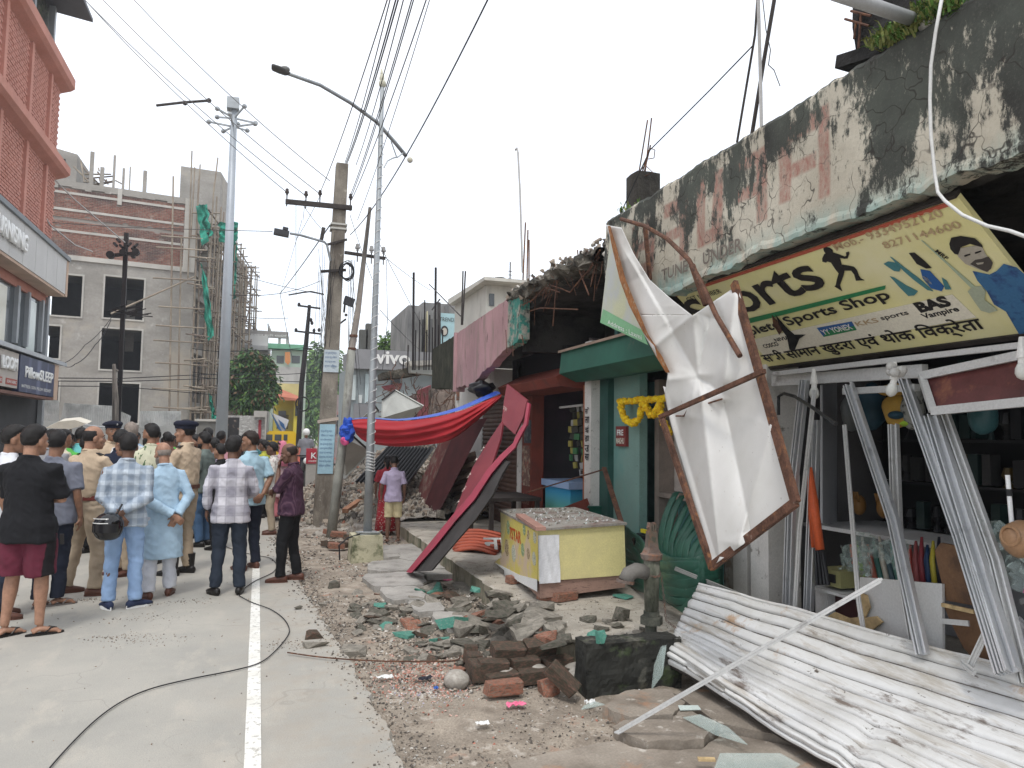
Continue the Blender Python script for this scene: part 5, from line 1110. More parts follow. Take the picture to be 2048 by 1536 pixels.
for row_,w in((0,-.3),(1,-.85)):
    for k in range(19):
        u=-.6+k*1.02+rs.uniform(-.2,.2);top=15.5-.12*k+rs.uniform(-1.2,1.4)
        stick(SCF,Sp(u,0,w),Sp(u+rs.uniform(-.3,.3),top,w+rs.uniform(-.2,.2)),rs.uniform(.045,.06))
for lev in range(10):
    z=1.5+lev*1.42
    for w in(-.3,-.85):
        for k in range(4):stick(SCF,Sp(-.9+k*4.6,z+rs.uniform(-.15,.15),w),Sp(4.4+k*4.6,z+rs.uniform(-.15,.15),w),.05,pole_me if rs.random()<.6 else pole_me2)
    for k in range(16):
        if lev<1:continue
        u=-.8+k*1.2+rs.uniform(-.3,.3);zz_=z+rs.uniform(-.1,.25)
        stick(SCF,Sp(u,zz_,.1),Sp(u+rs.uniform(-.4,.4),zz_+rs.uniform(-.15,.15),-.95-rs.random()*.4),.045,pole_me if rs.random()<.5 else pole_me2)
for lev in range(5):
    for k in range(4):
        u=k*4;z=.8+lev*2.8;a=Sp(u,z,-.3-.5*(k%2));b=Sp(u+3.6,z+(3.4 if lev%2 else 2.6),-.3-.5*(k%2));stick(SCF,a,b,.05,pole_me2)
for px,yt,yb in((345,360,835),(361,480,840)):   # poles standing at the corner in front
    (ua_,zt_),(ub_,zb_)=FU(px,yt),FU(px-6,yb);stick(SCF,Fp(ub_,0,.9),Fp(ua_,zt_,.7),.055)
for y in(480,502,562,618,655,684,728,778,815):
    (ua_,z1_),(ub_,z2_)=FU(312+rs.uniform(-10,12),y),FU(410,y+6);stick(SCF,Fp(ua_,z1_,1.0),Fp(ub_,z2_,1.0),.045)
stick(SCF,Fp(*FU(222,632),.9),Fp(*FU(385,560),1.0),.05)
for px,yt,yb,w in((383,305,560,.3),(400,330,470,.1),(437,312,380,-.3),(388,340,480,.5)):
    (ua_,z1_),(ub_,z2_)=FU(px,yt),FU(px-8,yb);stick(SCF,Fp(ub_,z2_,w),Fp(ua_,z1_,w),.045)
RSC=thing('rooftop_bamboo','jumble of bamboo props on the roof of the unfinished building','scaffold',Fp(3,ztop,-1))
for(x0,y0),(x1,y1)in[((145,315),(178,358)),((160,308),(168,358)),((160,308),(196,360)),((194,327),(216,362)),((196,322),(198,335)),((168,335),(222,342)),((165,338),(225,346)),((170,357),(228,357)),((178,353),(230,355)),((186,338),(188,358)),((198,340),(200,358)),((212,342),(214,358)),((229,335),(226,360)),((232,340),(245,362)),((166,345),(180,358))]:
    (ua_,z1_),(ub_,z2_)=FU(x0,y0),FU(x1,y1);stick(RSC,Fp(ua_,z1_,-1.2-rs.random()),Fp(ub_,max(ztop,z2_),-.6),.045,pole_me if rs.random()<.6 else pole_me2)
# green safety net pieces
NET=M('green_safety_net',(.03,.30,.21),.7,var=.25,vs=1.5,bump=.5,bs=6,layers=[((.015,.16,.12),2,.56,.1)])
def net(label,pxs,dep,seed):
    T=thing('safety_net',label,'net',at_depth(*pxs[0],dep));rs_=random.Random(seed)
    A,B,Cc,D_=[at_depth(*q,dep)for q in pxs]
    mb=MB();mb.grid(lambda u,v:A.lerp(B,u).lerp(D_.lerp(Cc,u),v)+Vector((0,.0,0))+Vector((.12*noise.noise(Vector((u*3,v*5,seed))),.35*noise.noise(Vector((u*4,v*5,seed+9))),0))*1.2,14,26)
    mb.build('net_sheet',NET,T,smooth=True);return T
net('bright green safety net hanging high at the corner of the scaffold',[(392,412),(414,408),(424,472),(404,494)],42.6,1)
net('green safety net square behind the tall steel pole',[(438,445),(476,445),(474,488),(438,484)],44,2)
net('narrow green net strip hanging down the middle of the scaffold',[(400,525),(414,555),(428,672),(416,682)],42.2,3)
net('green net scrap at the foot of the scaffold',[(417,785),(424,800),(434,840),(424,845)],41,4)
net('tall thin green net on the outer scaffold edge right of the steel pole',[(465,490),(474,490),(472,560),(466,565)],50,5)
net('lower green net on the outer scaffold edge right of the steel pole',[(463,552),(471,552),(470,598),(464,600)],50,6)

# corrugated hoarding in front
TIN=M('corrugated_tin',(.52,.53,.52),.5,metal=.35,var=.15,vs=.8,bump=.1,layers=[((.30,.31,.31),1.2,.6,.1),((.58,.60,.60),2.2,.64,.06)])
def tin(parent,A,B,C_,D_,n=40,amp=.03,name='tin_sheet'):
    A,B,C_,D_=map(Vector,(A,B,C_,D_));nn=(B-A).cross(D_-A).normalized();mb=MB();k=n*4
    mb.grid(lambda u,v:A.lerp(B,u).lerp(D_.lerp(C_,u),v)+nn*amp*math.sin(u*n*2*PI),k,1);return mb.build(name,TIN,parent,smooth=True)
HD=thing('tin_hoarding','grey corrugated tin hoarding with sheets sagging below the unfinished building','hoarding',at_depth(150,870,33))
for pxs,dep,n in[([(0,900),(130,900),(130,846),(0,830)],31,46),([(125,900),(260,900),(262,862),(125,845)],33,46),([(255,905),(395,905),(395,845),(260,858)],34,44),([(60,850),(118,850),(118,802),(75,790)],34.5,14),([(118,852),(235,858),(228,812),(128,806)],34.2,30),([(225,868),(254,872),(262,832),(236,820)],33.8,8),([(278,855),(362,855),(362,822),(280,822)],38,22)]:
    tin(HD,*[at_depth(*q,dep)for q in pxs],n=n,amp=.035)
mb=MB();
for a,b in[((24,848),(72,850)),((24,848),(24,900)),((40,848),(40,900)),((68,850),(68,900)),((24,868),(70,870)),((120,845),(262,860))]:
    o=stick(HD,at_depth(*a,30),at_depth(*b,30),.03,mesh('bar',MB().tube([(0,0,0),(0,0,1)],1,6).V,MB().tube([(0,0,0),(0,0,1)],1,6).F,STEELG),name='hoarding_rail')
AW=thing('market_umbrella','cream market umbrella on thin struts above the crowd at the left','umbrella',at_depth(135,880,27))
CRM=M('cream_canvas',(.62,.58,.49),.8,var=.1,bump=.2)
mb=MB();q=[at_depth(*a,27)for a in[(90,856),(118,843),(150,840),(174,848),(158,853),(142,858)]];
mb.poly(q+[v+Vector((0,.8,.12))for v in q],[(0,1,7,6),(1,2,8,7),(2,3,9,8),(0,5,4,3,2,1)]);mb.build('canopy',CRM,AW)
for a,b in(((142,856),(144,900)),((126,870),(142,858)),((165,852),(146,874))):stick(AW,at_depth(*a,27.2),at_depth(*b,27.2),.025,BAMD and pole_me2,'strut')
# ================================================================ poles, lamps and wires
GALV=M('galvanised_steel',(.34,.36,.37),.5,metal=.45,var=.12,vs=2,fine=.06,bump=.08,layers=[((.24,.25,.26),3,.6,.1)])
CPOLE=M('concrete_pole',(.225,.20,.165),.95,var=.25,vs=3,fine=.15,bump=.5,bd=.01,bs=30,layers=[((.13,.11,.09),3,.57,.07,(1,1,.35)),((.36,.33,.28),7,.66,.04)])
WOODP=M('old_pole_wood',(.25,.22,.19),.9,var=.3,vs=3,bump=.5,layers=[((.10,.09,.08),7,.55,.08,(1,1,.12))])
WIRE=M('black_wire',(.02,.02,.022),.6,var=0,bump=0);LWIRE=M('pale_wire',(.40,.39,.38),.6,var=0,bump=0);WHW=M('white_cable',(.62,.62,.60),.5,bump=0)
PORC=M('porcelain',(.30,.29,.28),.35,var=.2);PORCB=M('brown_porcelain',(.05,.035,.03),.4)
YSB=M('mossy_yellow_plinth',(.46,.43,.30),.9,var=.25,vs=4,bump=.6,bd=.01,layers=[((.14,.15,.08),6,.56,.07),((.06,.06,.045),3,.64,.06)])
def V3(px,py,**k):return P(px,py,**k)
# lamp pole on its plinth
bp=P(733,1112,Z=0.0);LPb=Vector((1.41,10.75,.02));yL=10.75
LAMP=thing('street_lamp','grey steel street lamp wound with white cable on a mossy concrete plinth','street lamp',LPb)
def up_pole(px,py,Y):return P(px,py,Y=Y)
pl=[P(702,1112,Y=10.5),P(768,1112,Y=10.5)]
x0,x1=pl[0].x,pl[1].x;zt=P(735,1072,Y=10.5).z
mb=MB();mb.hexa([(x0,10.5,-.05),(x1,10.52,-.05),(x1+.02,10.98,-.05),(x0,10.96,-.05),(x0+.02,10.51,zt),(x1-.02,10.53,zt),(x1-.01,10.97,zt),(x0+.02,10.95,zt)]);mb.build('plinth',YSB,LAMP,fix=True)
c0=P(735,1062,Y=10.75);c1=P(765,165,Y=10.75);cm=P(741,880,Y=10.75)
mb=MB();mb.tube([Vector((c0.x,10.75,zt-.01)),cm,P(752,560,Y=10.75),c1],[.060,.056,.042,.030],16);mb.build('pole',GALV,LAMP,smooth=True)
mb=MB();mb.obox((c0.x,10.75,zt+.012),(.28,.28,.02),(0,0,.1));mb.build('base_plate',GALV,LAMP)
mb=MB();mb.tube([Vector((c0.x-.14,10.6,zt+.04)),Vector((c0.x+.14,10.6,zt+.03)),Vector((c0.x+.2,10.75,zt+.04))],.01,6);mb.build('bolt_ring',GALV,LAMP)
pts=[]
for i in range(900):
    t=i/899;py=905-t*640;q=P(741.5+(905-py)*.0335,py,Y=10.75);r=.057-.018*t;a=t*2*PI*30
    pts.append(q+Vector((r*math.cos(a),r*math.sin(a),0)))
mb=MB();mb.tube(pts,.0055,4);mb.build('cable_wrap',WHW,LAMP)
pts=[P(741+(920-y)*.03,y,Y=10.75)for y in range(905,945,3)]
for k,q in enumerate(pts[::2]):mb=MB();mb.tube([q+Vector((.064*math.cos(a),.064*math.sin(a),.01*math.sin(a*2)))for a in[j*PI/6 for j in range(13)]],.006,4);mb.build('cable_turn',WHW,LAMP)
arm=[P(x,y,Y=10.75+dy)for x,y,dy in[(812,312,.35),(790,285,.2),(755,245,-.02),(700,205,-.4),(640,170,-.8),(578,148,-1.2)]]
mb=MB();mb.tube(arm,[.030,.030,.028,.026,.024,.022],12);mb.build('arm',GALV,LAMP,smooth=True)
mb=MB();mb.ell(P(820,320,Y=11.15),(.045,.045,.045),12,8);mb.build('end_ball',M('ivory_cap',(.55,.52,.42),.6),LAMP,smooth=True)
mb=MB();mb.tube([P(768,335,Y=10.75),P(775,322,Y=10.8),P(786,316,Y=10.85),P(796,314,Y=10.9),P(806,306,Y=10.95)],.010,6);mb.tube([P(794,316,Y=10.9),P(782,282,Y=10.85)],.009,6);mb.build('brace',GALV,LAMP)
h0=P(577,148,Y=9.55);h1=P(534,132,Y=9.3);mb=MB();d=(h1-h0).normalized()
mb.loft([[h0+d*t+Vector((0,w*math.cos(a),.32*w*math.sin(a)+.01))for a in[k*PI/6 for k in range(12)]]for t,w in((-.04,.03),(0,.05),(.06,.085),(.16,.09),(.27,.08),(.29,.05))]);mb.build('lamp_head',M('lamp_housing',(.10,.10,.095),.6,metal=.2),LAMP,smooth=False)
mb=MB();mb.ell(h0+d*.06+Vector((0,0,.045)),(.06,.06,.035),12,8);mb.build('photocell',M('grey_cap',(.2,.2,.19),.6),LAMP)
mb=MB();mb.ell(c1+Vector((0,0,-.02)),(.055,.055,.065),12,8);mb.ell(c1+Vector((-.01,0,.06)),(.038,.038,.07),12,8);mb.tube([c1+Vector((-.01,0,.08)),c1+Vector((-.02,0,.20))],[.028,.012],8);mb.build('wrapped_cap',M('cream_wrap',(.50,.48,.38),.8,bump=.6,bs=40),LAMP,smooth=True)
mb=MB();mb.tube([Vector((c0.x-.05,10.65,zt+.03)),Vector((c0.x-.3,10.5,zt-.02)),Vector((c0.x-.42,10.4,zt-.1)),Vector((c0.x-.4,10.45,.03))],.012,6);mb.build('power_lead',WIRE,LAMP)

# concrete utility pole
YU=15.0
UP=thing('utility_pole','thick tapering concrete utility pole with notices and coiled black wire','utility pole',P(643,1045,Y=YU))
a,b=P(643,1050,Y=YU),P(684,330,Y=YU);w0,w1=.165,.115
def upt(py):t=(1050-py)/720;return a.lerp(b,t)
mb=MB();pq=[a+(b-a)*t for t in(-.03,.2,.4,.6,.8,1)]
mb.loft([[q+Vector((s0*(w0+(w1-w0)*i/5)*1.0,s1*.12,0))for s0,s1 in((-1,-1),(1,-1),(1.0,1),(-1,1))]for i,q in enumerate(pq)]);mb.build('post',CPOLE,UP,fix=True)
for py,t in((455,0),(464,0)):mb=MB();q=upt(py);mb.obox(q,(.32,.28,.035));mb.build('band',M('pale_band',(.45,.44,.40),.7),UP)
POSTER=M('faded_notice',(.48,.54,.56),.8,var=.1,vs=6,layers=[((.30,.36,.40),6,.6,.05)]);BLUT=flatm('blue_ink',(.10,.16,.30))
def notice(y0,y1,lines,seed,dark=False):
    q0,q1=upt(y0),upt(y1);z0,z1=q1.z,q0.z
    m_=flatm('cyan_notice',(.33,.50,.58),var=.1)if dark else POSTER;wd=.145
    mb=MB();mb.hexa([(q1.x-wd,YU-.135,z0),(q1.x+wd,YU-.135,z0),(q1.x+wd,YU-.13,z0),(q1.x-wd,YU-.13,z0),(q0.x-wd,YU-.135,z1),(q0.x+wd,YU-.135,z1),(q0.x+wd,YU-.13,z1),(q0.x-wd,YU-.13,z1)]);o=mb.build('notice',m_,UP)
    r=random.Random(seed)
    for k in range(lines):
        z=z1-(z1-z0)*(.14+.78*k/lines);x=q0.x+(q1.x-q0.x)*k/lines
        text('printed_line',r.choice(['सूचना','आम सूचना','निवेदन','कार्य हेतु','बिहार पटना','मकान किराया','संपर्क करें'])+' '+r.choice(['हेतु संपर्क','एवं कार्य','नगर मार्ग','दिनांक']),UP,BLUT,(x-.125,YU-.138,z-.03),(1,0,0),(0,0,1),(z1-z0)/lines*.52,.2+.05*r.random(),off=.001)
notice(708,752,4,1);notice(854,950,9,2,True)
mb=MB();mb.obox(upt(846)+Vector((0,-.14,0)),(.40,.02,.06),(0,-.18,0));mb.build('tied_board',M('tan_board_strip',(.45,.38,.32),.8),UP)
# crossarms and insulators
def insul(parent,p,h=.14,r=.045,m_=None):
    mb=MB();mb.tube([p+Vector((0,0,t*h))for t in(0,.25,.3,.55,.6,.9,1)],[r*.5,r*.5,r,r,r*.75,r*.75,r*.3],10);mb.build('insulator',m_ or PORCB,parent,smooth=False)
    mb=MB();mb.tube([p+Vector((0,0,-.22)),p],.012,6);mb.build('pin',DARKM,parent)
q0,q1=P(571,403,Y=YU-.2),P(704,416,Y=YU-.15)
mb=MB();mb.bar(q0,q1,.06,.09);mb.build('crossarm',DARKM,UP,fix=True)
for px,py in((574,385),(612,390),(640,388),(701,395)):insul(UP,P(px,py+5,Y=YU-.2),.13,.04)
mb=MB();mb.bar(P(652,490,Y=YU-.16),P(694,479,Y=YU-.16),.05,.04);mb.build('clamp',DARKM,UP);mb=MB();mb.bar(P(642,543,Y=YU-.16),P(692,540,Y=YU-.16),.05,.05);mb.build('clamp',DARKM,UP)
q0,q1=P(690,505,Y=YU-.1),P(770,517,Y=YU+.2);mb=MB();mb.bar(q0,q1,.05,.06);mb.build('crossarm',DARKM,UP,fix=True)
for px,py in((715,502),(743,506),(767,508)):insul(UP,P(px,py,Y=YU),.15,.05,PORC)
mb=MB()
for k in range(7):
    c=P(694+random.uniform(-2,2),543+random.uniform(-3,3),Y=YU-.2);r1,r2=random.uniform(.09,.14),random.uniform(.13,.19)
    mb.tube([c+Vector((r1*math.cos(a),.03*math.sin(a*3+k),r2*math.sin(a)))for a in[j*PI/10 for j in range(21)]],.008,5)
o=mb.build('wire_coil',WIRE,UP);o['kind']='stuff'
mb=MB();mb.obox(P(645,468,Y=YU-.2),(.07,.05,.26),(0,.15,0));mb.build('junction_box',DARKM,UP)
mb=MB();mb.tube([P(661,522,Y=YU-.15),P(654,490,Y=YU-.2),P(649,484,Y=YU-.25),P(600,470,Y=YU-.5),P(581,467,Y=YU-.6)],.022,8);mb.build('lamp_arm',GALV,UP)
mb=MB();mb.obox(P(563,466,Y=YU-.65),(.27,.14,.10),(0,.12,0));mb.obox(P(571,458,Y=YU-.65),(.10,.1,.05),(0,.12,0));mb.build('flood_lamp',M('black_lamp',(.04,.04,.045),.5),UP)
mb=MB();mb.obox(P(698,603,Y=YU-.1),(.20,.05,.17),(0,.25,.3));mb.build('flood_panel',M('black_lamp',(.04,.04,.045),.5),UP);mb=MB();mb.tube([P(688,625,Y=YU),P(690,606,Y=YU)],.02,6);mb.build('panel_stem',DARKM,UP)
mb=MB();mb.tube([P(676,650,Y=YU-.05),P(692,638,Y=YU-.1)],.018,6);mb.build('bracket_stub',DARKM,UP);mb=MB();mb.ell(P(692,630,Y=YU-.1),(.03,.03,.03),8,6);mb.build('cup',DARKM,UP)

# leaning patched pole
LN=thing('leaning_pole','weathered leaning pole beside the street lamp, patched with a steel sleeve','pole',P(662,1073,Z=0))
a=P(662,1074,Z=-.02);yb_=a.y;pp=[a,P(676,960,Y=yb_),P(690,850,Y=yb_-.02),P(703,700,Y=yb_),P(716,620,Y=yb_),P(740,415,Y=yb_)]
mb=MB();mb.tube(pp[:4],[.083,.08,.075,.07],12);mb.build('lower_tube',M('weathered_grey_tube',(.25,.25,.22),.8,var=.25,layers=[((.12,.11,.09),6,.6,.06,(1,1,.3))]),LN,smooth=True)
mb=MB();mb.tube(pp[3:],[.062,.052,.03],10);mb.build('upper_post',WOODP,LN)
for y_,x_ in((672,707),(698,704)):mb=MB();q=P(x_,y_,Y=yb_);mb.tube([q-Vector((0,0,.02)),q+Vector((0,0,.02))],.075,10);mb.build('collar',RUST,LN)

# tall octagonal mast far left
ym=31.
MA=thing('high_mast_pole','very tall tapered grey steel mast carrying a ring of brackets','mast',Vector((P(444,900,Y=ym).x,ym,0)))
q0,q1=Vector((P(443,870,Y=ym).x,ym,0)),P(469,212,Y=ym)
mb=MB();mb.tube([q0,q0.lerp(q1,.5),q1],[.24,.18,.115],12);mb.build('mast',M('pale_blue_steel',(.36,.39,.42),.5,metal=.3,var=.05,bump=0),MA,smooth=True)
mb=MB();mb.obox(q1+Vector((-.05,0,.05)),(.45,.45,.45));mb.build('head_box',GALV,MA)
for k in range(10):
    a_=k*2*PI/10+.2;zz_=q1.z-.5-.35*(k%2);c=Vector((q1.x,q1.y,zz_));e=c+Vector((math.cos(a_)*random.uniform(.7,1.0),math.sin(a_)*.9,random.uniform(-.05,.3)))
    mb=MB();mb.bar(c,e,.05,.06);mb.build('bracket_arm',GALV,MA);mb=MB();mb.ell(e,(.10,.10,.09),8,5);mb.build('bracket_tip',GALV,MA)
BRK2=thing('hanging_rail','long black steel rail hanging on the wires beside the tall mast','rail',P(370,210,Y=29))
mb=MB();mb.tube([P(313,211,Y=29.6),P(365,205,Y=29.3),P(420,201,Y=29)],.05,8);mb.build('rail',DARKM,BRK2);
for x,y in((370,206),(418,201)):mb=MB();mb.ell(P(x,y,Y=29.1),(.09,.09,.09),8,6);mb.build('clamp',DARKM,BRK2)

# black rail pole with insulators in front of the unfinished building
yr=27.
BP=thing('utility_pole','black rail section utility pole with round insulators before the unfinished building','utility pole',Vector((P(237,890,Y=yr).x,yr,0)))
IRN=M('blackened_iron',(.018,.014,.014),.7,var=.3)
q0,q1=Vector((P(236,870,Y=yr).x,yr,0)),P(253,466,Y=yr)
mb=MB();mb.bar(q0,q1,.13,.13,up=(0,1,0));mb.build('post',IRN,BP)
mb=MB();mb.bar(P(222,511,Y=yr-.1),P(276,506,Y=yr-.1),.10,.10);mb.build('crossarm',IRN,BP)
for px,py,r in((221,510,.12),(272,504,.11),(246,505,.1),(266,512,.07)):mb=MB();c=P(px,py,Y=yr-.15);mb.tube([c-Vector((0,.1,0)),c+Vector((0,.1,0))],r,12);mb.build('insulator',IRN,BP)
for k,(px,py)in enumerate([(228,486),(234,478),(262,486),(270,492),(275,488),(240,490)]):mb=MB();mb.tube([P(px,py,Y=yr),P(px+(6 if px<250 else-6),py+6,Y=yr-.1)],.045,6);mb.build('small_insulator',IRN,BP)
mb=MB()
for k in range(14):
    p=P(random.uniform(212,260),random.uniform(618,634),Y=yr-.1);mb.tube([p,p+Vector((random.uniform(.2,.9),0,random.uniform(-.2,.25)))],.018,5)
o=mb.build('wire_tangle',IRN,BP);o['kind']='stuff'
WPO=thing('wooden_post','crooked grey wooden post beside the black rail pole','post',Vector((P(232,880,Y=26).x,26,0)));mb=MB();mb.tube([Vector((P(234,870,Y=26).x,26,0)),P(231,800,Y=26),P(228,728,Y=26)],[.11,.09,.05],8);mb.build('stem',WOODP,WPO);mb=MB();mb.tube([P(229,738,Y=26),P(236,742,Y=26)],.04,6);mb.build('branch',WOODP,WPO)
# far crooked line pole
yf=40.
FPo=thing('utility_pole','thin leaning black line pole with two crossarms before the yellow house','utility pole',Vector((P(597,880,Y=yf).x,yf,0)))
mb=MB();mb.tube([Vector((P(596,885,Y=yf).x,yf,0)),P(603,770,Y=yf),P(612,690,Y=yf),P(619,610,Y=yf)],[.14,.13,.12,.08],8);mb.build('post',IRN,FPo)
for a_,b_ in(((595,611),(641,617)),((589,662),(642,668)),((606,697),(624,698))):mb=MB();mb.bar(P(*a_,Y=yf-.1),P(*b_,Y=yf-.1),.07,.09);mb.build('crossarm',IRN,FPo)
for px,py in((592,660),(628,661),(638,660),(598,609),(622,640),(624,646)):mb=MB();mb.ell(P(px,py,Y=yf-.1),(.08,.08,.11),8,6);mb.build('insulator',IRN,FPo)
mb=MB();c=P(605,808,Y=yf-.3)
mb.tube([c+Vector((.33*math.cos(a),0,.36*math.sin(a)))for a in[k*PI/12 for k in range(25)]],.035,6);mb.build('wire_ring',IRN,FPo)
mb=MB();mb.tube([P(577,590,Y=yf),P(605,585,Y=yf),P(622,583,Y=yf),P(648,589,Y=yf)],.04,6);o=mb.build('curved_bracket',IRN,FPo)

# overhead wires: each one a thing
def wire(label,pts,r=.008,sag=0.,m_=None,n=16,group=None):
    T=thing('overhead_wire',label,'wire',pts[0],group=group);q=[]
    for i in range(len(pts)-1):
        a,b=Vector(pts[i]),Vector(pts[i+1])
        for k in range(n+(i==len(pts)-2)):
            t=k/n;p=a.lerp(b,t);p.z-=sag*4*t*(1-t);q.append(p)
    mb=MB();mb.tube(q,r,4);mb.build('strand',m_ or WIRE,T);return T
GW='power wires from the top of the picture to the concrete pole'
for k,(x0,x1,y1,lab)in enumerate([(780,640,385,'leftmost dark wire fanning down to the crossarm from above'),(785,690,325,'steep thin wire meeting the pole top at its left corner'),(797,692,326,'thick dark wire in the middle of the steep fan'),(802,694,327,'thick dark wire just right of the other thick one'),(812,712,330,'steep wire passing just right of the pole top'),(828,701,390,'left one of the close pair ending at the right insulator'),(832,702,395,'right one of the close pair ending at the right insulator'),(858,703,400,'rightmost of the steep wires ending at the right insulator')]):
    wire(lab or 'one of the steep dark wires fanning up from the concrete pole',[P(x1,y1,Y=YU-.15),P(x0+(x0-x1)*.05,-40,Y=6.5)],.009 if k in(2,3)else.007,.12,group=GW)
wire('long dark wire from the top right down behind the lamp pole',[P(700,470,Y=YU),P(985,-20,Y=6.0)],.008,.25)
wire('dark wire crossing the lamp pole down to the crossarm of the leaning pole',[P(715,440,Y=13),P(862,-10,Y=7)],.005,.1)
for(a_,b_,lab)in[((574,385),(170,0),'lowest thin wire from the top left to the first insulator'),((612,392),(178,10),'thin wire running beside the lowest one to the second insulator'),((640,388),(205,0),'middle thin wire passing the tall mast head'),((660,362),(268,0),'upper thin wire from the top left passing over the tall mast')]:
    wire(lab,[P(*a_,Y=YU-.2),P(b_[0]-20,b_[1]-22,Y=17)],.010,.15,M('grey_wire',(.10,.10,.10),.6,bump=0)if a_[0]==574 else bpy.data.materials['grey_wire'])
wire('thin horizontal wire crossing from the unfinished building to the floodlight',[P(0,438,Y=25),P(250,455,Y=26),P(545,463,Y=22)],.012,.0,bpy.data.materials['grey_wire'])
wire('pale cable sloping across the terracotta building end',[P(100,350,Y=24.4),P(150,400,Y=25),P(250,485,Y=26.8)],.02,0,LWIRE)
wire('pale drooping cable ending on the brick floors',[P(60,380,Y=23),P(100,450,Y=24),P(150,490,Y=25),P(185,503,Y=26)],.02,0,LWIRE)
wire('thin wire drooping from the canopy tip up to the black rail pole',[P(124,727,Y=24.2),P(150,728,Y=25),P(190,690,Y=26),P(222,640,Y=27)],.012,.1)
wire('second drooping wire from the canopy tip to the black rail pole',[P(124,727,Y=24.2),P(170,690,Y=25.5),P(225,632,Y=27)],.010,.1)
for k,(y0,y1)in enumerate([(756,748),(762,757),(772,790)]):
    wire(['upper','middle','lower'][k]+' of the cables along the ground floor of the unfinished building',[P(112,y0,Y=24.6),P(240,y0+1,Y=27),P(430,y1,Y=31)],.018,.0)
for k,(y0,y1)in enumerate([(697,690),(744,742),(752,762)]):
    wire(['top','middle','bottom'][k]+' cable stretched across in front of the mango tree',[P(385,y0,Y=33),P(500,y0+3,Y=36),P(640,y1,Y=39)],.02,.1)
for k,(a_,b_)in enumerate([((474,548),(640,588)),((460,590),(560,587)),((560,587),(660,450)),((560,587),(585,720)),((577,636),(480,632)),((640,562),(560,587))]):
    wire(['long thin wire sloping right from the scaffold','thin level wire out of the scaffold','thin wire rising from the wire junction to the concrete pole','thin wire hanging from the junction past the mango tree','faint level wire above the white temple','short thin wire rising right from the wire junction'][k],[P(*a_,Y=30),P(*b_,Y=28 if k!=2 else 15)],.012,.05)
rr=random.Random(3)
GD='drop wires hanging around the concrete pole'
for k in range(14):
    x0=rr.uniform(636,672);x1=rr.uniform(628,655);y0=rr.uniform(455,545)
    wire('loose drop wire hanging left of the concrete pole',[P(x0,y0,Y=14.7),P((x0+x1)/2+rr.uniform(-6,6),y0+110,Y=14.8),P(x1,rr.uniform(690,800),Y=15)],.005,.02,group=GD,n=5)
for k in range(7):
    x0=rr.uniform(690,712);wire('loose drop wire hanging right of the concrete pole',[P(x0,520,Y=14.8),P(x0+rr.uniform(-6,14),640,Y=14.5),P(rr.uniform(690,725),rr.uniform(720,850),Y=13.5)],.005,.02,group=GD+' on its right',n=5)
for k,(a_,b_,Y0_,Y1_)in enumerate([((771,515),(860,580),15,20),((773,520),(775,640),15,14),((775,640),(765,740),14,14),((755,480),(860,680),14,19),((700,430),(745,560),15,14.5),((760,620),(840,700),14,20),((640,392),(592,480),15,15.5),((592,400),(592,590),15,15.2),((610,400),(606,440),15,15),((560,590),(604,440),26,18),((600,400),(645,460),15,15)]):
    wire(['thin wire from the right insulator to the grey blocks','upper half of a wire looping right of the lamp pole','lower half of a wire looping right of the lamp pole','thin dark wire slanting right behind the lamp pole','short wire slanting right under the crossarm','straight wire slanting down to the phone shop','wire bent from the crossarm toward the floodlight','long vertical wire hanging from the first insulator','short dangling wire under the second insulator','thin wire slanting left below the crossarm','wire slanting from the crossarm to the junction box'][k],[P(*a_,Y=Y0_),P(*b_,Y=Y1_)],.006,.03)
# roof rods, wires and pipe on the mouldy parapet
def rod(label,pts,r,m_=DARKM,cat='rod',name='iron_rod'):
    T=thing(name,label,cat,pts[0]);mb=MB();mb.tube(pts,r,6);mb.build('rod',m_,T);return T
rod('dark iron rod standing on the parapet, leaning left of the pale conduit',[P(1474,285,X=3.5),P(1510,70,X=3.6),P(1516,-20,X=3.6)],.010)
rod('dark angle iron leaning right behind the pale conduit',[P(1503,275,X=3.5),P(1528,120,X=3.6),P(1552,-20,X=3.7)],.016)
rod('pale grey conduit standing on the parapet between two dark rods',[P(1523,262,X=3.45),P(1521,160,X=3.5),P(1516,-20,X=3.5)],.014,LWIRE)
rod('dark wire tied from the rods down to the rebar stub',[P(1505,92,X=3.55),P(1420,180,X=3.5),P(1300,300,X=3.45),P(1236,438,X=3.3)],.006,WIRE)
rod('thin loose wire dangling from the top beside the rods',[P(1525,-5,X=3.6),P(1532,60,X=3.6),P(1541,100,X=3.6),P(1537,130,X=3.6),P(1548,140,X=3.6),P(1560,172,X=3.6)],.004,WIRE)
ST=thing('column_stub','crumbling concrete column stub with rebar on the roof behind the parapet','column stub',P(1286,420,X=3.6))
mb=MB();q=P(1286,352,X=3.7);mb.loft([[Vector((q.x+.13*a*(1+.1*noise.noise(Vector((a,b,k)))),q.y+.13*b*(1+.1*noise.noise(Vector((b,a,k+5)))),3.2+(q.z-3.2)*k/6))for a,b in((-1,-1),(0,-1.1),(1,-1),(1.1,0),(1,1),(0,1.1),(-1,1),(-1.1,0))]for k in range(7)]);mb.build('stub',M('blackened_concrete',(.05,.045,.038),.95,var=.4,bump=1,bd=.02,bs=15),ST)
for dx,top in((-10,240),(-4,300),(6,236),(2,290)):mb=MB();mb.tube([P(1284+dx*.8,356,X=3.68),P(1300+dx*.5,top,X=3.7)],.008,5);mb.build('rebar',RUST,ST)
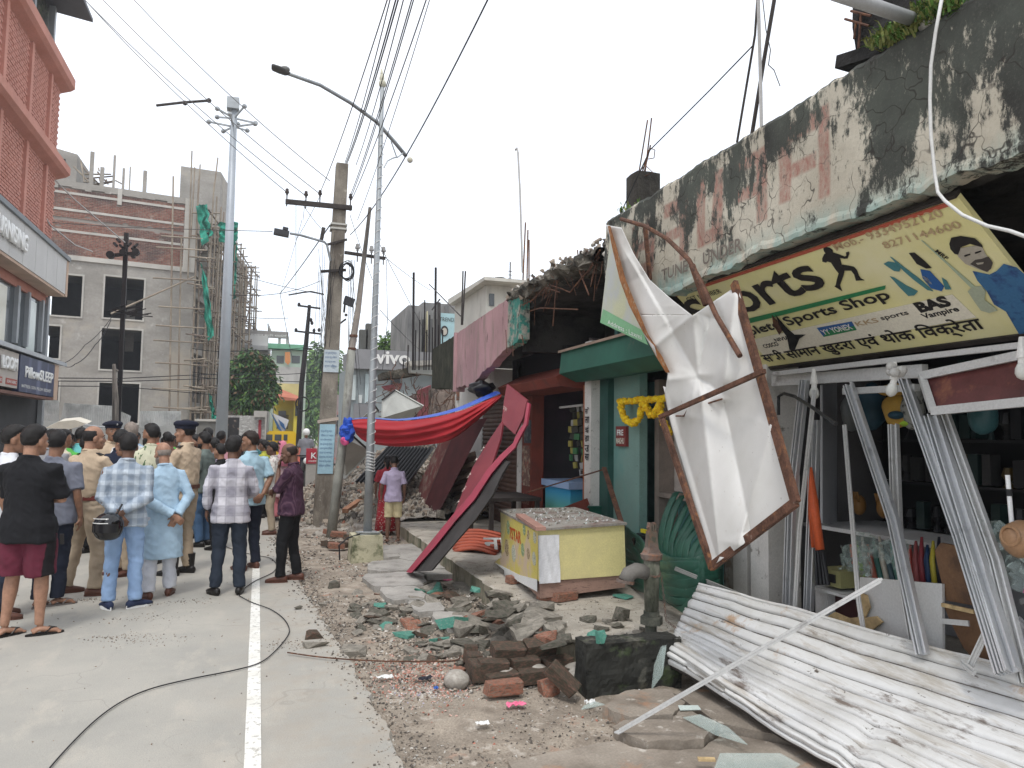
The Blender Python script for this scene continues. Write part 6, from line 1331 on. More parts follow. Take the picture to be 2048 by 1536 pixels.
mb=MB();mb.tube([P(1297,318,X=3.7),P(1308,316,X=3.7),P(1310,300,X=3.7),P(1300,296,X=3.7)],.005,5);mb.tube([P(1278,345,X=3.65),P(1290,330,X=3.65),P(1306,345,X=3.65),P(1290,352,X=3.65)],.005,5);mb.build('tie_loop',RUST,ST)
for dx in(0,8,12):
    rod('rusty rebar sticking up from the broken roof edge at its far end' if dx==0 else('straight rebar beside the others at the broken roof edge' if dx==8 else 'short rebar right of the others at the broken roof edge'),[P(1046+dx,560,X=3.3),P(1051+dx*.6,420+dx*5 if dx else 445,X=3.35)],.010,RUST)
rod('hooked thin rod standing above the broken roof',[P(1045,545,X=3.4),P(1040,380,X=3.4),P(1036,305,X=3.4),P(1034,296,X=3.4),P(1031,300,X=3.4)],.014,LWIRE)
PCB=thing('hanging_white_cable','white cable draped down over the mouldy parapet and signboard','cable',P(1880,10,X=3.15))
q=[P(x,y,X=X_)for x,y,X_ in[(1885,-10,3.12),(1872,60,3.12),(1862,130,3.12),(1860,200,3.12),(1862,270,3.12),(1870,350,3.12),(1876,385,3.1),(1890,402,3.08),(1925,430,3.06),(1975,452,3.05),(2020,462,3.05),(2070,480,3.05)]]
mb=MB();mb.tube(q,.0085,8);mb.build('cable',WHW,PCB,smooth=True)
PIPE=thing('plastic_pipe','grey plastic pipe jutting over the parapet from the upper right','pipe',P(1850,50,X=3.3));mb=MB();a_,b_=P(1842,44,X=3.3),P(1670,-14,X=2.5);mb.tube([a_,b_],.035,14);mb.build('pipe',M('grey_pvc',(.42,.43,.44),.5,bump=0),PIPE,smooth=True);mb=MB();mb.ell(P(1858,48,X=3.28),(.05,.06,.04),8,6);mb.build('torn_wrap',WHITEP,PIPE)
UWL=thing('upper_brick_wall','blackened upper wall rising behind the parapet at the far right','wall',(4,3,3.9));mb=MB()
mb.grid(lambda u,v:(3.75+.06*fbm(u*4,v*4,1,2),4.0-3.4*u,3.2+(2.6+.1*fbm(u*9,1,1))*v if u>.02 else 3.2+2.5*v),40,24);mb.box(3.82,5,.6,3.95,3.2,5.7);mb.build('wall',M('charred_wall',(.022,.021,.02),.95,var=.5,vs=4,bump=1,bd=.03,bs=12,layers=[((.07,.065,.055),7,.66,.05)]),UWL)
mb=MB();mb.obox(P(1735,118,X=3.5),(.2,.32,.08),(.2,0,.1));mb.build('ledge_block',bpy.data.materials['charred_wall'],UWL)
for k,pp_ in enumerate([[(1690,38),(1738,52)],[(1712,45),(1708,78)],[(1722,28),(1716,108)],[(1702,22),(1742,32)]]):rod(['level rusted bar','short upright bar','longer upright bar','upper level bar'][k]+' of the rebar cluster beside the blackened wall',[P(*pp_[0],X=3.7),P(*pp_[1],X=3.7)],.009,RUST)
# weeds on the parapet
WEED=M('dry_weeds',(.20,.22,.07),.8,var=.4,vs=8,bump=0);WEEDG=M('fresh_weeds',(.085,.17,.035),.8,var=.4,vs=8,bump=0)
def weeds(label,centres,n,h,mats,X_):
    T=thing('weed_tuft',label,'weeds',P(*centres[0],X=X_));mb=MB();r=random.Random(len(label))
    for _ in range(n):
        c=r.choice(centres);p=P(c[0]+r.gauss(0,14),c[1]+r.gauss(0,7),X=X_+r.uniform(-.06,.1));d=Vector((r.uniform(-1,.5),r.uniform(-1,1),r.uniform(-.2,1.2))).normalized()*h*r.uniform(.4,1)
        s_=d.cross(Vector((0,0,1))).normalized()*r.uniform(.003,.008);m_=d*.5+Vector((0,0,.02));mb.poly([p-s_,p+s_,p+m_+s_,p+m_-s_,p+d],[(0,1,2,3),(3,2,4)],r.choice((0,0,1)))
    o=mb.build('leaves',mats,T);o['kind']='stuff'
weeds('dry yellow green weeds trailing from the parapet top beside the pipe',[(1790,75),(1815,60),(1770,85),(1835,45)],700,.09,[WEED,WEEDG],3.25)
weeds('fresh green weeds at the top right of the parapet',[(1880,20),(1905,10),(1860,28)],420,.09,[WEEDG,WEED],3.25)
weeds('small green weed at the foot of the column stub',[(1258,424),(1266,420)],90,.06,[WEEDG,WEED],3.3)
# ================================================================ hand pump
PUMPM=M('rusty_pump_iron',(.17,.13,.11),.8,metal=.2,var=.3,vs=14,bump=.5,co='pos',layers=[((.26,.13,.08),12,.56,.07),((.07,.075,.055),7,.6,.07)])
PUMPG=M('mossy_pump_iron',(.20,.20,.16),.85,var=.35,vs=10,bump=.6,layers=[((.06,.065,.045),6,.52,.08,(1,1,.4)),((.40,.40,.36),9,.68,.04)])
yp=5.12;HPx=P(1303,1285,Y=yp)
HP=thing('hand_pump','rusty cast iron hand pump with a spout and chain at the platform edge','hand pump',(HPx.x,yp,.0))
def pz(py):return P(1303,py,Y=yp).z
cx=HPx.x
mb=MB();mb.tube([(cx-.01,yp,-.05),(cx-.005,yp,pz(1245))],.045,12);mb.build('foot_pipe',MOSS,HP,smooth=True)
mb=MB();mb.tube([(cx,yp,pz(1248)),(cx,yp,pz(1232))],.085,6);mb.tube([(cx,yp,pz(1232)+.002),(cx,yp,pz(1222))],.062,8);mb.build('flange',MOSS,HP)
mb=MB();mb.tube([(cx,yp,pz(1224)),(cx,yp,pz(1150)),(cx,yp,pz(1118))],[.052,.060,.062],16);mb.build('barrel',PUMPG,HP,smooth=True)
mb=MB();mb.tube([(cx,yp,pz(1120)),(cx,yp,pz(1112)),(cx,yp,pz(1111))],[.064,.064,.058],16);mb.build('collar',PUMPM,HP)
mb=MB();mb.tube([(cx,yp,pz(1118)),(cx,yp,pz(1108)),(cx,yp,pz(1104))],[.078,.085,.06],16);mb.build('head_flange',PUMPM,HP)
mb=MB();mb.loft([[(cx+w*a,yp+d*b,pz(py))for a,b in((-1,-1),(1,-1),(1,1),(-1,1))]for py,w,d in((1106,.055,.05),(1095,.035,.045),(1062,.03,.03))]);mb.build('head_bracket',PUMPM,HP,fix=True)
for s_ in(-1,1):mb=MB();mb.hexa([(cx+s_*.02+a,yp+b,pz(1075)+c*(pz(1045)-pz(1075)))for c in(0,1)for a,b in((-.006,-.025),(.006,-.025),(.006,.025),(-.006,.025))]);mb.build('fork',PUMPM,HP,fix=True)
mb=MB();mb.tube([(cx-.04,yp,pz(1054)),(cx+.045,yp,pz(1054))],.011,8);mb.tube([(cx+.0,yp-.02,pz(1100)),(cx+.005,yp-.015,pz(1048))],.010,8);mb.build('pivot_rod',PUMPM,HP)
sp=[P(1292,1144,Y=yp),P(1272,1141,Y=yp),P(1258,1147,Y=yp),P(1252,1162,Y=yp)]
mb=MB();mb.tube(sp,[.058,.058,.056,.06],14);mb.build('spout',M('grey_spout_iron',(.16,.15,.135),.8,var=.2,bump=.3),HP,smooth=True)
mb=MB();mb.tube([P(1251,1160,Y=yp),P(1250,1166,Y=yp)],.068,14);mb.build('spout_lip',PUMPM,HP)
def chain(parent,pts,r=.008):
    L=0;q=[Vector(p)for p in pts]
    for a,b in zip(q,q[1:]):
        n=max(2,int((b-a).length/.022))
        for k in range(n):
            c=a.lerp(b,(k+.5)/n);d=(b-a).normalized();s_=d.orthogonal().normalized();t=d.cross(s_);ax=s_ if k%2 else t
            mb=MB();mb.tube([c+d*(.014*math.cos(w))+ax*(.008*math.sin(w))for w in[j*PI/3 for j in range(7)]],.0028,4,cap=False);o=link('chain_link',mesh('chain_link',mb.V,mb.F,PUMPM),parent)
chain(HP,[(cx+.065*math.sin(a),yp-.066*math.cos(a),pz(1145)-.02*math.cos(a*1.3))for a in(-1.7,-1.1,-.5,0,.5,1.1,1.6)])
chain(HP,[(cx+.07,yp-.02,pz(1150)),(cx+.09,yp-.03,pz(1200)),(cx+.10,yp-.04,pz(1240)),(cx+.2,yp-.08,pz(1262)),(cx+.28,yp-.1,pz(1285))])

# ================================================================ brick trough and drain wall in front of the platform
TRO=thing('brick_trough','broken brick edging with two layers of grimy bricks by the drain wall','brick edging',(1.8,5.1,0))
bme=[]
for sd in range(4):
    bm=bmesh.new();bmesh.ops.create_cube(bm,size=1);bmesh.ops.bevel(bm,geom=bm.edges[:],offset=.05,segments=1,affect='EDGES')
    r=random.Random(sd)
    for v in bm.verts:v.co+=Vector((r.uniform(-.035,.035),r.uniform(-.035,.035),r.uniform(-.035,.035)))
    m_=bpy.data.meshes.new('brick');bm.to_mesh(m_);bm.free();m_.materials.append(BRKD if sd%2 else BRK);bme.append(m_)
def brick(parent,loc,rot=(0,0,0),size=(.22,.105,.07),k=0,name='brick',**tg):
    m_=bme[k%4].copy()if False else bme[k%4];o=link(name,m_,parent);o.location=loc;o.rotation_euler=rot;o.scale=size;return tag(o,**tg)
for k in range(3):brick(TRO,(1.64+k*.235,5.10+.02*k,.03),(.04*k,.05*k-.05,.09-.07*k),(.225,.12,.085),1+2*(k%2))
for k in range(3):brick(TRO,(1.60+k*.245,5.20+.03*(k%2),.10-.01*k),(.08,.07-.06*k,.1*k-.05),(.215,.12,.075),1)
for k in range(2):brick(TRO,(1.74+k*.26,5.30+.04*k,.165),(.3,.06-.1*k,.12*k),(.24,.13,.09),1+2*k)
for k in range(3):brick(TRO,(1.50+.03*k,5.25+k*.21,.06),(.05,.1*k,1.5-.1*k),(.2,.11,.12),1)
DW=thing('drain_wall','black mouldy stub of drain wall beside the brick edging','wall',(2.45,4.95,0))
mb=MB();mb.grid(lambda u,v:(2.14+.72*u,4.80-.03*u+.018*fbm(u*3,v*2,1,2),-.05+.36*v),30,12)
mb.grid(lambda u,v:(2.14+.72*u,4.80-.03*u+.018*fbm(u*3,2,1,2)+.2*v,.31+.012*fbm(u*5,v*2,4,2)),30,8);mb.grid(lambda u,v:(2.14+.01*fbm(u,v,7,3),4.80+.2*u,-.05+.36*v),8,12)
mb.box(2.16,2.84,4.84,4.98,-.05,.295);mb.build('wall',M('black_mould',(.028,.028,.024),.85,var=.5,vs=5,bump=.9,bd=.01,bs=25,layers=[((.13,.125,.10),4,.64,.06),((.05,.07,.03),6,.62,.05)]),DW)

# ================================================================ loose rubble
RUBG='broken cement chunks along the road shoulder'
chm={}
for nm,m_ in(('grey',CONCO),('dark',CONCD),('brick',BRK),('green',GREENP),('mossy',BRKD)):
    chm[nm]=[hull(.5,.5,.5,16,100+i,flat=(i%2==0),mats=[m_],snap=.8 if i%3 else 0)for i in range(6)]
STONE=M('river_stone',(.33,.30,.26),.75,var=.2,vs=5,bump=.4,bs=25,co='obj',layers=[((.45,.42,.37),4,.6,.1)])
stm=[]
for i in range(3):
    mb=MB();mb.ell((0,0,0),(.5,.5,.5),16,10);mb.V=[tuple(Vector(v)*(1+.16*noise.noise(Vector(v)*2.5+Vector((i*7,0,0)))))for v in mb.V];stm.append(mesh('stone',mb.V,mb.F,STONE,smooth=True))
def chunk(px,py,w,d,h,kind,label,cat='rubble',name='rubble_chunk',rz=None,tilt=.12,group=None,z=None,k=None,lift=.35):
    """w, d, h in metres; stands where the pixel's ray meets the ground"""
    g0=z if z is not None else 0.0
    p=P(px,py,Z=g0)
    if z is None:g0=gz(p.x,p.y)if p.x<2.2 or p.y<5.05 else.2;p=P(px,py,Z=g0)
    me=stm[(k or 0)%3]if kind=='stone' else chm[kind][(k%6 if k is not None else random.randrange(6))]
    o=link(name,me);o.location=(p.x,p.y,g0+h*lift);o.scale=(w,d,h);o.rotation_euler=(random.uniform(-tilt,tilt),random.uniform(-tilt,tilt),rz if rz is not None else random.uniform(0,3.1))
    tag(o,label,cat,group);return o
sp_=[  # singled-out pieces
    (630,1276,.22,.10,.07,'mossy','dark mossy brick lying on the road beside the broken shoulder edge','brick','brick'),(632,1292,.24,.14,.06,'grey','grey cement piece under the dark mossy brick on the road','rubble','rubble_chunk'),
    (704,1304,.30,.34,.05,'grey','flat pale cement slab wedged in the crumbled road edge','slab','rubble_slab'),(926,1276,.27,.22,.22,'grey','square tan cement slab standing tilted amid the rubble','slab','rubble_slab'),
    (812,1272,.24,.22,.035,'green','bright green painted plaster slab in the middle of the rubble','plaster','plaster_piece'),(770,1255,.26,.12,.03,'green','long pale green plaster piece left of the bright green slab','plaster','plaster_piece'),
    (760,1212,.30,.14,.03,'green','green painted plaster slice near the cement paving','plaster','plaster_piece'),(878,1282,.08,.22,.05,'green','narrow green plaster sliver beside the square tan slab','plaster','plaster_piece'),(948,1182,.2,.1,.05,'green','faint green piece among the upper rubble rows','plaster','plaster_piece'),
    (1200,1290,.14,.05,.15,'green','round green plaster flake standing on the drain wall top','plaster','plaster_piece'),(1242,1240,.13,.12,.12,'dark','dark green tinged stone block on the platform','rubble','rubble_chunk'),
    (1246,1197,.22,.14,.05,'green','green topped plate lying by the counter plinth','plaster','plaster_piece'),
    (912,1374,.19,.15,.14,'stone','smooth pale cobble left of the brick edging','stone','stone'),(1008,1366,.21,.17,.13,'stone','pale rounded stone at the foot of the brick edging','stone','stone'),(1075,1362,.20,.17,.15,'stone','brown rounded cobble below the brick edging','stone','stone'),
    (1165,1362,.38,.2,.16,'stone','long flat boulder against the black drain wall','stone','stone'),(1098,1388,.16,.13,.12,'brick','red brick fragment between the cobbles','brick','brick'),
    (930,1325,.08,.07,.07,'brick','small bright red brick lump below the square slab','brick','brick'),(1078,1270,.07,.07,.06,'brick','small red brick lump above the brick edging','brick','brick'),(916,1345,.12,.08,.05,'brick','reddish brick shard beside the pale cobble','brick','brick'),
    (668,1176,.2,.14,.09,'dark','dark lump of cement alone above the slab edge','rubble','rubble_chunk'),(596,1218,.12,.1,.04,'dark','flat dark crust piece on the road near the line','rubble','rubble_chunk'),
    (1060,1168,.16,.12,.10,'grey','grey cube of cement under the counter corner','rubble','rubble_chunk')]
for k,a in enumerate(sp_):chunk(a[0],a[1],a[2],a[3],a[4],a[5],a[6],a[7],a[8],k=k,z=(.30 if a[0]==1200 else None),rz=.2*k if a[8]!='rubble_slab' else.1)
for loc,rot,lab,k in[(P(1006,1390,Z=.0)+Vector((0,0,.05)),(0,0,.0),'green tinged brick lying flat below the brick edging',2),(P(1125,1385,Z=0)+Vector((0,0,.09)),(.3,.7,-.6),'brick leaning diagonally on the cobbles',1)]:
    o=brick(None,loc,rot,(.24,.11,.085),k);tag(o,lab,'brick')
# rows of large pieces below the platform edge
rz_=random.Random(11);n=0
zones=[((830,1170),(1000,1225),26,.36,'upper rubble by the platform'),((860,1215),(1090,1262),38,.34,'middle rubble below the platform'),((860,1255),(1130,1298),36,.30,'lower rubble above the brick edging'),((700,1215),(850,1275),28,.24,'rubble left of the green slab'),((820,1285),(980,1330),22,.19,'small chunks beside the pink gravel'),((1120,1240),(1290,1290),20,.15,'chips strewn on the platform front'),((640,1180),(800,1215),12,.14,'chips on the dirt near the road edge'),((985,1130),(1250,1225),16,.07,'chips under and around the snack counter')]
for(x0,y0),(x1,y1),cnt,sz,zone in zones:
    for i in range(cnt):
        px,py=rz_.uniform(x0,x1),rz_.uniform(y0,y1);kind=rz_.choices(('grey','dark','brick','mossy','green'),(6,4,.7,.6,.5))[0]
        kn={'grey':'grey chunk','dark':'dark chunk','brick':'brick fragment','mossy':'grimy brick fragment','green':'green painted fragment'}[kind]
        s_=sz*rz_.uniform(.55,1.15);chunk(px,py,s_,s_*rz_.uniform(.5,.9),s_*rz_.uniform(.12,.32),kind,('%s %s at the %s of the %s'%('small' if s_<sz*.72 else 'medium' if s_<sz*.95 else 'large',kn,'left' if px<x0+(x1-x0)*.34 else 'centre' if px<x0+(x1-x0)*.67 else 'right',zone)),group=kn+'s in the '+zone,tilt=.35)
# bricks under the counter
for loc,rot,lab,k in[((1035,1165),(0,0,.2),'lower brick under the left corner of the snack counter',0),((1036,1143),(0,0,.5),'upper brick under the left corner of the snack counter',2),((1100,1198),(0,0,.15),'large brick under the near corner of the snack counter',0),((1128,1200),(0,0,.3),'second brick beside the one under the near counter corner',2)]:
    p=P(*loc,Z=.21);o=brick(None,(p.x,p.y,.245+(.07 if 'upper' in lab else 0)),rot,(.24,.12,.075),k);tag(o,lab,'brick')
o=chunk(1092,1180,.34,.2,.10,'grey','wedged stone slabs between the counter corner and its brick',z=.27,k=3)
# gravel, grit and crumbs
peb=[hull(.5,.5,.35,9,300+i)for i in range(6)]
def scatter(name,n,fn,sz,mats,w,seed):
    r=random.Random(seed);it=[]
    while len(it)<n:
        x,y=fn(r);
        if x is None:continue
        z=gz(x,y)if not(x>2.27 and y>5.1)else.2
        s_=sz*(r.random()**2*1.6+.25)*(.5+y*.09)
        it.append((r.randrange(6),(x,y,z+s_*.12),(r.random()*.6,r.random()*.6,r.random()*6),(s_,s_*r.uniform(.6,1),s_*r.uniform(.4,.9)),r.choices(range(len(mats)),w)[0]))
    return cloud(name,peb,it,mats)
PALEC=M('pale_grit',(.50,.47,.42),.9,var=.3,vs=9,bump=0);TANC=M('tan_grit',(.30,.25,.20),.9,var=.3,vs=9,bump=0);DKC=M('dark_grit',(.12,.105,.09),.9,var=.3,vs=9,bump=0);REDC=M('red_grit',(.42,.17,.12),.9,var=.3,vs=20,bump=0);PKC=M('pink_grit',(.56,.36,.30),.9,var=.3,vs=20,bump=0)
def fsh(r):
    y=3+12*r.random()**1.6;x=redge(y)+(r.random()**1.1)*(2.1-redge(y))+r.uniform(-.03,.1)
    if noise.noise(Vector((x*1.3,y*1.3,2)))<-.1+.3*(r.random()-.5):return None,None
    return x,y
scatter('gravel',9000,fsh,.022,[TANC,DKC,PALEC,REDC],(6,4,2,.5),1)
scatter('edge_gravel',4500,lambda r:(lambda y:(redge(y)+r.gauss(.08,.10),y))(3.2+10*r.random()**1.4),.02,[TANC,DKC,PALEC],(4,5,1),2)
def blob_(px,py,rx,ry):
    c=P(px,py,Z=0)
    return lambda r:(c.x+r.gauss(0,rx),c.y+r.gauss(0,ry))
scatter('pink_gravel',2600,blob_(845,1345,.17,.30),.02,[REDC,PKC,TANC,PALEC],(4,4,2,1),3)
scatter('pale_crumbs',700,blob_(850,1375,.16,.12),.018,[PALEC,M('lilac_grit',(.45,.42,.50),.8,bump=0)],(3,1),4)
scatter('platform_grit',3500,lambda r:(r.uniform(2.3,3.9),5.1+3.5*r.random()**1.3),.012,[TANC,PALEC,DKC],(3,2,2),5)
scatter('rubble_crumbs',5000,lambda r:(r.uniform(.95,2.25),r.uniform(5.0,8.2)),.03,[TANC,DKC,PALEC],(5,4,1.5),6)
def frd(r):
    c=r.choice([(290,1282,.22,.1),(230,1275,.12,.06),(575,1290,.12,.1),(620,1290,.15,.12),(290,1235,.25,.1),(170,1200,.15,.06),(350,1205,.2,.08),None,None,None])
    if c is None:return r.uniform(-3,.6),3.5+7*r.random()
    p=P(c[0],c[1],Z=0);return p.x+r.gauss(0,c[2]),p.y+r.gauss(0,c[3])
scatter('road_grit',1500,frd,.012,[DKC,TANC,M('soil_crumb',(.2,.15,.11),.9,bump=0)],(3,3,2),7)
# litter
def litter(label,px,py,w,h,m_,z=.012,rz=0,X=None,crum=.02):
    p=P(px,py,Z=z);zz=max(gz(p.x,p.y),-.02)+.012 if not(p.x>2.2 and p.y>5.1)else.21;T=thing('litter',label,'litter',(p.x,p.y,zz));sd=len(label)
    c,s_=math.cos(rz),math.sin(rz);mb=MB();mb.grid(lambda u,v:(p.x+(u-.5)*w*c-(v-.5)*h*s_,p.y+(u-.5)*w*s_+(v-.5)*h*c,zz+crum*(.5+fbm(u*3,v*3,sd,1.6,3))),12,9);mb.build('sheet',m_,T);return T
PWH=flatm('litter_white',(.72,.72,.70),bump=.3);PPK=flatm('litter_pink',(.75,.18,.30),bump=.3)
litter('white crumpled wrapper at the left edge of the pink gravel',770,1350,.12,.06,PWH);litter('pink and white packet below the green tinged brick',1032,1404,.13,.06,PPK,rz=-.1);litter('white paper folded in front of the drain wall',1282,1386,.18,.10,PWH,rz=-.5,crum=.03);litter('small white scrap right of the leaning brick',1180,1400,.07,.04,PWH)
litter('clear plastic scrap lying on bare dirt in the foreground',965,1440,.08,.05,PWH,crum=.01);litter('white rag hanging on the platform edge',1040,1248,.07,.10,PWH,z=.16,rz=.6);litter('small pink scrap on the cement paving',896,1158,.1,.05,PPK);litter('small blue scrap on the pink gravel',872,1372,.03,.03,flatm('litter_blue',(.05,.15,.5)))
litter('black cloth scrap on the pink gravel',850,1352,.1,.05,flatm('litter_black',(.02,.02,.03)))
# glass shards
def shard(label,pts,z,m_=GLASS):
    T=thing('glass_shard',label,'glass',P(*pts[0],Z=z));mb=MB();q=[P(*a,Z=z)for a in pts];mb.poly(q+[v+Vector((0,0,.005))for v in q],[tuple(range(len(q)))[::-1],tuple(range(len(q),2*len(q)))]+[(i,(i+1)%len(q),len(q)+(i+1)%len(q),len(q)+i)for i in range(len(q))]);mb.build('pane',m_,T,fix=True)
shard('long pointed glass shard on the apron below the fallen shutter',[(1366,1436),(1400,1430),(1455,1455),(1495,1490),(1430,1470)],.05)
shard('wide glass sheet at the bottom edge of the picture',[(1440,1508),(1560,1508),(1600,1530),(1560,1560),(1420,1560)],.05);shard('small glass piece behind the long pointed shard',[(1356,1412),(1396,1412),(1402,1420),(1360,1421)],.05,flatm('pale_glass_edge',(.55,.62,.58),.2));shard('grey glass triangle by the leaning brick',[(1162,1420),(1210,1410),(1190,1404),(1168,1412)],.02)
T=thing('glass_shard','upright glass shard leaning on the tip of the fallen shutter','glass',P(1315,1380,Z=.02));mb=MB();q=[P(1302,1382,Y=4.68),P(1325,1350,Y=4.72),P(1333,1290,Y=4.78),P(1322,1292,Y=4.78),P(1308,1330,Y=4.72)];mb.poly(q+[v+Vector((.004,.004,0))for v in q],[(0,1,2,3,4),(9,8,7,6,5)]);mb.build('pane',GLASS,T)
T=thing('wood_offcut','small pale wood offcut on the apron near the bottom edge','wood',P(1413,1518,Z=.05));mb=MB();mb.bar(P(1396,1518,Z=.055),P(1430,1519,Z=.055),.03,.012);mb.build('offcut',SPL,T)
# ground cables
def gcable(label,pts,r,m_=WIRE,z=.012,name='ground_cable'):
    q=[P(*a,Z=z)for a in pts];s_=[]
    for i in range(len(q)-1):
        p0,p1,p2,p3=q[max(i-1,0)],q[i],q[i+1],q[min(i+2,len(q)-1)]
        for k in range(8):
            t=k/8;s_.append(.5*((2*p1)+(p2-p0)*t+(2*p0-5*p1+4*p2-p3)*t*t+(-p0+3*p1-3*p2+p3)*t**3))
    s_.append(q[-1]);T=thing(name,label,'cable',q[0]);mb=MB();mb.tube(s_,r,6);mb.build('cable',m_,T)
gcable('thin black cable curving across the road from the bottom left to the shoulder',[(60,1600),(100,1535),(180,1450),(240,1405),(300,1378),(380,1358),(470,1340),(520,1325),(550,1302),(575,1272),(578,1255),(565,1235),(540,1218),(505,1205),(480,1192),(476,1186)],.0045)
gcable('thin black cable looping on the road behind the plaid shirted man',[(484,1180),(510,1162),(545,1145),(553,1130),(540,1116),(508,1110),(470,1100),(440,1088)],.005)
gcable('dark wire lying from the road grit to the pink gravel',[(575,1305),(650,1315),(760,1322),(900,1322),(920,1312)],.006,RUST,.02)

# ================================================================ fallen red signboards, tarp, rubble heap
REDB=M('crimson_board_paint',(.21,.03,.042),.6,var=.15,vs=2,bump=.15,layers=[((.45,.28,.24),9,.72,.02),((.22,.04,.045),2,.6,.1)])
REDE=flatm('pink_board_edge',(.33,.04,.07),layers=[((.2,.05,.06),5,.62,.06)]);CRL=flatm('cream_board_letter',(.58,.48,.42));BBK=M('board_back',(.045,.04,.038),.9,var=.3,bump=.4)
RB=thing('fallen_red_signboard','long crimson signboard fallen from the eave, bent and leaning to the pavement','signboard',P(835,1142,Z=0))
def X4(px,py):    # the board leans from the pavement up to the eave
    t=(1142-py)/(1142-770);return 1.78+1.25*t
def bpnt(px,py,dx=0):return P(px,py,X=X4(px,py)+dx)
def strip(name,A,B,mat_,th=.03,parent=None,dx=0):
    mb=MB();n=len(A)
    for i in range(n-1):
        q=[bpnt(*A[i],dx),bpnt(*B[i],dx),bpnt(*B[i+1],dx),bpnt(*A[i+1],dx)];t=Vector((th,th,0));mb.hexa([q[0]+t,q[1]+t,q[2]+t,q[3]+t,*q])
    return mb.build(name,mat_,parent or RB,fix=True)
strip('board_face',[(1003,845),(1008,800),(1014,768)],[(1030,869),(1046,835),(1054,800)],REDB)
strip('board_face',[(1003,843),(975,885),(945,935),(905,1035)],[(1005,850),(1000,880),(985,925),(945,990)],REDB,dx=-.02)
strip('board_edge',[(1054,805),(1048,845),(1031,872),(1026,886),(1000,910),(975,938),(940,990),(905,1030),(860,1085),(812,1144)],[(1059,808),(1053,850),(1036,882),(1030,895),(1005,920),(982,948),(948,1000),(912,1040),(868,1095),(822,1146)],REDE,dx=-.05)
strip('board_underside',[(1005,915),(975,945),(940,995),(905,1036),(860,1088),(817,1144)],[(1018,925),(1003,950),(985,990),(950,1040),(910,1085),(862,1142)],BBK,dx=-.01)
strip('board_underside',[(920,1020),(905,1034),(880,1062)],[(932,1006),(930,1010),(905,1036)],REDB,dx=-.03)
BPl=Plane(bpnt(1003,845),bpnt(1030,869)-bpnt(1003,845),bpnt(1014,768)-bpnt(1003,845))
text('lettering','चाय दुकान',RB,CRL,bpnt(1008,822,-.03),BPl.ux,(bpnt(1014,790)-bpnt(1008,822)).normalized(),.09,.22,off=.02)
for k,(x,y)in enumerate([(962,905),(950,925),(935,958),(925,985),(912,1012)]):text('lettering','पानकोल'[k],RB,CRL,bpnt(x,y,-.06),(bpnt(x+20,y-28)-bpnt(x,y)).normalized(),(bpnt(x-8,y-6)-bpnt(x,y)).normalized(),.07,.10,off=.0)
RB2=thing('fallen_red_beam','dark red boxed sign beam leaning behind the tarp onto the rubble','signboard',P(840,1040,Z=0))
a0,a1,b0,b1=P(806,1042,X=2.85),P(868,1040,X=2.95),P(915,868,X=3.35),P(952,845,X=3.55)
mb=MB();t=Vector((.05,.3,0));mb.hexa([a0,P(835,1043,X=2.85),P(835,1043,X=2.85)+t,a0+t,P(892,858,X=3.35),P(915,845,X=3.35),P(915,845,X=3.35)+t,P(892,858,X=3.35)+t]);mb.build('side_face',M('brown_red_board',(.115,.028,.024),.9,var=.25,vs=3,bump=.3,layers=[((.20,.16,.13),4,.58,.08)]),RB2,fix=True)
mb=MB();mb.hexa([P(836,1044,X=2.84),P(870,1040,X=2.95),P(870,1040,X=2.95)+t,P(836,1044,X=2.84)+t,P(916,846,X=3.34),P(975,835,X=3.5),P(975,835,X=3.5)+t,P(916,846,X=3.34)+t]);mb.build('front_face',M('maroon_board',(.06,.012,.013),.9,var=.25,bump=.2),RB2,fix=True)
OS=thing('fallen_orange_shutter','orange red corrugated shutter lying on the pavement behind the snack counter','shutter',P(950,1090,Z=.2))
ORS=M('orange_shutter_paint',(.38,.085,.045),.55,var=.15,vs=3,bump=.15)
for k in range(7):
    t=k/6;mb=MB();A=P(900+10*t,1092-25*(1-t)+10*t,Z=.34-.14*t);B=P(1012-20*t,1072+38*t,Z=.36-.16*t)
    pts=[A.lerp(B,s_/6)+Vector((0,0,.06*math.sin(s_/6*PI)))for s_ in range(7)];mb.tube(pts,.055,8,flat=.45,side=(0,1,0));mb.build('slat',ORS,OS,smooth=True)
OPl=Plane(P(960,1092,Z=.35),(1,.1,0),(-.1,1,.45));text('lettering','नाम',OS,WHT,P(968,1100,Z=.38),(1,-.3,0),(.2,.9,.5),.22,.45,bold=.02,off=.01)
TP=thing('red_blue_tarpaulin','red tarpaulin with a blue back slung from the leaning pole to the eave','tarpaulin',P(690,850,Y=13))
TRED=M('red_tarpaulin',(.35,.02,.026),.75,var=.1,vs=2,bump=.25,bs=8,layers=[((.34,.02,.03),1.4,.58,.1)]);TBLU=M('blue_tarpaulin',(.02,.08,.45),.45,var=.2,vs=4,bump=.4,bs=14)
up_=[(703,840),(740,838),(800,842),(860,836),(920,822),(970,802),(1003,788)];lo_=[(712,868),(735,885),(790,893),(850,890),(900,880),(950,845),(1003,796)]
Ys=[12.9,12.5,12.0,11.5,11.1,10.9,10.8]
def sm(L,u):
    f=u*(len(L)-1);i=min(int(f),len(L)-2);t=f-i;g_=lambda j:np.array(L[max(0,min(len(L)-1,j))],float)
    p0,p1,p2,p3=g_(i-1),g_(i),g_(i+1),g_(i+2);return.5*(2*p1+(p2-p0)*t+(2*p0-5*p1+4*p2-p3)*t*t+(-p0+3*p1-3*p2+p3)*t**3)
